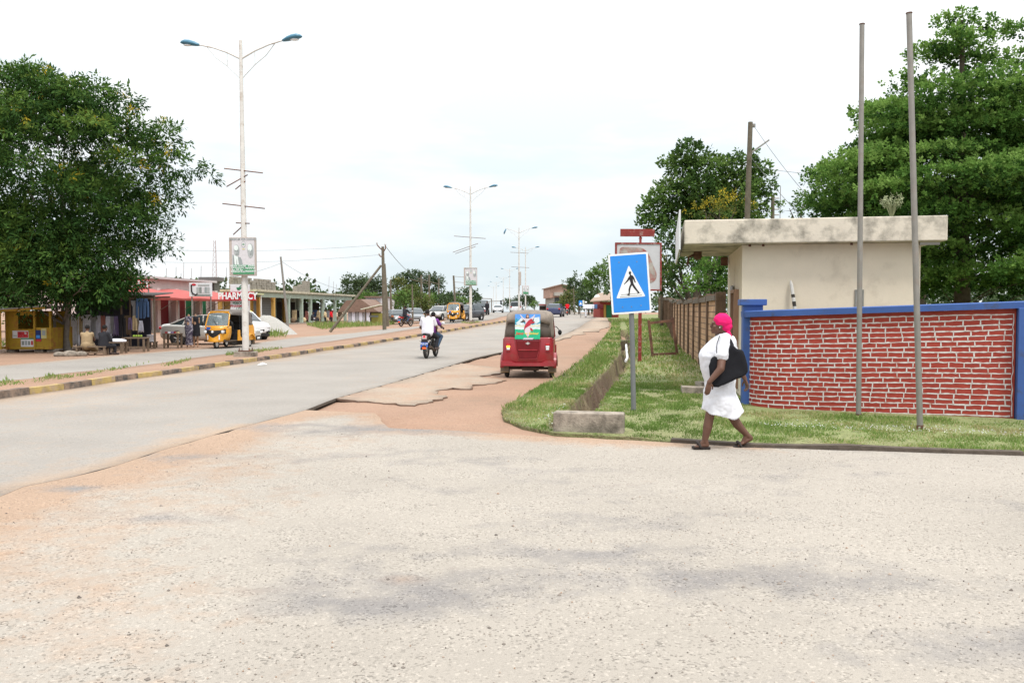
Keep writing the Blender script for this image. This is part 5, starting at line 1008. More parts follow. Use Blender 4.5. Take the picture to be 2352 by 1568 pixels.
car('parked_car', 'dark blue and white car at the crest of the road beyond the red three-wheeler', 'car', (X(1276,92), 92, Z(0,92)+.02), R(-10), paint('blue_car_paint', (.04,.05,.12)), hatch, g_c)
car('parked_car', 'white pickup cab seen just above the red three-wheeler', 'car', (X(1186,128), 128, Z(0,128)+.02), R(-3), p_wh, van, g_c)
car('parked_car', 'small white car far off at the very top of the opposite road', 'car', (X(1144,150), 150, Z(0,150)+.02), R(178), p_wh, sedan, g_c)
car('parked_car', 'black car parked behind the far yellow three-wheeler', 'car', (X(1070,74), 76, Z(X(1070,74),76)), R(150), p_blk, hatch, g_c)
car('parked_car', 'pale car parked by the trees just right of the two motorcyclists', 'car', (X(1008,82), 84, Z(X(1008,82),84)), R(160), p_sil, hatch, g_c)
person('pedestrian in dark clothes standing far up the opposite road', (X(1119,104), 104, Z(0,104)+.02), PI, stand(1.75), m_dark, m_dark, 1.6, m_shoe, m_hair, vox=.03, hands=False)
# ---------------------------------------------------------------- double street lamps down the median
m_lpole = M('white_lamp_pole', (.60,.58,.55), rough=.5, var=.10, scale=2.5, col2=(.35,.28,.22), fac2=.25, s2=3); m_lhead = M('blue_lamp_head', (.05,.17,.26), rough=.4, spec=.5, var=.04)
m_pos = {k: M('placard_'+k, c, rough=.5, var=.08, scale=14) for k, c in dict(paper=(.56,.54,.56), grey=(.36,.38,.38), dark=(.20,.22,.21), green=(.07,.26,.13), pale=(.66,.72,.70), edge=(.42,.36,.32), gold=(.5,.45,.2), mid=(.27,.30,.30)).items()}
def placard(t, z0, w_, h_, near=True, rz=0.):
    b = MB().box((0,-.13,z0+h_/2), (w_,.16,h_)).build('placard', m_pos['edge'], t, bevel=.01)
    q = Matrix(((1,0,0,.04),(0,0,-1,-.212),(0,1,0,z0+h_/2),(0,0,0,1)))
    MB().prism([(-w_/2+.06,-h_/2+.06),(w_/2-.07,-h_/2+.06),(w_/2-.07,h_/2-.03),(-w_/2+.06,h_/2-.03)], 0, .004, q).build('sheet', m_pos['paper'], b)
    W2, H2 = w_/2, h_/2
    def lay(n_, m_, poly, k=1): MB().prism([(x*W2-.0, y*H2) for x, y in poly], .004, .004+.0025*k, q).build(n_, m_pos[m_], b)
    el = lambda cx, cy, rx, ry, n=14: [(cx+rx*math.cos(2*PI*i/n), cy+ry*math.sin(2*PI*i/n)) for i in range(n)]
    lay('suit', 'mid', [(-.82,-.42),(-.05,-.42),(-.12,-.18),(-.2,-.05),(-.5,.02),(-.82,.10)]); lay('shirt', 'pale', [(-.66,-.42),(-.35,-.42),(-.42,0),(-.72,.08)], 2); lay('tie', 'dark', [(-.53,-.42),(-.47,-.42),(-.5,-.05)], 3)
    lay('face', 'grey', el(-.5,.32,.22,.30), 3); lay('face', 'grey', el(.55,.30,.24,.38), 3); lay('brow', 'pale', el(-.54,.45,.16,.14), 4); lay('brow', 'pale', el(.5,.45,.16,.2), 4)
    if near:
        for cx in (-.5, .55):
            for dx in (-.09, .08): lay('eye', 'dark', el(cx+dx,.31,.045,.022,8), 5)
            lay('nose', 'mid', [(cx-.03,.20),(cx+.03,.20),(cx+.01,.3),(cx-.01,.3)], 5); lay('mouth', 'dark', el(cx,.12,.07,.022,8), 5); lay('chin', 'mid', el(cx+.12,.2,.06,.16,8), 4)
        lay('ring', 'mid', el(.02,.63,.17,.17), 1); lay('ring_field', 'paper', el(.02,.63,.145,.145), 2); lay('crest', 'green', [(-.06,.60),(.1,.60),(.1,.66),(-.06,.66)], 3); lay('small_mark', 'gold', [(-.08,.36),(.12,.36),(.12,.41),(-.08,.41)], 2)
    lay('green_band', 'green', [(-.80,-.92),(.80,-.92),(.80,-.45),(-.80,-.42)], 4)
    if near:
        for s_, x, y, sz, mt in (('ELDER SIMON',-.40,-.49,.085,'pale'),('AMPONSAH-KODOM',-.40,-.585,.05,'pale'),('for MP for',-.45,-.69,.09,'pale'),('BEREKUM EAST',-.38,-.79,.075,'pale'),('JOHN',.60,-.49,.085,'pale'),('MAHAMA',.47,-.605,.09,'pale'),('for PRESIDENT',.42,-.77,.075,'pale'),('BEREKUM FOR CHANGE',.0,.90,.085,'mid')):
            o = text('lettering', s_, m_pos[mt], b, (0,0,0), sz, bold=.0022, ext=.001); o.matrix_local = q @ Matrix.Translation((x*W2, y*H2, .018))
def lamp(x, y, H, label, board=None, brackets=(), broken=False, dir_=R(-8), lean=0., full=True):
    z = Z(x, y)+.10; t = thing('street_lamp', label, 'street lamp', (x, y, z), 0, 'double street lamps along the median', tilt=(0, R(lean)))
    if full:
        MB().box((0,0,.04), (.68,.55,.26)).build('concrete_base', m_conc, t, bevel=.02)
        fb = MB().box((0,0,.20), (.42,.42,.03)).build('base_plate', m_rust, t)
        for a in (-1,1):
            for b in (-1,1): MB().tube([(a*.17,b*.17,.14),(a*.17,b*.17,.30)], .02, 6).build('bolt', m_rust, fb)
    MB().tube([(0,0,.2),(0,0,2.6),(0,0,H*.55),(0,0,H)], [.115,.105,.085,.055], 14).build('pole', m_lpole, t, smooth=60)
    c, s_ = math.cos(dir_), math.sin(dir_)
    for q in (-1, 1):
        zo = H-.62; pts = [Vector((q*c*a, q*s_*a, zo+b)) for a, b in ((.02,0),(.5,.24),(1.0,.42),(1.55,.55))]
        ar = MB().tube(pts, [.035,.032,.028,.025], 8); ar.tube([Vector((q*c*a, q*s_*a, H-1.30+b)) for a, b in ((.02,0),(.5,.46),(.9,.75),(1.22,1.13))], .014, 6); ar.tube([Vector((q*c*.5, q*s_*.5, zo+.24)), Vector((q*c*.5, q*s_*.5, H-.84))], .012, 5); ao = ar.build('arm', m_lpole, t, smooth=60)
        hd_ = MB(); rg = []; dv = Vector((q*c, q*s_, .16)).normalized(); up = Vector((0,0,1)); sd_ = dv.cross(up).normalized(); up = sd_.cross(dv); b0 = Vector((q*c*1.5, q*s_*1.5, zo+.53))
        if broken and q < 0: dv = Vector((-.35,0,-.9)).normalized(); up = Vector((-1,0,.3)).normalized(); sd_ = dv.cross(up).normalized()
        for k, r_, zz in ((0,.05,0),(.06,.075,0),(.16,.11,.01),(.32,.135,.02),(.46,.125,.02),(.56,.08,.01),(.61,.02,0)): rg.append([b0+dv*k*1.15+sd_*math.cos(a)*r_*1.2+up*(math.sin(a)*r_*(.85 if math.sin(a) > 0 else .5)+zz) for a in np.linspace(0, 2*PI, 13)[:-1]])
        hd_.loft(rg); ho = hd_.build('lamp_head', m_lhead, ao, smooth=70)
        MB().ell(b0+dv*.42-up*.05, (.16,.09,.035)).build('lamp_glass', m_lampw, ho, smooth=60)
    for z_, l0, l1, tl in brackets: MB().tube([(-l0,-.05,z_+l0*tl),(l1,-.05,z_-l1*tl)], .02, 5).build('banner_bracket', m_rust, t)
    if board: placard(t, board[0], board[1], board[2], board[3])
    return t
dL1 = 28.5; lx = X(563.5,dL1); K1 = 1898/dL1; zz1 = lambda py: CAM_Z+(712-py)/K1-(Z(lx,dL1)+.10)
t = lamp(lx, dL1, zz1(98)-.05, 'nearest double street lamp, with a white and green portrait placard and broken banner brackets', board=(zz1(634), .90, (634-547)/K1, True), lean=-.25,
     brackets=((zz1(395),.62,.70,.12),(zz1(411),.55,.18,-.55),(zz1(424),.25,.10,-.8),(zz1(475),.70,.75,.12),(zz1(514),.25,.22,.05),(zz1(519),.35,.0,-.9)))
ls = []
for px, pt, d, lab, bd, br, bk in (
    (1081, 430, 0, 'second street lamp from the nearest one, its portrait placard faded', True, 3, False),
    (1192, 524, 96.7, 'street lamp with its left head hanging down broken and a placard seen edge on', False, 2, True),
    (1207, 568, 129, 'street lamp with a small placard just right of the broken one', True, 0, False),
    (1170.6, 617, 202, 'far street lamp with a bracket on its pole, rightmost of the far group', False, 1, False),
    (1156, 635.7, 241, 'far street lamp second from the right in the far group', False, 0, False),
    (1139.7, 647, 278, 'far street lamp second from the left in the far group', False, 0, False),
    (1133.5, 657, 312, 'farthest street lamp on the left of the far group', False, 0, False)):
    if not d: q = P(1081, 744.5); d = q.y
    x = X(px, d); k = 1898/d; z = Z(x, d)+.1; H = CAM_Z+(712-pt)/k-z
    zb_ = lambda py: CAM_Z+(712-py)/k-z
    B = None
    if px == 1081: B = (zb_(656), 1.05, (656-615)/k, True)
    if px == 1207: B = (zb_(676), 1.05, (676-656)/k, False)
    brs = ((zb_(546),1.3,1.2,.08),(zb_(566),1.4,.6,-.35),(zb_(571),1.2,.4,-.35)) if br == 3 else (((zb_(581),1.,1.1,.05),(zb_(614),.9,1.2,.05)) if br == 2 else (((zb_(662),.9,.9,.03),) if br == 1 else ()))
    o = lamp(x, d, H, lab, board=B, brackets=brs, broken=bk, full=d < 140)
    if bk: MB().box((.1,-.1,zb_(640)), (.30,.85,(655-625)/k)).build('edge_on_placard', m_pos['edge'], o)
# traffic light gantries beyond the rise
for i, (px0, px1, pt, d) in enumerate(((1095,1129,686,190),(1123,1160,692,205))):
    x0_, x1_ = X(px0, d), X(px1, d); k = 1898/d; z = 0.; tp = CAM_Z+(712-pt)/k
    t = thing('signal_gantry', ['far traffic signal gantry reaching left over the opposite road', 'lower far traffic signal gantry reaching right'][i], 'traffic light', ((x1_ if i == 0 else x0_), d, Z(x0_, d)), 0, 'far traffic signals')
    xx = x0_-x1_ if i == 0 else x1_-x0_; zt = tp-Z(x0_, d)
    MB().tube([(0,0,0),(0,0,zt)], .14, 8).build('post', m_steel, t); MB().tube([(0,0,zt),(xx,0,zt+.1)], .10, 6).build('arm', m_steel, t)
    MB().box((xx*.75,-.1,zt-.3), (.4,.3,1.1)).build('signal_head', m_black, t)
# ---------------------------------------------------------------- utility poles and wires
def upole(px, pyt, pyb, d, lab, pxt=None, r=.13, arms=(), mat=None, group='wooden utility poles'):
    x = X(px, d); k = 1898/d; zb_ = Z(x, d); zt = CAM_Z+(712-pyt)/k; t = thing('utility_pole', lab, 'utility pole', (x, d, zb_), 0, group); dx = ((pxt or px)-px)/k
    MB().tube([(0,0,-.2),(dx*.5,0,(zt-zb_)*.5),(dx,0,zt-zb_)], [r*1.15,r,r*.8], 10).build('pole', mat or m_polew, t, smooth=60)
    for z_, l_, an in arms:
        f = z_/(zt-zb_); MB().tube([(dx*f,0,z_),(dx*f+l_*math.cos(an),0,z_+abs(l_)*math.sin(abs(an)))], .035, 6).build('cross_arm', m_steel, t)
    return t, Vector((x+dx, d, zt))
tp, top = upole(883, 567, 744, 60, 'braced wooden utility pole with curved iron brackets beside the grey taxi', pxt=880, r=.125)
k = 1898/60.; xb = X(883,60); zb_ = Z(xb, 60)
st = MB().tube([((876-883)/k,0,CAM_Z+(712-610)/k-zb_),((768-883)/k,-1.5,-.1)], [.08,.105], 10).build('brace', m_polew, tp, smooth=60)
for pts in (((0,577),(-8,571),(-15,563)),((0,578),(4,572),(4,564)),((0,583),(-2,588),(-7,590),(-10,586))): MB().tube([(a/k-.02,-.05,CAM_Z+(712-b)/k-zb_) for a, b in pts], .045, 6).build('bracket', m_rust, tp, smooth=60)
for a, b in ((-15,559),(4,562),(-10,584)): MB().ell((a/k-.03,-.05,CAM_Z+(712-b)/k-zb_), (.07,.07,.11)).build('insulator', M('porcelain', (.5,.5,.5), rough=.3), tp, smooth=60)
upole(663, 590, 755, 55, 'slender leaning pole standing before the arcade shutters', pxt=646, r=.075, mat=m_steel)
for i, (px, pxt, pt, pb, d, r_, lab) in enumerate((
    (891,884,606,0,72,.15,'utility pole leaning right close behind the braced pole'),(899,897,643,0,90,.16,'shorter utility pole behind the leaning one beside the braced pole'),
    (948,947,654,0,76,.11,'thin pale pole before the bright green tree'),(969,968,632,0,105,.19,'utility pole in front of the big dark tree crown, left one'),
    (986.5,986,631,0,105,.19,'utility pole in front of the big dark tree crown, middle one'),(1008,1008,639,0,120,.17,'utility pole at the right edge of the big dark tree crown'),
    (1047,1042,633,0,95,.18,'utility pole with short side brackets left of the second street lamp'),(1258,1258,666,0,150,.2,'far utility pole left of the pinkish building, taller one'),
    (1254.5,1254,672,0,165,.2,'far utility pole left of the pinkish building, shorter one'),(1360,1358,634,0,120,.2,'utility pole against the trees beyond the small blue sign'),
    (1320,1317,662,0,110,.11,'thin leaning pole at the foot of the dark trees right of the pinkish building'))):
    t_, tt = upole(px, pt, 0, d, lab, pxt=pxt, r=r_*.72)
    if px == 1047:
        for z_ in (1.0,1.7,2.4,3.1): MB().tube([(-.1,0,tt.z-t_.location.z-z_*.9+.8),(1.2,0,tt.z-t_.location.z-z_*.9+.7)], .03, 5).build('side_bracket', m_steel, t_)
    if px in (969,986.5): MB().tube([(-1.5,0,tt.z-t_.location.z-.5),(1.2,0,tt.z-t_.location.z-1.2)], .05, 5).build('cross_arm', m_polew, t_)
tpr, topr = upole(1707, 285, 0, 30, 'tall dark utility pole rising behind the guard house roof', pxt=1719, r=.105)
kk = 1898/30.; zb_ = Z(X(1707,30),30)
MB().tube([(.20,0,CAM_Z+(712-362)/kk-zb_),(.27,0,CAM_Z+(712-352)/kk-zb_),(.87,0,CAM_Z+(712-325)/kk-zb_)], .03, 6).build('street_light_arm', m_steel, tpr)
MB().box((.30,0,CAM_Z+(712-293)/kk-zb_), (.12,.1,.12)).build('insulator', m_steel, tpr)
t2_, tt2 = upole(1772, 450, 0, 42, 'short pole with a ladder of insulators beyond the guard house roof', r=.11)
for i in range(4): z_ = tt2.z-t2_.location.z-.15-i*.28; MB().tube([(.1,0,z_),(.32,0,z_)], .03, 5).build('insulator', m_steel, t2_)
mb = MB(); mb.tube([(.36,0,1.2),(.38,0,tt2.z-t2_.location.z+.45)], .018, 5).build('thin_rod', m_steel, t2_)
def wire(a, b, sag, lab, r=.016, grp='overhead wires'):
    a, b = Vector(a), Vector(b); pts = [a.lerp(b, i/16)-Vector((0,0,sag*4*(i/16)*(1-i/16))) for i in range(17)]
    o = MB().tube(pts, r, 5).build('overhead_wire', m_cable, None, smooth=80); tag(o, lab, 'wire', grp)
wire(top+Vector((-.45,0,.1)), (-46,58,8.2), 1.2, 'overhead wire running left from the top of the braced pole', .008)
wire(top+Vector((-.3,0,-.6)), (-46,60,7.2), 1.2, 'overhead wire running left from the lower bracket of the braced pole', .008)
wire(top+Vector((.15,0,.1)), at(1000,628,120), 1.5, 'overhead wire running right from the braced pole past the dark trees', .02)
wire(at(646,600,55), at(876,665,75), .9, 'service wire sagging from the slender leaning pole to the right', .009)
wire(at(646,604,55), at(380,635,60), .6, 'service wire running from the slender leaning pole to the left', .009)
wire(topr+Vector((.1,0,-.1)), at(2000,600,21), .25, 'upper wire sloping down to the right from the tall pole behind the guard house', .008)
wire(topr+Vector((0,0,-1.2)), at(2010,640,20), .3, 'lower wire sloping down to the right from the tall pole behind the guard house', .008)
wire(topr+Vector((.1,0,-1.6)), at(2100,410,24), .1, 'nearly level wire running from the tall pole into the big tree', .007)
# ---------------------------------------------------------------- left row of buildings
RT = math.tan(R(7)); RX0, RY0 = -23.7, 73.7
def rowY(px, off=0.): u = (px-1176)/1898.*cp; return (RX0+off-RY0*RT)/(u-RT)
row_rz = R(-7)
def rowthing(name, label, cat, px, off=0., group=None):
    y = rowY(px, off); x = RX0+off+(y-RY0)*RT; return thing(name, label, cat, (x, y, Z(x, y)), row_rz, group), y   # local +y runs along the row away from the camera, +x faces the road
def sl(px, y0_): return (rowY(px)-y0_)/math.cos(R(7))
m_mint = M('mint_render', (.36,.44,.37), rough=.9, var=.1, scale=1.5, col2=(.25,.25,.2), fac2=.25); m_ochre = M('ochre_render', (.50,.30,.08), rough=.9, var=.1, scale=1.5); m_slab = M('pale_roof_edge', (.46,.42,.32), rough=.9, var=.12, scale=2, col2=(.2,.17,.13), fac2=.3)
m_shut = M('grey_roller_shutter', (.22,.22,.22), rough=.5, var=.1); m_drk = M('dark_interior', (.03,.025,.022), rough=.9); m_pink = M('faded_pink_render', (.58,.48,.46), rough=.9, var=.08, scale=2); m_mar = M('maroon_shutter', (.15,.014,.018), rough=.6, var=.1); m_grn = M('green_panel', (.02,.16,.07), rough=.6, var=.15)  # dark_interior is a near-black colour painting the shade indoors
ar, y0a = rowthing('arcade_building', 'long low pale green shop arcade with rounded openings and roller shutters', 'building', 593)
cpx = [593.9,627.6,662,692.3,713,742,769,792.7,806]; cs_ = [sl(p, y0a) for p in cpx]; Ha = 3.35; zla = ar.location.z
mb = MB(); mb.box((-3.6,(cs_[0]+cs_[-1])/2,Ha-.09), (8.,cs_[-1]-cs_[0]+1.3,.20)); mb.build('roof', m_slab, ar)
mb = MB(); mb.box((0,(cs_[0]+cs_[-1])/2,Ha-.44), (.28,cs_[-1]-cs_[0],.50)); mb.box((-3.5,cs_[0]-.1,Ha-.44), (6.6,.2,.5)); mb.build('beam', m_mint, ar)
for i, s_ in enumerate(cs_):
    mt = m_ochre if i < 2 else m_mint; mb = MB(); mb.box((0,s_,(Ha-.7)/2-.3), (.30,.30,Ha-.7+.6))
    for q in (-1, 1):
        if (i == 0 and q < 0) or (i == len(cs_)-1 and q > 0): continue
        mb.prism([(0,0),(q*.38,0),(q*.22,-.07),(q*.10,-.2),(0,-.42)], -.10, .10, Matrix(((0,0,1,0),(1,0,0,s_+q*.148),(0,1,0,Ha-.69),(0,0,0,1))))
    mb.build('column', mt, ar)
    if i < len(cs_)-1:
        a, b = s_, cs_[i+1]
        if i < 2: 
            mb = MB(); n_ = 16
            for k_ in range(n_): mb.box((-1.6,(a+b)/2,.1+k_*.17), (.05,b-a-.5,.15))
            mb.build('roller_shutter', m_shut, ar); MB().box((-1.6,a+.1,Ha/2-.3),(.2,.28,Ha+.2)).build('pier', m_ochre, ar)
        else:
            MB().box((-3.,a+.1,Ha/2-.3),(.2,.5,Ha+.2)).build('pier', m_mint if i%2 else m_ochre, ar)
            MB().box((-3.2,(a+b)/2,1.2),(.1,b-a-.6,2.3)).build('shop_shade_panel', m_drk, ar)  # solid near-black panel stands in for the shade inside the shop
MB().box((-6.9,(cs_[0]+cs_[-1])/2,1.4), (.2,cs_[-1]-cs_[0],3.2)).build('rear_wall', m_mint, ar); MB().box((-3.5,cs_[0]-.08,1.2),(6.,.18,3.4)).build('end_wall', m_ochre, ar)
MB().box((-.9,(cs_[0]+cs_[-1])/2,-.02), (2.6,cs_[-1]-cs_[0]+.4,.35)).build('veranda_floor', m_conc, ar)
# concrete block stacks stored on the roof
m_blk = M('raw_concrete_block', (.26,.235,.20), rough=.95, var=.25, scale=3, bump=.4, bs=12); gbs = 'stacks of concrete blocks on the arcade roof'; yb = rowY(575)
blocks = []
for i, px in enumerate((566,577,588,599,610,621,632,643,654)):
    y = rowY(px if px > 590 else 590)+(px-590 if px < 590 else 0)*.085; x = RX0-1.2+(y-RY0)*RT; mb = MB(); n_ = 5 if i not in (4,8) else 4
    for k_ in range(n_):
        for q in (-1, 1): mb.box((q*.24+rng.uniform(-.03,.03), rng.uniform(-.04,.04), .11+k_*.215), (.43,.42,.20), rz=rng.uniform(-.05,.05))
    o = mb.build('block_stack', m_blk, None); o.location = (x, y, zla+Ha+.02); o.rotation_euler.z = row_rz+R(90); o.scale = (1,.8,1)
    tag(o, ['leftmost','second from left','third from left','fourth from left','middle','fourth from right','third from right','second from right','rightmost'][i]+' of the nine stacks of concrete blocks on the near arcade roof', 'block stack', gbs)
for i, px in enumerate((708,718,728)):
    y = rowY(px); x = RX0-1.2+(y-RY0)*RT; mb = MB()
    for k_ in range((3,4,6)[i]): mb.box((0,0,.11+k_*.215), (1.3,.42,.20), rz=rng.uniform(-.04,.04))
    o = mb.build('block_stack', m_blk, None); o.location = (x, y, zla+Ha+.02); o.rotation_euler.z = row_rz+R(90); tag(o, ['lowest','middle','tallest'][i]+' of the three block piles stepping up on the middle of the arcade roof', 'block stack', 'block piles on the middle of the arcade roof')
# reinforcing rods standing out of roofs
for px, d, n_, lab in ((745,95,5,'arcade'),(470,75,6,'red shop'),(385,70,5,'left pink shop')):
    mb = MB(); x = X(px, d)
    for k_ in range(n_): a = x+rng.uniform(-3, 3); mb.tube([(a,d,2.8),(a+.1,d,4.6+rng.uniform(0,1.2))], .016, 4)
    tag(mb.build('steel_rods', m_rust, None), 'thin steel rods sticking up above the %s roof' % lab, 'steel rods', 'steel rods above the roofs')
# ochre shops
oc, yo = rowthing('ochre_shop', 'low ochre shop with a pale awning strip between the red shop and the arcade', 'building', 515); lo = sl(590, yo)
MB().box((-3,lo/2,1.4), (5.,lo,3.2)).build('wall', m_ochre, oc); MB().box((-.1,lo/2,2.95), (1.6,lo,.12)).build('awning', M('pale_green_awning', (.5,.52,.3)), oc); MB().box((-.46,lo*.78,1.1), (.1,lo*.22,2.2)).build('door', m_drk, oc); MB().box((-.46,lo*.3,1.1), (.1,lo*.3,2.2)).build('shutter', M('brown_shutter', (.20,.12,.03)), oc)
for f in (.1,.5,.95): MB().box((.55,lo*f,1.35),(.09,.09,3.1)).build('post', m_swhite, oc)
MB().box((-1.5,lo*.12,1.9),(1.,1.0,4.2)).build('grey_pier', M('dark_grey_render', (.12,.11,.105)), oc); MB().box((-1.5,lo*.12,4.1),(1.5,1.6,.35)).build('pier_cap', M('dark_grey_render', (.12,.11,.105)), oc)
# red shop row
rs, yr_ = rowthing('red_shop', 'pink and maroon shop row with open dark red shutters behind the silver car', 'building', 300); lr = sl(515, yr_); zq = 3.9
MB().box((-4,lr/2,zq/2-.3), (5.6,lr,zq+.6)).build('wall', m_pink, rs)
MB().box((-3.9,lr/2,zq+.05), (6.4,lr+.4,.16)).build('roof', M('pale_roof_sheet', (.5,.47,.47), var=.05), rs)
for a, b, mt, nm in ((.06,.31,m_mar,'maroon_shutter'),(.355,.50,m_mar,'maroon_shutter'),(.54,.68,m_mar,'maroon_shutter'),(.70,.76,m_grn,'green_panel'),(.80,.93,m_grn,'green_door')): MB().box((-1.17,lr*(a+b)/2,1.35),(.1,lr*(b-a),2.75)).build(nm, mt, rs)
for f in (.33,.52,.785,.98): MB().box((-.75,lr*f,1.5),(.42,.42,3.4)).build('pillar', m_pink, rs)
MB().box((-.6,lr/2,.05),(1.8,lr,.22)).build('step', m_conc, rs)
aw = MB(); rg = []
m_aw = M('sun_faded_red_canopy', (.40,.095,.085), rough=.8, var=.1, scale=2)
cp_, yc = rowthing('red_canopy', 'sun-faded red fabric canopy on thin poles in front of the pink shops', 'canopy', 325, 1.2); lc = sl(523, yc)-1.5
for f in np.linspace(0, 1, 13):
    h = .22*abs(math.sin(f*3*PI)); rg.append([Vector((x_, f*lc, z_+h*w_)) for x_, z_, w_ in ((-1.9,2.95,1),(-1.1,2.9,1),(0,2.62,.9),(.5,2.42,.3),(.52,2.27,.0))])
aw.loft(rg, cap=False, close=False); aw.build('canopy_sheet', m_aw, cp_, smooth=40, solid=.02)
for f in (.05,.3,.55,.8,.98):
    MB().tube([(.4,f*lc,-.1),(.4,f*lc,2.5)], .035, 6).build('canopy_pole', m_steel, cp_); MB().tube([(.4,f*lc,2.4),(-1.2,f*lc+.3,1.6)], .025, 5).build('stay', m_steel, cp_)
def board(px0, px1, py0, py1, d, name, label, matb, th=.08, legs=True, rz=None):
    k = 1898/d; x = X((px0+px1)/2, d); zb_ = Z(x, d); zt, zl = CAM_Z+(712-py0)/k, CAM_Z+(712-py1)/k; w_ = (px1-px0)/k
    t = thing(name, label, 'sign', (x, d, zb_), 0 if rz is None else rz); MB().box((0,0,(zt+zl)/2-zb_), (w_,th,zt-zl)).build('panel', matb, t, bevel=.008)
    if legs:
        for q in (-.42, .42): MB().tube([(q*w_,.08,-.1),(q*w_,.08,zt-zb_-.1)], .04, 6).build('leg', m_steel, t)
    return t, w_, (zt+zl)/2-zb_, zt-zl
m_sred = M('sign_red', (.42,.02,.03), rough=.5, var=.04); m_swh2 = M('plain_white_board', (.62,.62,.64), rough=.5, var=.04)  # m_swh2 is a plain white board colour without emission
# full pharmacy totem: tall white panel with a red name board across it
tt_, w_, zc, h_ = board(531, 573, 653, 733, 50, 'pharmacy_sign', 'tall white pharmacy sign with a red name board across it behind the nearest street lamp', m_swh2, .25, False)
k = 1898/50.; zb_ = tt_.location.z; zz = lambda py: CAM_Z+(712-py)/k-zb_; xx = lambda px: (px-552)/k
rb = MB(); rb.prism([(xx(518),zz(690)),(xx(591),zz(690)),(xx(586),zz(670)),(xx(518),zz(671))], .14, .30, Matrix(((1,0,0,0),(0,0,-1,0),(0,1,0,0),(0,0,0,1)))); rb_ = rb.build('red_board', m_sred, tt_)
text('lettering', 'PHARMACY', m_swhite, rb_, (xx(550),-.305,zz(680.3)), .56, bold=.018, ext=.008, sx=.80)
for s_, py, sz, mt in (('PERONIA',696.5,.20,m_grn),('PHARMACY',703,.21,m_sred),('LTD.',709,.19,m_grn),('Working Hours',718,.13,m_sblack),('Mon - Sat 8am - 9pm',725,.09,m_sblack)): text('lettering', s_, mt, tt_, (0,-.13,zz(py)), sz, bold=.004, ext=.004)
MB().prism([(-.16,.02),(.16,.02),(.10,-.10),(-.06,-.16),(-.12,-.10)], .13, .14, Matrix(((1,0,0,-.02),(0,0,-1,0),(0,1,0,zz(661)),(0,0,0,1)))).build('mortar_emblem', m_grn, tt_); MB().tube([(0,-.135,zz(661)+.05),(.2,-.135,zz(661)+.2)], .025, 5).build('pestle_emblem', m_grn, tt_)
for q in (-.35,.35): MB().tube([(q,.0,-.1),(q,.0,zz(733))], .05, 6).build('leg', m_steel, tt_)
t_, w_, zc, h_ = board(270, 343.5, 643, 664, 53, 'pharmacy_board', 'red and white pharmacy board half hidden behind the big tree', m_sred, .1, False)
MB().box((0,-.055,zc),(w_*.97,.01,h_*.8)).build('white_field', m_swh2, t_); MB().box((0,-.065,zc),(w_*.93,.01,h_*.66)).build('red_field', m_sred, t_)
text('lettering', 'PHARMACY', m_swhite, t_, (0,-.08,zc), .5, bold=.016, ext=.006, sx=.8)
for q in (-.4,.46): MB().tube([(q*w_,.08,-.1),(q*w_,.08,zc)], .05, 6).build('leg', m_steel, t_)
t_, w_, zc, h_ = board(436, 487.5, 649.5, 681, 49, 'shop_billboard', 'white billboard with a black hooked emblem and grey pictures above the red canopy', m_swh2, .1, True)
MB().tube([(-w_*.40,-.06,zc+h_*.36),(-w_*.39,-.06,zc-.1),(-w_*.34,-.06,zc-h_*.3),(-w_*.22,-.06,zc-h_*.38),(-w_*.13,-.06,zc-h_*.30)], .045, 6).build('hook_emblem', m_sblack, t_); MB().ell((-w_*.29,-.06,zc+h_*.36), (.13,.02,.07)).build('red_dot', m_sred, t_)
for i in range(5): MB().box((-w_*.12+i*w_*.12,-.06,zc-.03),(w_*.10,.02,h_*.42)).build('picture', (m_pos['grey'],m_pos['dark'],m_pos['paper'],m_pos['mid'],m_pos['grey'])[i], t_)
MB().box((w_*.1,-.06,zc-h_*.40),(w_*.7,.02,.10)).build('caption_strip', m_pos['dark'], t_); MB().box((w_*.15,-.06,zc+h_*.33),(w_*.5,.02,.09)).build('title_strip', m_pos['grey'], t_)
# radio mast
d = 170; x = X(496,d); k = 1898/d; t_ = thing('radio_mast', 'lattice radio mast rising behind the red shop row', 'mast', (x, d, 0)); zt = CAM_Z+(712-553)/k; mb = MB()
for q in ((-1,-1),(1,-1),(0,1)): mb.tube([(q[0]*.75,q[1]*.7,0),(q[0]*.22,q[1]*.22,zt)], .05, 4)
for i in range(16):
    f0_, f1_ = i/16, (i+1)/16; a, b = .75-.53*f0_, .75-.53*f1_; mb.tube([(-a,-a,zt*f0_),(b,-b,zt*f1_)], .03, 4); mb.tube([(a,-a,zt*f0_),(-b,-b,zt*f1_)], .03, 4); mb.tube([(-a,-a,zt*f0_),(a,-a,zt*f0_)], .03, 4)
mb.build('lattice', M('mast_steel', (.42,.36,.36), rough=.6), t_)
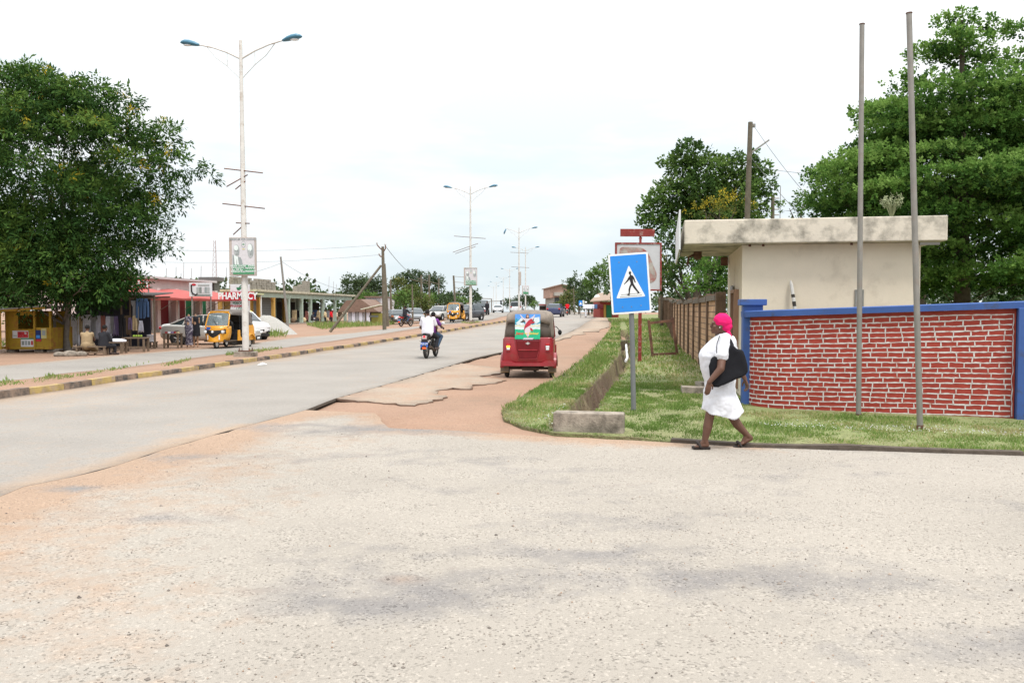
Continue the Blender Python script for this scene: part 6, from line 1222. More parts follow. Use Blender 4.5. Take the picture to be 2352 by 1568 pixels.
# ---------------------------------------------------------------- yellow kiosk
m_ky2 = M('faded_yellow_boards', (.34,.215,.02), rough=.7, var=.16, scale=3, col2=(.28,.10,.03), fac2=.32, s2=3.5)
dk = 33.4; k = 1898/dk; xk = X(62,dk); kt = thing('kiosk', 'yellow painted wooden kiosk with a serving window and small posters under the big tree', 'kiosk', (xk, dk, 0), rz=R(4)); fx = lambda px: (px-62)/k; fz = lambda py: CAM_Z+(712-py)/k
zb0, zt0 = fz(802), fz(714)
MB().box((fx(50),.9,(zb0+.06)), (fx(112)-fx(14),1.9,.08)).build('floor', m_ky2, kt)
for a, b, c, d_ in ((17,42,zb0,zt0),(42,76,zb0,fz(757)),(42,76,fz(724),zt0),(76,81,zb0,zt0),(81,114,zb0,fz(752))): MB().box(((fx(a)+fx(b))/2,0,(c+d_)/2), (fx(b)-fx(a)-.004,.05,d_-c)).build('front_board', m_ky2, kt)
MB().box((fx(17)-.02,.9,(zb0+zt0)/2),(.05,1.8,zt0-zb0)).build('side_board', m_ky2, kt); MB().box((fx(97),1.75,(zb0+zt0)/2),(fx(114)-fx(81),.05,zt0-zb0)).build('rear_board', m_ky2, kt); MB().box((fx(40),1.78,(zb0+zt0)/2),(fx(80)-fx(17),.05,zt0-zb0)).build('rear_board', m_ky2, kt)
MB().box((fx(115),.9,(zb0+fz(752))/2),(.05,1.8,fz(752)-zb0)).build('side_board', m_ky2, kt)
MB().box((fx(9),-.35,(zb0+zt0)/2), (.05,.75,zt0-zb0-.05), rz=R(38)).build('open_door', m_ky2, kt)
for px in (17,79,114): MB().box((fx(px),-.04,(zb0+zt0)/2),(.07,.07,zt0-zb0)).build('post', m_ky2, kt)
MB().box((fx(59),-.05,fz(757)-.0),(fx(76)-fx(42)+.1,.12,.05)).build('window_sill', m_ky2, kt)
rf = MB(); rf.box((fx(60),.75,zt0+.12),(fx(118)-fx(-2),2.6,.05), ry=R(-4)); rf.build('roof', M('grey_roof_sheet', (.25,.25,.25), rough=.6, var=.15), kt); MB().box((fx(60),-.5,zt0+.07),(fx(116)-fx(0),.05,.12), ry=R(-4)).build('roof_edge', m_ky2, kt)
def poster(px0, px1, py0, py1, layers): 
    b = MB().box(((fx(px0)+fx(px1))/2,-.033,(fz(py0)+fz(py1))/2),(fx(px1)-fx(px0),.012,fz(py0)-fz(py1))).build('poster', layers[0], kt)
    for (a, b_, c, d_, m_) in layers[1:]: MB().box((fx(px0)+(fx(px1)-fx(px0))*(a+b_)/2,-.043,fz(py1)+(fz(py0)-fz(py1))*(c+d_)/2),((fx(px1)-fx(px0))*(b_-a),.006,(fz(py0)-fz(py1))*(d_-c))).build('print', m_, b)
poster(30,65,759,776,[m_swh2,(.32,.98,.06,.86,m_sred),(.38,.52,.45,.8,m_sblack),(.4,.68,.22,.32,m_swhite),(.75,.9,.5,.8,m_swhite),(.05,.28,.2,.4,m_pos['grey'])]); poster(48,77,776,796,[m_swh2,(0,1,.86,1,m_grn),(.08,.25,.2,.65,m_pos['dark']),(.32,.48,.2,.68,m_pos['mid']),(.55,.7,.2,.65,m_pos['dark']),(.78,.92,.2,.68,m_sred)])
poster(79.5,93,758,784,[M('navy_poster', (.02,.04,.16)),(.0,1,0,.2,m_sred),(.2,.8,.3,.55,m_sblue)]); poster(93,105,754,777,[m_pos['gold'],(.2,.8,.3,.8,m_pos['mid'])])
for px in (20,82,110): MB().box((fx(px),.3,.02),(.35,.35,.18)).build('stone_block', m_conc, kt, bevel=.03)
# ---------------------------------------------------------------- clothes stall under the tree
dc = 36.2; k = 1898/dc
def gp_(px, d=dc): return X(px, d)
def gz(py, d=dc): return CAM_Z+(712-py)*d/1898
stl = thing('clothes_stall', 'rough timber clothes stall frame behind the seated people', 'stall', (gp_(230), dc+.3, 0)); sx_ = lambda px: gp_(px)-gp_(230)
for px in (122,153,196,271,309,348): MB().tube([(sx_(px),0,-.05),(sx_(px),0,2.35)], .045, 7).build('post', m_wood, stl)
for y_ in (0,1.6): MB().tube([(sx_(118),y_,2.2),(sx_(350),y_,2.3)], .035, 6).build('rail', m_wood, stl)
MB().box((sx_(230),1.0,2.42),(sx_(350)-sx_(118),2.3,.05), rx=R(4)).build('roof_sheet', M('old_roof_sheet', (.14,.12,.11), var=.2), stl)
MB().box((sx_(200),2.1,1.2),(sx_(300)-sx_(118),.06,2.4)).build('back_screen', M('dark_tarpaulin', (.035,.035,.05), var=.3, scale=3), stl)
cols = dict(white=(.78,.78,.84), grey=(.33,.33,.35), tan=(.55,.43,.26), red=(.35,.04,.05), navy=(.03,.05,.10), pale=(.62,.62,.70), patt=(.42,.18,.15), dark=(.03,.03,.035), denim=(.07,.13,.26), maroon=(.10,.015,.02), brown=(.16,.11,.07), violet=(.20,.15,.28))
gm = {k_: M('garment_'+k_, c, rough=.9, var=.14, scale=10) for k_, c in cols.items()}
def garment(px, w_, py0, py1, c, kind, lab, cat, d=dc, grp='clothes hanging on the stall'):
    x = X(px, d); z1_, z0_ = gz(py0, d), gz(py1, d); h = z1_-z0_; t = thing('hanging_'+kind, lab, cat, (x, d, z0_), rng.uniform(-.25,.25), grp)
    nx_ = 14; rg = []
    def prof(f):
        if kind == 'cloth': return 1.
        if kind == 'shirt': return 1.3 if f > .72 else .85
        if kind == 'dress': return .55+.45*(1-f)
        return 1.
    for f in np.linspace(0, 1, 7):
        rg.append([Vector(((2*i/nx_-1)*w_/2*prof(f), .035*math.sin(i*1.9+px)*(1.1-f), f*h-(.03*math.sin(i*1.1) if f == 0 else 0))) for i in range(nx_+1)])
    if kind == 'trousers':
        mb = MB()
        for q in (-1, 1): mb.tube([(q*w_*.27,0,0),(q*w_*.25,.01,h*.55),(q*w_*.18,0,h*.92)], [w_*.2,w_*.22,w_*.26], 8)
        mb.tube([(-w_*.22,0,h*.97),(w_*.22,0,h*.97)], [.09,.09], 8); mb.build('cloth', gm[c], t, smooth=60)
    else: MB().loft(rg, cap=False, close=False).build('cloth', gm[c], t, smooth=60, solid=.02)
    MB().tube([(-w_*.3,0,h),(0,0,h+.1),(w_*.3,0,h),(-w_*.3,0,h)], .012, 4).build('hanger', m_black, t); return t
G = [(127,.30,724,776,'grey','shirt','grey hooded top hanging beside the yellow kiosk','shirt'),(136,.34,722,782,'maroon','shirt','maroon jacket hanging left of the tree trunk','jacket'),(144,.28,722,770,'navy','shirt','navy jacket hanging close to the tree trunk','jacket'),
 (169,.48,724,792,'white','cloth','long white cotton cloth hanging just right of the tree trunk','cloth'),(186,.30,724,768,'tan','cloth','tan and striped cloth beside the long white one','cloth'),(199,.38,722,766,'white','shirt','white shirt fanned out above the seated woman','shirt'),
 (214,.26,724,776,'grey','shirt','small grey shirt hanging between the two seated people','shirt'),(224,.26,724,778,'pale','cloth','pale cloth behind the seated person in black','cloth'),(236,.34,724,768,'patt','dress','dress with a row of red patches on grey','dress'),
 (248,.32,726,784,'pale','dress','pale lilac dress hanging mid-stall','dress'),(258,.30,726,766,'grey','dress','grey dress between the lilac dress and the bamboo post','dress'),(266,.26,726,770,'violet','dress','violet grey dress next to the bamboo post','dress'),
 (281,.34,726,778,'dark','trousers','dark trousers hanging right of the bamboo post','trousers'),(292,.26,724,768,'brown','shirt','brown shirt beside the dark trousers','shirt'),(299,.22,733,757,'violet','trousers','child-size striped shorts low on the rail','shorts'),(309,.24,728,759,'tan','trousers','small tan trousers low on the rail','trousers'),
 (318,.25,688,730,'denim','trousers','pair of blue jeans hanging high on the right of the stall, left of three','jeans'),(327,.25,688,731,'denim','trousers','pair of blue jeans hanging high on the right of the stall, middle of three','jeans'),(336,.25,689,728,'denim','trousers','pair of blue jeans hanging high on the right of the stall, right of three','jeans'),
 (323,.24,736,762,'pale','dress','small pale checked dress below the jeans','dress'),(312,.30,690,735,'grey','shirt','pale shirt hanging left of the jeans','shirt')]
for a in G: garment(*a)
tr_ = thing('timber_rail', 'tall timber rail that the blue jeans hang from', 'rail', (X(325,dc+.1), dc+.1, 0))
for q in (-.5,.55): MB().tube([(q,0,-.05),(q,0,2.25)], .035, 6).build('post', m_wood, tr_)
MB().tube([(-.7,0,2.18),(.75,0,2.22)], .03, 6).build('rail', m_wood, tr_)
def table(px, pyb, w_, dp, h, lab, top=m_wood, group='rough wooden tables of the stalls', rz=0., name='wooden_table', cat='table'):
    p = P(px, pyb); t = thing(name, lab, cat, (p.x, p.y+dp/2, Z(p.x, p.y)), rz, group); MB().box((0,0,h-.02),(w_,dp,.045)).build('table_top', top, t, bevel=.005)
    for a in (-1,1):
        for b in (-1,1): MB().box((a*(w_/2-.06),b*(dp/2-.05),h/2-.03),(.07,.07,h)).build('leg', m_wood, t)
    MB().box((0,-dp/2+.04,h*.32),(w_-.15,.04,.06)).build('rail', m_wood, t); return t
tA = table(392, 800, .72, .5, .66, 'small wooden table with packets standing at the road edge by the silver car')
tB = table(306, 808, .95, .5, .58, 'wooden table with fruit at the right end of the clothes stall'); tC = table(262, 812, .65, .5, .45, 'low bench with a pale cushion in front of the lilac dress', name='bench', cat='bench'); tD = table(345, 799, .42, .35, .28, 'small low stool beside the white bucket', name='stool', cat='stool')
tE = table(207, 816, 1.15, .35, .34, 'plank bench that the two seated people sit on', name='bench', cat='bench')
def small(name, mb, mt, lab, cat, loc, grp=None): o = mb.build(name, mt, None, smooth=60); o.location = loc; return tag(o, lab, cat, grp)
for i, (dx, c) in enumerate(((-.26,'red'),(-.15,'white'),(-.02,'violet'),(.10,'red'),(.20,'tan'))):
    small('packet', MB().box((0,0,.035),(.12,.16,.07), rz=i*.3), gm[c], ['leftmost red packet on the small roadside table','white packet on the small roadside table','violet packet in the middle of the small roadside table','second red packet on the small roadside table','tan packet at the right end of the small roadside table'][i], 'packet', tuple(Vector(tA.location)+Vector((dx,.0,.665))), 'packets on the small roadside table')
for i, dx in enumerate((-.1,0,.1,.2)): small('fruit', MB().ell((0,0,.05),.05), M('green_fruit', (.25,.35,.05)), ['leftmost','second','third','rightmost'][i]+' round green fruit on the wooden table at the right end of the stall', 'fruit', tuple(Vector(tB.location)+Vector((dx,.05,.585))), 'green fruit on the stall table')
small('cushion', MB().ell((0,0,.07),(.38,.24,.09)), gm['white'], 'pale folded cushion lying on the low bench', 'cushion', tuple(Vector(tC.location)+Vector((0,0,.42))))
pb = P(334, 799); small('bucket', MB().tube([(0,0,0),(0,0,.30),(0,0,.31)], [.15,.2,.21], 14), gm['white'], 'white plastic bucket standing on the stool beside the stall table', 'bucket', tuple(Vector(tD.location)+Vector((-.02,0,.28))))
pr1 = P(158, 818)
for i, (dx, r_) in enumerate(((-.35,.16),(0,.22),(.35,.17))): small('stone', MB().ell((0,0,0),(r_*1.3,r_,r_*.7)), m_conc, ['small stone left of the tree foot','largest stone at the foot of the big tree','small stone right of the tree foot'][i], 'stone', (pr1.x+dx, pr1.y+.1*i, .06), 'stones around the tree foot')
# seated people
def seated(h0=.46): return dict(head=(0,.10,h0+.72), neck=(0,.05,h0+.56), chest=(0,.02,h0+.38), pelvis=(0,-.02,h0+.08), shL=(-.17,.03,h0+.50), shR=(.17,.03,h0+.50), elL=(-.22,.14,h0+.26), elR=(.22,.14,h0+.26), wrL=(-.10,.34,h0+.20), wrR=(.10,.34,h0+.20), hiL=(-.10,.0,h0+.06), hiR=(.10,0,h0+.06), knL=(-.14,.42,h0+.04), knR=(.14,.42,h0+.04), anL=(-.14,.44,.09), anR=(.14,.44,.09))
sE = Vector(tE.location); person('woman in a tan dress seated on the plank bench with her back to the road', (sE.x-.20, sE.y, 0), R(10), seated(.30), cloth('tan_cloth', (.32,.235,.14)), None, .3, None, m_hair, skirt=cloth('tan_cloth', (0,0,0)), vox=.018, hands=False, build=1.05)
person('person in black seated on the right of the plank bench, back to the road', (sE.x+.42, sE.y, 0), R(-15), seated(.30), m_dark, m_dark, 1.3, m_shoe, m_hair, vox=.018, hands=False, build=1.05)
# mannequins
def mannequin(px, pyb, lab, mt, flare, zb_):
    p = P(px, pyb); t = thing('mannequin', lab, 'mannequin', (p.x, p.y, Z(p.x, p.y)), 0, 'mannequins dressed for sale at the road edge'); mb = MB(); sk_ = M('mannequin_skin', (.42,.25,.16), rough=.5)
    for q in (-1,1): mb.caps((q*.08,0,.08),(q*.08,0,.45), .035,.05); mb.caps((q*.08,0,.45),(q*.08,0,.85), .052,.08); mb.caps((q*.08,0,.04),(q*.09,-.13,.03), .03,.025); mb.caps((q*.15,0,1.32),(q*.17,0,1.1), .04,.03)
    mb.caps((0,0,.9),(0,0,1.3), .12,.11); mb.caps((0,0,1.3),(0,0,1.46), .06,.045); mb.build('body', sk_, t, remesh=.016)
    mb = MB(); mb.loft([[Vector((w_*math.cos(a)*(1+.04*math.sin(6*a)), w_*.7*math.sin(a), z_)) for a in np.linspace(0, 2*PI, 17)[:-1]] for z_, w_ in ((zb_,flare),((zb_+.95)/2+.0,flare*.92),(.92,.19),(1.08,.145),(1.25,.17),(1.36,.17),(1.41,.08))]); mb.build('dress', mt, t, smooth=60); return t
m_mono = M('black_and_white_print', (.65,.62,.68), rough=.9, var=.05, col2=(.05,.04,.07), fac2=1., s2=9)
mannequin(434.5, 798, 'headless mannequin in a long black and white patterned dress', m_mono, .17, .12); mannequin(450, 797, 'headless mannequin in a knee-length black dress', m_dark, .21, .50)
# gravel heap, parasol, litter
gpz = P(616, 769); mb = MB(); rg = []
for r_, z_ in ((1.0,0),(.80,.25),(.58,.55),(.34,.84),(.12,1.0)): rg.append([Vector((-.45*z_+r_*1.75*math.cos(a)*(1+.06*math.sin(3*a+r_*4)), r_*1.2*math.sin(a)*(1+.05*math.cos(4*a)), z_*1.25+.02*math.sin(7*a)+(-.05 if r_ == 1 else 0))) for a in np.linspace(0, 2*PI, 33)[:-1]])
mb.loft(rg); o = mb.build('gravel_heap', M('pale_gravel', (.36,.345,.32), rough=.95, var=.3, scale=22, bump=.9, bs=25), None, smooth=70); o.location = (gpz.x-.05, gpz.y+1.2, Z(gpz.x, gpz.y)); tag(o, 'cone-shaped heap of pale grey gravel in front of the arcade shutters', 'gravel heap')
dp_ = 66; t_ = thing('parasol', 'pale yellow-green parasol open in front of the arcade, half behind the street lamp', 'parasol', (X(563,dp_), dp_, Z(X(563,dp_),dp_))); zt = CAM_Z+(712-708)/1898*dp_-t_.location.z
MB().tube([(0,0,0),(0,0,zt)], .025, 6).build('pole', m_steel, t_); MB().loft([[Vector((r_*math.cos(a), r_*math.sin(a), zt-h)) for a in np.linspace(0, 2*PI, 13)[:-1]] for r_, h in ((.03,0),(.3,.08),(.55,.24),(.72,.44))], cap=False).build('shade', M('lime_parasol', (.62,.62,.22), rough=.8), t_, smooth=50)
lt = P(602, 840); small('litter', MB().add([(-.13,-.08,.01),(.12,-.1,.03),(.15,.06,.02),(-.02,.1,.08),(-.14,.05,.02),(0,0,.07)], [(0,1,5),(1,2,5),(2,3,5),(3,4,5),(4,0,5)]), m_swhite, 'crumpled white plastic scrap lying on the road beside the kerb', 'litter', (lt.x, lt.y, .02))
# goods and people in the arcade
for i, (px, lab, c) in enumerate(((823/1.102+.0,'trader in a yellow and red wrap behind the arcade table','tan'),(838/1.102,'trader in a bright red shirt by the arcade table','red'),(790/1.102,'person in dark clothes sitting in the shade of the arcade','dark'))):
    d = 78+i; person(lab, (X(px,d), d, Z(X(px,d),d)+.0), R(-90), stand(1.5) if i < 2 else seated(), gm[c] if i != 1 else MATS['red_shirt'], m_dark, 1.1, None, m_hair, vox=.035, hands=False)
table(742, 744, 1.7, .7, .7, 'long table with bags standing on the ground before the arcade')
# hut with brown gable, white walled building, lean-to
m_rfb = M('brown_sheet_roof', (.20,.13,.10), rough=.8, var=.15, scale=2); m_hutw = M('dark_timber_wall', (.06,.05,.045), rough=.9, var=.3, scale=3)
d = 92; k = 1898/d; x = X(828,d); zb_ = Z(x,d); t_ = thing('timber_hut', 'low dark timber hut with a brown sheet roof beyond the arcade', 'hut', (x, d, zb_), R(-7)); hz = lambda py: CAM_Z+(712-py)/k-zb_
MB().box((0,2,hz(712)/2),(40/k,5,hz(712))).build('wall', m_hutw, t_); MB().prism([(-2.9,hz(714)-.1),(2.9,hz(714)-.1),(0.4,hz(687)),(-1.6,hz(690))], -1, 5, Matrix(((0.8,0,0,0),(0,0,1,0),(0,1,0,0),(0,0,0,1)))).build('roof', m_rfb, t_)
for i in range(6): MB().box((-1.+i*.42,-.72,.75),(.38,.06,1.4)).build('pale_sheet', gm['pale' if i%2 else 'grey'], t_)
d = 98; k = 1898/d; x = X(863,d); zb_ = Z(x,d); t_ = thing('white_house', 'white gabled house wall seen between the timber hut and the braced pole', 'house', (x, d, zb_), R(-7)); hz = lambda py: CAM_Z+(712-py)/k-zb_
MB().box((0,2,hz(683)/2),(36/k,6,hz(683))).build('wall', M('whitewashed_wall', (.55,.53,.55), var=.06), t_); MB().box((0,2,hz(682)),(40/k,6.6,.15)).build('roof', m_rfb, t_)
d = 80; k = 1898/d; x = X(858,d); zb_ = Z(x,d); t_ = thing('roadside_stall', 'lean-to stall with a tilted pale roof and green-yellow boards by the braced pole', 'stall', (x, d, zb_), R(-5)); hz = lambda py: CAM_Z+(712-py)/k-zb_
MB().box((0,0,hz(705)),(46/k,2.4,.08), ry=R(-13)).build('roof', M('pale_yellow_roof', (.6,.6,.5)), t_); MB().box((.5,-.3,.6),(30/k,.06,1.1)).build('front_board', M('olive_board', (.26,.24,.06), var=.1), t_)
for q in (-.8,1.0): MB().box((q,0,hz(708)/2),(.08,.08,hz(708))).build('post', m_wood, t_)
MB().box((.1,-.36,.85),(.9,.02,.18)).build('lettering_panel', m_pos['dark'], t_)
# pinkish two-storey building, red and green kiosk, far crossing sign, far stalls
d = 140; k = 1898/d; x = X(1288,d); zb_ = Z(x,d)-.2; t_ = thing('two_storey_house', 'pinkish two-storey house with a gable and a concrete balcony on the right of the rise', 'house', (x, d, zb_), R(5)); hz = lambda py: CAM_Z+(712-py)/k-zb_; hx = lambda px: (px-1288)/k
mp2 = M('pinkish_render', (.40,.26,.205), rough=.9, var=.06)
MB().prism([(hx(1263),hz(684)),(hx(1318),hz(684)),(hx(1318),hz(660)),(hx(1290),hz(654)),(hx(1263),hz(662))], 0, 9, Matrix(((1,0,0,0),(0,0,1,0),(0,1,0,0),(0,0,0,1)))).build('upper_wall', mp2, t_); MB().box((hx(1293),4.5,hz(697)/2+hz(684)/4),(hx(1316)-hx(1269),8.9,hz(684))).build('lower_wall', M('grey_render', (.33,.31,.28)), t_)
MB().prism([(hx(1260),hz(662.5)),(hx(1290),hz(654)),(hx(1320),hz(660.5)),(hx(1320),hz(659)),(hx(1290),hz(652.3)),(hx(1260),hz(660.5))], -.5, 9.5, Matrix(((1,0,0,0),(0,0,1,0),(0,1,0,0),(0,0,0,1)))).build('roof', m_rfb, t_)
MB().box((hx(1291),-.7,hz(675.5)),(hx(1312)-hx(1272),1.4,(679-671)/k)).build('balcony', M('grey_render', (.33,.31,.28)), t_)
for a in (1280,1288): MB().box((hx(a),-.03,(hz(685)+hz(695))/2),(.9,.06,1.)).build('window', m_glass, t_)
d = 88; k = 1898/d; x = X(1385,d); zb_ = Z(x,d); t_ = thing('shack', 'red and green wooden shack with a sloping sheet roof behind the blue crossing sign', 'shack', (x, d, zb_), R(8)); hz = lambda py: CAM_Z+(712-py)/k-zb_; hx = lambda px: (px-1385)/k
MB().box((hx(1400),1.5,hz(693)/2),(hx(1425)-hx(1381),3,hz(693))).build('wall', M('red_boards', (.33,.06,.045), var=.1), t_); MB().box((hx(1399),-.03,hz(702)/2),(hx(1406)-hx(1393),.06,hz(699))).build('door', m_grn, t_); MB().box((hx(1389),-.04,hz(700)/2),(.22,.08,hz(699))).build('yellow_post', m_ochre, t_)
rfm = MB(); rfm.add([(hx(1346),-1.6,hz(694)),(hx(1430),-1.6,hz(688)),(hx(1430),2.2,hz(668)),(hx(1385),2.2,hz(675)),(hx(1346),-1.6,hz(694)+.1),(hx(1430),-1.6,hz(688)+.1),(hx(1430),2.2,hz(668)+.1),(hx(1385),2.2,hz(675)+.1)], [(0,3,2,1),(4,5,6,7),(0,1,5,4),(1,2,6,5),(2,3,7,6),(3,0,4,7)]); rfm.build('roof', M('tan_sheet_roof', (.30,.22,.17), rough=.8, var=.15), t_)
MB().ell((hx(1372),.2,hz(684)),(.34,.1,.34)).build('satellite_dish', m_swhite, t_, smooth=60)
for i, (a, w_, c, lab) in enumerate(((1350,.9,'white','white washing hanging on the line before the red shack'),(1358,.6,'pale','pale washing hanging beside the white one'),(1364,.7,'denim','blue cloth hanging on the line before the red shack'),(1374,1.0,'maroon','dark red cloth hanging on the line before the red shack'))):
    garment(a, w_, 699, 709, c, 'cloth', lab, 'cloth', d=84, grp='washing on the line before the red shack')
d = 86; k = 1898/d; x = X(1334,d); zb_ = Z(x,d); t_ = thing('crossing_sign', 'small far blue crossing sign at the foot of the dark trees', 'road sign', (x, d, zb_)); hz = lambda py: CAM_Z+(712-py)/k-zb_
MB().tube([(0,.03,-.1),(0,.03,hz(690))], .035, 6).build('post', m_steel, t_); MB().box((-.02,0,hz(696)),(8/k,.03,12/k)).build('sign_plate', m_sblue, t_); MB().prism([(-.14,-.16),(.14,-.16),(0,.14)], .016,.022, Matrix(((1,0,0,-.02),(0,0,-1,0),(0,1,0,hz(696)),(0,0,0,1)))).build('triangle', m_swhite, t_)
MB().box((6/k,.1,hz(695)),(5/k,.03,11/k), rz=.5).build('second_plate', M('pale_yellow_roof', (.6,.6,.5)), t_)
d = 88; t_ = person('person in a white cap standing by the washing near the red shack', (X(1346,d), d, Z(X(1346,d),d)), R(70), stand(1.7), m_dark, gm['white'], 1.2, None, m_hair, hat=m_swhite, vox=.035, hands=False)
d = 150; k = 1898/d
for i, (a, b, lab) in enumerate(((1238,1262,'far market stalls with red sheet roofs left of the pinkish house'),)):
    x = X((a+b)/2,d); zb_ = Z(x,d); t_ = thing('market_stall', lab, 'stall', (x,d,zb_)); hz = lambda py: CAM_Z+(712-py)/k-zb_
    MB().box((0,0,hz(700)),((b-a)/k,2,.25), ry=.03).build('roof', M('red_sheet_roof', (.42,.10,.08)), t_); MB().box((0,.3,hz(702)/2),((b-a)/k*.9,1.6,hz(702))).build('wall', m_hutw, t_)
d = 80; k = 1898/d
for i, (a, b, c, e_, mt, lab) in enumerate(((1027,1047,700,722,m_conc,'small grey roadside booth behind the far yellow three-wheeler'),(1072,1083,696,712,m_slab,'pale square board standing before the trees right of the far three-wheeler'))):
    x = X((a+b)/2,d+i*14); kk_ = 1898/(d+i*14); zb_ = Z(x,d+i*14); zt_ = CAM_Z+(712-c)/kk_-zb_; t_ = thing('booth' if i == 0 else 'pale_board', lab, 'booth' if i == 0 else 'board', (x,d+i*14,zb_)); MB().box((0,0,zt_*.5),((b-a)/kk_,.9 if i == 0 else .1,zt_*(.98 if i == 0 else .98))).build('wall' if i == 0 else 'panel', mt, t_); MB().box((0,0,zt_),((b-a)/kk_*1.2,1.2 if i == 0 else .15,.08)).build('top', m_rfb, t_)

for i, (px, c, kd_, lab) in enumerate(((676,'tan','cloth','tan cloth hanging in the third arcade opening'),(684,'dark','dress','dark dress hanging in the third arcade opening'),(704,'patt','dress','reddish patterned dress hanging in the fourth arcade opening'),(722,'navy','shirt','navy shirt hanging in the fifth arcade opening'),(731,'tan','dress','tan dress hanging in the fifth arcade opening'),(752,'grey','cloth','grey cloth hanging in the sixth arcade opening'),(760,'red','shirt','red shirt hanging in the sixth arcade opening'),(781,'brown','cloth','brown cloth hanging in the seventh arcade opening'))):
    garment(px, .5, 712+(i%3), 735-(i%2)*5, c, kd_, lab, 'cloth' if kd_ == 'cloth' else kd_, d=rowY(px)+1.2, grp='goods hanging in the arcade openings')
for i, (px, c) in enumerate(((672,'brown'),(697,'tan'),(718,'white'),(727,'dark'),(748,'tan'),(775,'brown'))):
    y = rowY(px)+.6; x = X(px, y); small('sack', MB().ell((0,0,.25),(.30,.25,.30)), gm[c], ['brown sack leftmost under the arcade','tan sack before the fourth arcade opening','white sack before the fifth arcade opening','dark sack beside the white one under the arcade','tan sack near the long table under the arcade','brown sack rightmost under the arcade'][i], 'sack', (x, y, Z(x, y)+.1), 'sacks under the arcade')
# ---------------------------------------------------------------- foliage
def leaf_object(name, Pn, D, Wv, ln, wd_, tint, mat, parent=None):
    n = len(Pn); V = np.empty((n, 4, 3), np.float32); mid = Pn+D*ln[:,None]*.5; V[:,0] = Pn; V[:,1] = mid+Wv*wd_[:,None]*.5; V[:,2] = Pn+D*ln[:,None]; V[:,3] = mid-Wv*wd_[:,None]*.5
    me = bpy.data.meshes.new(name); me.vertices.add(n*4); me.vertices.foreach_set('co', V.reshape(-1)); me.loops.add(n*4); me.loops.foreach_set('vertex_index', np.arange(n*4, dtype=np.int32))
    me.polygons.add(n); me.polygons.foreach_set('loop_start', np.arange(0, n*4, 4, dtype=np.int32)); me.polygons.foreach_set('loop_total', np.full(n, 4, dtype=np.int32))
    a = me.attributes.new('tint', 'FLOAT', 'FACE'); a.data.foreach_set('value', tint.astype(np.float32)); me.materials.append(mat); me.update(calc_edges=True); me.validate()
    o = bpy.data.objects.new(name, me); COL.objects.link(o)
    if parent is not None: o.parent = parent
    return o
def unit(a): return a/np.maximum(np.linalg.norm(a, axis=1, keepdims=True), 1e-6)
def crown(clumps, dens, ln, wd_, twig=.18, per=9, droop=.0, up=.4, shell=.55, jit=.3, tint0=.0, tint1=.75, seed=1, fl=0., flz=0., under=.35, tc=.22):
    g = np.random.default_rng(seed); Ps, Ds, Ws, Ls, Wd, Tn = [], [], [], [], [], []
    for (cx, cy, cz), (rx, ry, rz_) in clumps:
        area = 4*PI*((rx*ry)**1.6/3+(rx*rz_)**1.6/3+(ry*rz_)**1.6/3)**(1/1.6); nt_ = max(3, int(area*dens))
        u = unit(g.normal(0, 1, (nt_, 3))); u[:,2] = np.where((u[:,2] < -under) & (g.random(nt_) < .6), -u[:,2], u[:,2]); r = shell+(1.08-shell)*g.random(nt_)**.6
        r = r*(1+jit*(g.random(nt_)-.5)); c = np.array([cx, cy, cz])+u*r[:,None]*np.array([rx, ry, rz_]); ct = g.uniform(-.26, .26)+g.normal(0, .07, nt_)+tc*np.clip(u[:,2], -.6, 1)+.08*(r-.8); tt = np.clip(tint0+(tint1-tint0)*(.42+ct+g.normal(0, .12, nt_)), 0, .84)  # tint paints light falling from above: clump tops and outer leaves paler, undersides darker
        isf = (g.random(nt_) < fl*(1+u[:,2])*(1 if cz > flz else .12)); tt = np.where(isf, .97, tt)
        k = per; o = unit(g.normal(0, 1, (nt_, k, 3)).reshape(-1, 3)).reshape(nt_, k, 3); tw = unit(u+np.array([0, 0, up])-np.array([0, 0, droop])+g.normal(0, .35, (nt_, 3)))
        f = np.linspace(0, 1, k)[None,:,None]; p = c[:,None]+tw[:,None]*f*twig+o*twig*.18; p[...,2] -= droop*twig*f[...,0]**2*.6
        d = unit((tw[:,None]*.8+o*.9-np.array([0, 0, droop*.8])).reshape(-1, 3)); w = unit(np.cross(d, g.normal(0, 1, d.shape)+np.array([0, 0, .01])))
        hz = unit(np.cross(d, np.broadcast_to([0, 0, 1.], d.shape)+1e-4)); w = unit(w*.7+hz*.8)
        m = nt_*k; Ps.append(p.reshape(-1, 3)); Ds.append(d); Ws.append(w); sc = g.uniform(.65, 1.25, m); Ls.append(ln*sc); Wd.append(wd_*sc); Tn.append(np.clip(np.repeat(tt, k)+g.normal(0, .05, m)*(np.repeat(tt, k) < .9), 0, 1))
    return [np.concatenate(q) for q in (Ps, Ds, Ws, Ls, Wd, Tn)]
m_bark = M('bark', (.10,.08,.06), rough=.95, var=.3, scale=7, bump=.5); m_barkg = M('grey_bark', (.16,.14,.12), rough=.95, var=.3, scale=7, bump=.5)
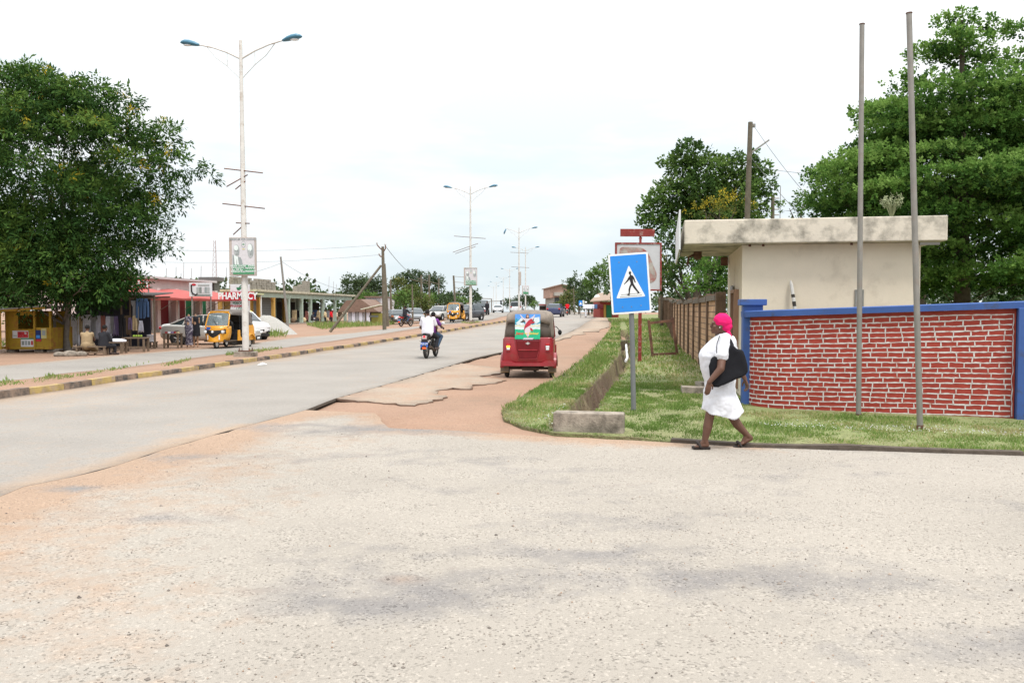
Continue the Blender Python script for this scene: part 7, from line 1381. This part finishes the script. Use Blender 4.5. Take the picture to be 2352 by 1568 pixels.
def tree(name, label, base, trunk, clumps, cr, mat, group=None, limb=True, bark=m_bark, cat='tree', nlimb=14):
    t = thing(name, label, cat, base, 0, group); 
    if trunk:
        mb = MB(); pts, rs = trunk; mb.tube(pts, rs, 10)
        if limb:
            g = random.Random(len(clumps)); top = Vector(pts[-1]); low = Vector(pts[max(0, len(pts)-2)]); r0 = rs[-1]
            for i, (c, r) in enumerate(sorted(clumps, key=lambda q: -q[1][0])[:nlimb]):
                c = Vector(c); f = g.uniform(0, 1); s_ = low.lerp(top, f); hor = Vector((c.x-s_.x, c.y-s_.y, 0)); 
                if s_.z > c.z: s_ = Vector((s_.x, s_.y, max(pts[0][2]+.5, c.z-.4*hor.length)))
                m1 = s_.lerp(c, .5)+Vector((g.uniform(-.1,.1), g.uniform(-.1,.1), .12*hor.length)); mb.tube([s_, m1, c], [r0*.55, r0*.34, r0*.14], 6)
                for _ in range(3): e_ = c+Vector((g.uniform(-1,1)*r[0], g.uniform(-1,1)*r[1], g.uniform(-.3,1)*r[2]))*.8; mb.tube([m1.lerp(c, .8), e_], [r0*.12, r0*.04], 4)
        mb.build('trunk', bark, t, smooth=60)
    leaf_object('crown', *cr, mat, t); return t
# big flowering tree on the left
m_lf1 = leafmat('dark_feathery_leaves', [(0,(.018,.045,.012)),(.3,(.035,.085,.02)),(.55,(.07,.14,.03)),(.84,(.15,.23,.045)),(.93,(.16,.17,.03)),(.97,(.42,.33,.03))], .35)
bx, by = X(153,34.5), 34.5; kf = 1898/34.5
prof = [(2.0,2.3),(2.5,3.3),(3.0,3.9),(3.9,4.6),(5.0,4.75),(6.0,4.9),(6.9,5.55),(7.6,6.0),(8.4,5.75),(9.1,5.1),(9.8,4.4),(10.4,3.6),(10.9,2.6)]
g = np.random.default_rng(5); cl = []
for i in range(250):
    z = g.uniform(2.2, 10.75); Rz = np.interp(z, [p[0] for p in prof], [p[1] for p in prof]); a = g.uniform(0, 2*PI); q = g.random()
    rr = Rz*(.86 if q < .68 else g.uniform(.25,.8)); r0 = g.uniform(.55, .98)*(1 if q < .68 else 1.25); rr = max(0, rr-r0*.35)*g.uniform(.80, 1.10)
    cx = -.6+rr*math.cos(a)*1.0; cy = rr*math.sin(a)*.82
    if cx < -.6: cx = -.6+(cx+.6)*1.25
    cl.append(((cx, cy, z), (r0, r0*.95, r0*.62)))
for q in (((4.9,-.5,7.6),(.9,.8,.5)),((5.6,.2,7.3),(.5,.5,.35)),((4.4,0,6.2),(.8,.7,.45)),((3.9,.3,4.4),(.7,.7,.5)),((4.3,0,9.0),(.7,.7,.5)),((2.6,-.6,2.9),(.9,.9,.45)),((1.8,-2.4,2.45),(1.1,.9,.42)),((-.6,-2.7,2.4),(1.3,.9,.42)),((-2.6,-2.4,2.5),(1.2,1.,.5)),((.6,-2.6,2.8),(1.2,.9,.5))): cl.append(q)
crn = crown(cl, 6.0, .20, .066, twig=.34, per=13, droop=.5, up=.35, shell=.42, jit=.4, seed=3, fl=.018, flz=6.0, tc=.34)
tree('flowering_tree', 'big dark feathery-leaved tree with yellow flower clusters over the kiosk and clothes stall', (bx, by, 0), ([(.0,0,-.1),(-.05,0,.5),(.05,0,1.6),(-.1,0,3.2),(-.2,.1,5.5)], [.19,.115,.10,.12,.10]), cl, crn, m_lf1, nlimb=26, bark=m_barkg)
# layered tree on the right
m_lf2 = leafmat('small_bright_leaves', [(0,(.02,.05,.012)),(.25,(.04,.095,.02)),(.5,(.085,.18,.035)),(.75,(.16,.28,.06)),(1,(.24,.36,.10))], .42)
dR = 22.; kR = 1898/dR; bxr = X(2205, dR)
def rz_(py): return CAM_Z+(712-py)/kR
def rx_(px): return (px-2205)/kR
cl2 = []
def tier(px, py, rpx, hpx, y=0., n=7, seed=0):
    g = np.random.default_rng(seed+int(px)); rp = rpx/kR; h = hpx/kR
    for i in range(n):
        a = 2*PI*i/n+g.uniform(0, 1); f = g.uniform(.35, .85); cl2.append(((rx_(px)+rp*f*math.cos(a), y+rp*f*math.sin(a)*.9, rz_(py)+g.uniform(-.25,.25)*h), (rp*g.uniform(.34,.46), rp*g.uniform(.34,.46), h*g.uniform(.30,.42))))
for a in ((2190,62,70,18,0,6),(2305,80,56,30,.2,6),(2165,128,100,34,0,9),(2240,138,66,34,.3,6),(2290,165,62,40,-.2,5),(2062,215,52,42,-.3,5),(2120,205,60,26,-.3,5),(2330,200,50,30,.2,4)): tier(*a)
for py, rp, hh, n in ((265,215,60,15),(320,215,62,15),(345,210,62,14),(400,285,72,16),(455,300,76,17),(520,270,76,15),(585,240,70,14),(650,235,66,13)):
    g = np.random.default_rng(py)
    for i in range(n):
        a = 2*PI*(i+g.uniform(-.3,.3))/n; f = g.uniform(.62,.92); r0 = rp*g.uniform(.24,.36)/kR
        cl2.append(((rp*f*math.cos(a)/kR, rp*f*math.sin(a)/kR*.85, rz_(py)+g.uniform(-.2,.2)), (r0*1.08, r0*1.08, hh*g.uniform(.32,.44)/kR)))
for px, py, rp, hp, y in ((1930,408,78,52,-.6),(1985,385,60,45,-1.),(1900,440,50,34,-.3),(2040,300,62,40,-1.2),(2100,255,80,38,-1.5),(2200,240,90,44,-1.6),(2300,250,80,40,-1.4),(2160,455,88,38,-3.1),(2290,480,90,44,-3.2),(2240,560,88,42,-3.4),(2330,590,80,42,-3.2),(2190,640,80,38,-3.3),(2300,660,90,38,-3.3)):
    cl2.append(((rx_(px), y, rz_(py)), (rp/kR*.9, rp/kR*.8, hp/kR*.8)))
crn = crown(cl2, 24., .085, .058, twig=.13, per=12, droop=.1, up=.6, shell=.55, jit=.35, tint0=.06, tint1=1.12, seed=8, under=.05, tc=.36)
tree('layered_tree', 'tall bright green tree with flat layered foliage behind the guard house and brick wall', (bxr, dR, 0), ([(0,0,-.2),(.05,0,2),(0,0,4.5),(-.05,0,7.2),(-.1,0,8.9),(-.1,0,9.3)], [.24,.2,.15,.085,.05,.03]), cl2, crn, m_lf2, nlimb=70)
# broad-leaved tree behind the guard house and the bushes beside it
m_lf3 = leafmat('broad_leaves', [(0,(.03,.06,.018)),(.35,(.06,.115,.03)),(.65,(.11,.19,.045)),(.9,(.19,.28,.075)),(1,(.25,.30,.08))], .4)
def pxclumps(L_, d): k = 1898./d; return [((( px-L_[0][0])/k, y, CAM_Z+(712-py)/k), (rx/k, ry/k, rzz/k)) for px, py, rx, ry, rzz, y in L_]
L3 = [(1620,520,60,60,60,0),(1583,360,38,38,26,0),(1560,395,40,36,30,.2),(1600,400,40,36,26,-.2),(1545,455,52,45,34,0),(1590,450,50,45,34,-.4),(1510,490,40,36,28,0),(1630,460,50,45,36,0),(1655,395,46,40,26,.3),(1700,390,46,40,28,.2),(1735,420,40,36,34,.4),(1690,450,50,45,36,0),(1740,460,36,34,26,.5),(1500,520,32,30,24,0),(1650,510,70,60,36,0),(1700,500,50,50,30,0),(1560,510,50,45,30,0)]
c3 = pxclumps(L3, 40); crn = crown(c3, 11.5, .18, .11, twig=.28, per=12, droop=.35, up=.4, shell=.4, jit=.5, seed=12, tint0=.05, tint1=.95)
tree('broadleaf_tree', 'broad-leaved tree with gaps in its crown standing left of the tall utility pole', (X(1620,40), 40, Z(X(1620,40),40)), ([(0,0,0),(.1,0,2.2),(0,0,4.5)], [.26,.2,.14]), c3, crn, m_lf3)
L4 = [(1600,620,52,45,50,0),(1545,560,30,28,50,0),(1560,620,42,38,44,.2),(1530,590,26,24,60,.5),(1610,560,50,44,34,0),(1540,650,34,30,30,0)]
c4 = pxclumps(L4, 33); crn = crown(c4, 9, .13, .08, twig=.22, per=11, droop=.3, up=.4, shell=.45, seed=14)
tree('roadside_tree', 'dense green tree behind the faded sign and the laterite fence', (X(1600,33), 33, 0), ([(0,0,0),(0,0,2.5)], [.2,.15]), c4, crn, m_lf3)
L5 = [(1640,640,40,36,36,0),(1600,660,34,30,22,-.2),(1680,620,44,40,40,0),(1640,600,36,34,28,0),(1700,660,40,36,34,0),(1660,665,44,36,20,-.3)]
c5 = pxclumps(L5, 25.5); crn = crown(c5, 20, .095, .062, twig=.16, per=12, droop=.1, up=.6, shell=.55, seed=15, tint0=.1, tint1=1.05)
tree('young_layered_tree', 'bright green young tree under the overhanging left end of the guard house roof', (X(1640,25.5), 25.5, 0), ([(0,0,0),(0,0,2.2)], [.12,.08]), c5, crn, m_lf2)
L6 = [(1650,480,40,36,34,0),(1690,478,40,34,26,0),(1620,490,36,30,22,0)]
c6 = pxclumps(L6, 31); m_lfy = leafmat('yellow_flowering_leaves', [(0,(.04,.06,.015)),(.5,(.10,.12,.03)),(.8,(.35,.28,.03)),(1,(.55,.42,.04))], .3)
crn = crown(c6, 9, .09, .06, twig=.2, per=9, seed=16, tint0=.2, tint1=1.3); tree('yellow_flowering_tree', 'yellow-flowering tree top just above the guard house roof', (X(1650,31), 31, 0), ([(0,0,0),(0,0,4.8)], [.12,.08]), c6, crn, m_lfy)
L7 = [(1840,470,34,30,22,0),(1810,480,26,24,18,0),(1875,480,40,36,26,0),(1905,470,36,36,30,.4)]
c7 = pxclumps(L7, 38); crn = crown(c7, 6, .13, .08, twig=.2, per=10, seed=17, tint0=.1, tint1=.9); tree('low_tree', 'low tree crown seen over the guard house roof between the poles', (X(1840,38), 38, 0), ([(0,0,0),(0,0,5.5)], [.14,.1]), c7, crn, m_lf3)
# far trees: each with its own crown and trunk
m_lf4 = leafmat('far_dark_leaves', [(0,(.035,.058,.028)),(.5,(.06,.095,.042)),(1,(.11,.155,.07))], .35); m_lf5 = leafmat('far_bright_leaves', [(0,(.05,.09,.025)),(.5,(.10,.18,.045)),(1,(.18,.27,.08))], .35); m_lf6 = leafmat('far_olive_leaves', [(0,(.055,.08,.028)),(.6,(.11,.145,.045)),(.9,(.18,.19,.06)),(1,(.3,.24,.07))], .35)
def far(px, py, rx, rz__, d, mat, lab, n=12, name='tree', seed=0, dens=None, lf=.34, top=None):
    k = 1898./d; g = np.random.default_rng(abs(int(px*7+py)+seed)); base = Vector((X(px,d), d, Z(X(px,d), d))); zc = CAM_Z+(712-py)/k-base.z; c = [((0,0,zc-.1*rz__/k), (rx/k*.72, rx/k*.65, rz__/k*.75))]
    for i in range(n):
        a = g.uniform(0, 2*PI); e_ = g.uniform(-.35, 1); f = g.uniform(.5,.72); c.append(((rx/k*f*math.cos(a)*math.cos(e_*1.2), rx/k*f*math.sin(a)*math.cos(e_*1.2)*.8, zc+rz__/k*.68*math.sin(e_*1.3)), (rx/k*g.uniform(.28,.42), rx/k*g.uniform(.28,.4), rz__/k*g.uniform(.28,.42))))
    cr = crown(c, (dens or 1.3)*1.7, lf*.85, lf*.55, twig=.5, per=9, droop=.3, up=.4, shell=.62, jit=.35, seed=abs(int(px)+seed), tint0=.05, tint1=1.)
    tree(name, lab, tuple(base), ([(0,0,-.3),(0,0,zc*.6),(0,0,zc)], [max(.15,.012*zc*2),.12,.08]), c, cr, mat, 'trees along the road', limb=False)
DK, BR, OL = m_lf4, m_lf5, m_lf6
for a in ((822,668,44,36,135,DK,'dark rounded tree behind the timber hut and the arcade end'),(862,668,30,32,130,DK,'dark tree crown just left of the braced pole'),(845,690,26,20,110,BR,'lighter green bush tree behind the white house wall'),
    (952,655,46,32,130,DK,'biggest dark domed tree, left half of the domed pair'),(996,660,26,32,132,DK,'dark domed tree right of the biggest one'),(940,686,40,26,112,OL,'olive tree in front of the biggest dark tree'),(914,662,18,26,118,OL,'pale thin-crowned tree right of the braced pole'),
    (928,696,25,25,92,BR,'bright green round tree behind the parked taxis'),(975,702,26,20,98,OL,'olive bush tree behind the two motorcyclists'),(1003,694,30,18,108,BR,'mid green tree right of the motorcyclists'),(1030,692,26,20,105,DK,'dark green tree left of the second street lamp'),
    (1077,684,24,22,100,DK,'dark green tree behind the second street lamp'),(1060,698,20,12,98,BR,'low green bush at the foot of the second street lamp'),(1094,692,10,14,110,DK,'small dark tree right of the second street lamp'),
    (1200,696,34,18,230,DK,'far pale tree group crown behind the lamps on the rise'),(1172,698,18,12,240,DK,'small far tree left of the broken lamp'),(1228,701,10,8,220,BR,'tiny far palm-like tree right of the lamps'),
    (1330,672,38,38,120,DK,'dark tree covering the right side of the pinkish house'),(1308,690,22,20,115,OL,'olive tree at the foot of the pinkish house'),(1372,650,30,40,112,BR,'tall green tree beyond the red shack, left of two'),(1408,640,36,50,110,BR,'tall green tree beyond the red shack, right of two'),
    (1352,690,26,24,105,DK,'dark undergrowth tree behind the small far sign'),(1300,702,26,9,125,OL,'low olive shrub at the crest beside the pinkish house'),(1450,650,50,60,72,DK,'dark tree hidden mostly behind the blue crossing sign'),
    (1520,640,34,50,62,OL,'olive tree behind the far end of the laterite fence'),(378,654,22,10,95,BR,'green tree top above the pink shop roof'),(700,678,14,9,97,OL,'yellowish bush growing above the arcade roof')):
    far(*a)
far(-50, 600, 120, 110, 44, DK, 'dark tree filling the left edge behind the flowering tree', n=16, dens=1.6)
far(30, 700, 90, 40, 60, BR, 'green bush tree behind the yellow kiosk', n=10)
far(2440, 600, 100, 100, 32, BR, 'dark tree at the right edge behind the layered tree', n=14, dens=2., lf=.2)
far(2120, 640, 120, 70, 30, DK, 'dark green bush tree behind the guard house end', n=14, dens=2.5, lf=.18)
# low distant woods on the horizon, one mass
g = np.random.default_rng(77); cw = []
for i in range(250):
    x = g.uniform(-260, 260); y = g.uniform(230, 330)
    if -24 < x < 22: continue
    h = g.uniform(4, 8)*(1.3 if abs(x) > 60 else .75); cw.append(((x, y, Z(x, y)+h*.4), (g.uniform(5,9), g.uniform(4,7), h*.6)))
cr = crown(cw, .045, 1.5, 1.0, twig=1.6, per=8, shell=.8, seed=31, tint0=.1, tint1=.9); o = leaf_object('distant_woods', *cr, m_lf4); tag(o, 'low band of distant woodland along the horizon', 'woodland', kind='stuff')
# ---------------------------------------------------------------- grass
m_gr = leafmat('grass_blades', [(0,(.11,.18,.04)),(.4,(.18,.28,.07)),(.62,(.28,.32,.11)),(.8,(.42,.37,.19)),(1,(.52,.44,.27))], .45)
def grass(name, label, polys, n, hmin, hmax, seed, xr, yr, pw=1.6, avoid=None, dz=.0, dry=.3, wmul=1.):
    g = np.random.default_rng(seed); u = g.random(n*3); y = yr[0]+(yr[1]-yr[0])*u**pw; x = g.uniform(xr[0], xr[1], n*3); P_ = np.stack([x, y], 1); k = np.zeros(len(P_), bool)
    for pl in polys: k |= inpoly(P_, pl)
    if avoid is not None: k &= ~avoid(P_)
    P_ = P_[k][:n]; n = len(P_); f = fbm(P_[:,0], P_[:,1], .5, seed); f2 = fbm(P_[:,0], P_[:,1], 2.2, seed+1)
    keep = g.random(n) < np.clip(.8+.9*f2+.3*f, .12, 1); P_, f, f2 = P_[keep], f[keep], f2[keep]; n = len(P_)
    ds = np.hypot(P_[:,0], P_[:,1]); z = zg(P_[:,0], P_[:,1])+dz; h = g.uniform(hmin, hmax, n)*(1+.7*f2)*np.clip(ds/16, 1, 2.2)*(1-.5*sst(.15,.35,dry*f+.1*0)); h = np.clip(h*(.35+.65*sst(.1,.7,seg_dist(P_, np.array([(wl.x,wl.y),(wr.x,wr.y)])))), .015, .6)
    D = unit(np.stack([g.normal(0,.5,n), g.normal(0,.5,n), np.ones(n)], 1)); Wv = unit(np.cross(D, g.normal(0,1,(n,3)))); w = g.uniform(.006,.011,n)*np.clip(ds/9, 1, 5)*wmul
    t_ = np.clip(.42+.5*dry*(1-sst(0,.7,seg_dist(P_, np.array(KERB_R))))+dry*f*1.8+g.normal(0,.16,n)+.12*(g.random(n) < .2), 0, 1); o = leaf_object(name, np.stack([P_[:,0], P_[:,1], z-.01], 1), D, Wv, h, w, t_, m_gr); return tag(o, label, 'grass', kind='stuff')
def av(P_): 
    a = np.array([p for p in P_]); loc = (a-np.array([3.32,16]))@np.array([[math.cos(GA),-math.sin(GA)],[math.sin(GA),math.cos(GA)]]); inh = (loc[:,0] > 1.0) & (loc[:,0] < 4.5) & (loc[:,1] > .3) & (loc[:,1] < 3.9)
    dd = seg_dist(P_, DITCH); return inh | ((dd < .25) & (P_[:,1] > 12) & (P_[:,1] < 60) & (np.random.default_rng(1).random(len(P_)) < .93)) | ((P_[:,1] < 11.8) & (P_[:,0] > X(1270,11.4)) & (P_[:,0] < X(1458,11.4)) & (P_[:,1] > 11.2))
grass('verge_grass', 'short green and straw coloured grass on the verge around the drain and in front of the brick wall', [verge], 170000, .03, .075, 21, (-.4, 11), (9.6, 19), 1.0, av)
grass('far_verge_grass', 'short grass on the verge along the laterite fence', [verge], 80000, .04, .085, 22, (1, 22), (18, 80), 1.5, av, wmul=1.3)
tuft = [P(1160,944), P(1250,900), P(1330,850), P(1385,800)]
tl_ = np.array([(p.x+.12, p.y) for p in tuft]); 
q = densify([tuple(p) for p in tl_], .3, .1, False); pol = [(a-.15, b) for a, b in q]+[(a+.55, b+.1) for a, b in q[::-1]]
grass('tall_verge_grass', 'taller brighter grass tufts along the edge of the red shoulder', [pol], 9000, .08, .17, 23, (-.6, 6), (12.5, 30), 1.2, None, dry=.05)
mp_ = [PL([(0,886),(60,884),(120,872),(200,866),(320,846),(350,838),(300,852),(200,872),(60,893),(0,898)]), PL([(515,823),(560,815),(640,806),(652,805),(600,815),(540,823)]), PL([(370,848),(420,836),(440,833),(420,842),(380,850)]), PL([(1058,744),(1100,742),(1108,743),(1080,747)])]
grass('median_grass', 'scruffy patches of grass on the dusty median', mp_, 60000, .03, .085, 24, (-14, 0), (14, 80), 1.3, None, dz=.10, dry=.15)
rp_ = [PL([(705,748),(760,745),(840,742),(900,742),(905,746),(820,752),(740,757)]), PL([(0,770),(10,772),(10,800),(0,800)]), PL([(590,770),(650,768),(655,775),(600,777)])]
grass('roadside_grass', 'long grass strip around the foot of the braced utility pole', rp_, 9000, .10, .26, 25, (-24, -6), (38, 80), 1.2, None, dry=.1, wmul=1.4)
# little white weed flowers along the drain
g = np.random.default_rng(41); n = 900; f = g.random(n); i0 = f < .55; Pn = np.where(i0[:,None], np.stack([g.normal(.62,.12,n)+f*1.0, 12.1+f*4], 1), np.stack([g.uniform(3.5,7.5,n), 0*f], 1)); Pn[~i0,1] = 11.4-.30*(Pn[~i0,0]-3.5)*.95+np.abs(g.normal(0,.35,int((~i0).sum())))+.1
zz_ = zg(Pn[:,0], Pn[:,1])+.09; o = leaf_object('wildflowers', np.stack([Pn[:,0], Pn[:,1], zz_], 1), unit(g.normal(0,1,(n,3))), unit(g.normal(0,1,(n,3))), np.full(n, .018), np.full(n, .018), np.full(n, .5), leafmat('white_petals', [(0,(.7,.7,.68)),(1,(.75,.75,.72))], .3)); tag(o, 'tiny white wildflowers along the drain and the foot of the grass verge', 'flowers', kind='stuff')
# pebbles on the forecourt
g = np.random.default_rng(51); n = 9000; y = 3.0+9*g.random(n)**1.5; x = g.uniform(-1, 1, n)*(y*.66+1); P_ = np.stack([x, y], 1); k = inpoly(P_, fore); P_ = P_[k]; n = len(P_); kk = g.random(n) < np.clip(.5+fbm(P_[:,0], P_[:,1], .8, 5), .15, 1); P_ = P_[kk]; n = len(P_)
oc_ = np.array([(1,0,0),(0,1,0),(-1,0,0),(0,-1,0),(0,0,.8),(0,0,-.5)]); fc = [(0,1,4),(1,2,4),(2,3,4),(3,0,4),(1,0,5),(2,1,5),(3,2,5),(0,3,5)]; r_ = g.uniform(.0025, .0065, n)*(1+1.3*(g.random(n) < .04))
V = oc_[None]*r_[:,None,None]*g.uniform(.7, 1.3, (n, 6, 3)); V[...,0] += P_[:,0,None]; V[...,1] += P_[:,1,None]; V[...,2] += .015; F = (np.arange(n)[:,None,None]*6+np.array(fc)[None]).reshape(-1, 3)
me = bpy.data.meshes.new('pebbles'); me.from_pydata(V.reshape(-1, 3).tolist(), [], F.tolist()); a = me.attributes.new('tint', 'FLOAT', 'FACE'); a.data.foreach_set('value', np.repeat(g.random(n), 8).astype(np.float32)); me.materials.append(M('loose_pebbles', rough=.8, tint=[(0,(.10,.085,.075)),(.4,(.26,.22,.19)),(.8,(.40,.36,.32)),(1,(.30,.17,.10))])); me.update(); o = bpy.data.objects.new('pebbles', me); COL.objects.link(o); tag(o, 'loose pebbles scattered over the gravelled forecourt', 'pebbles', kind='stuff')
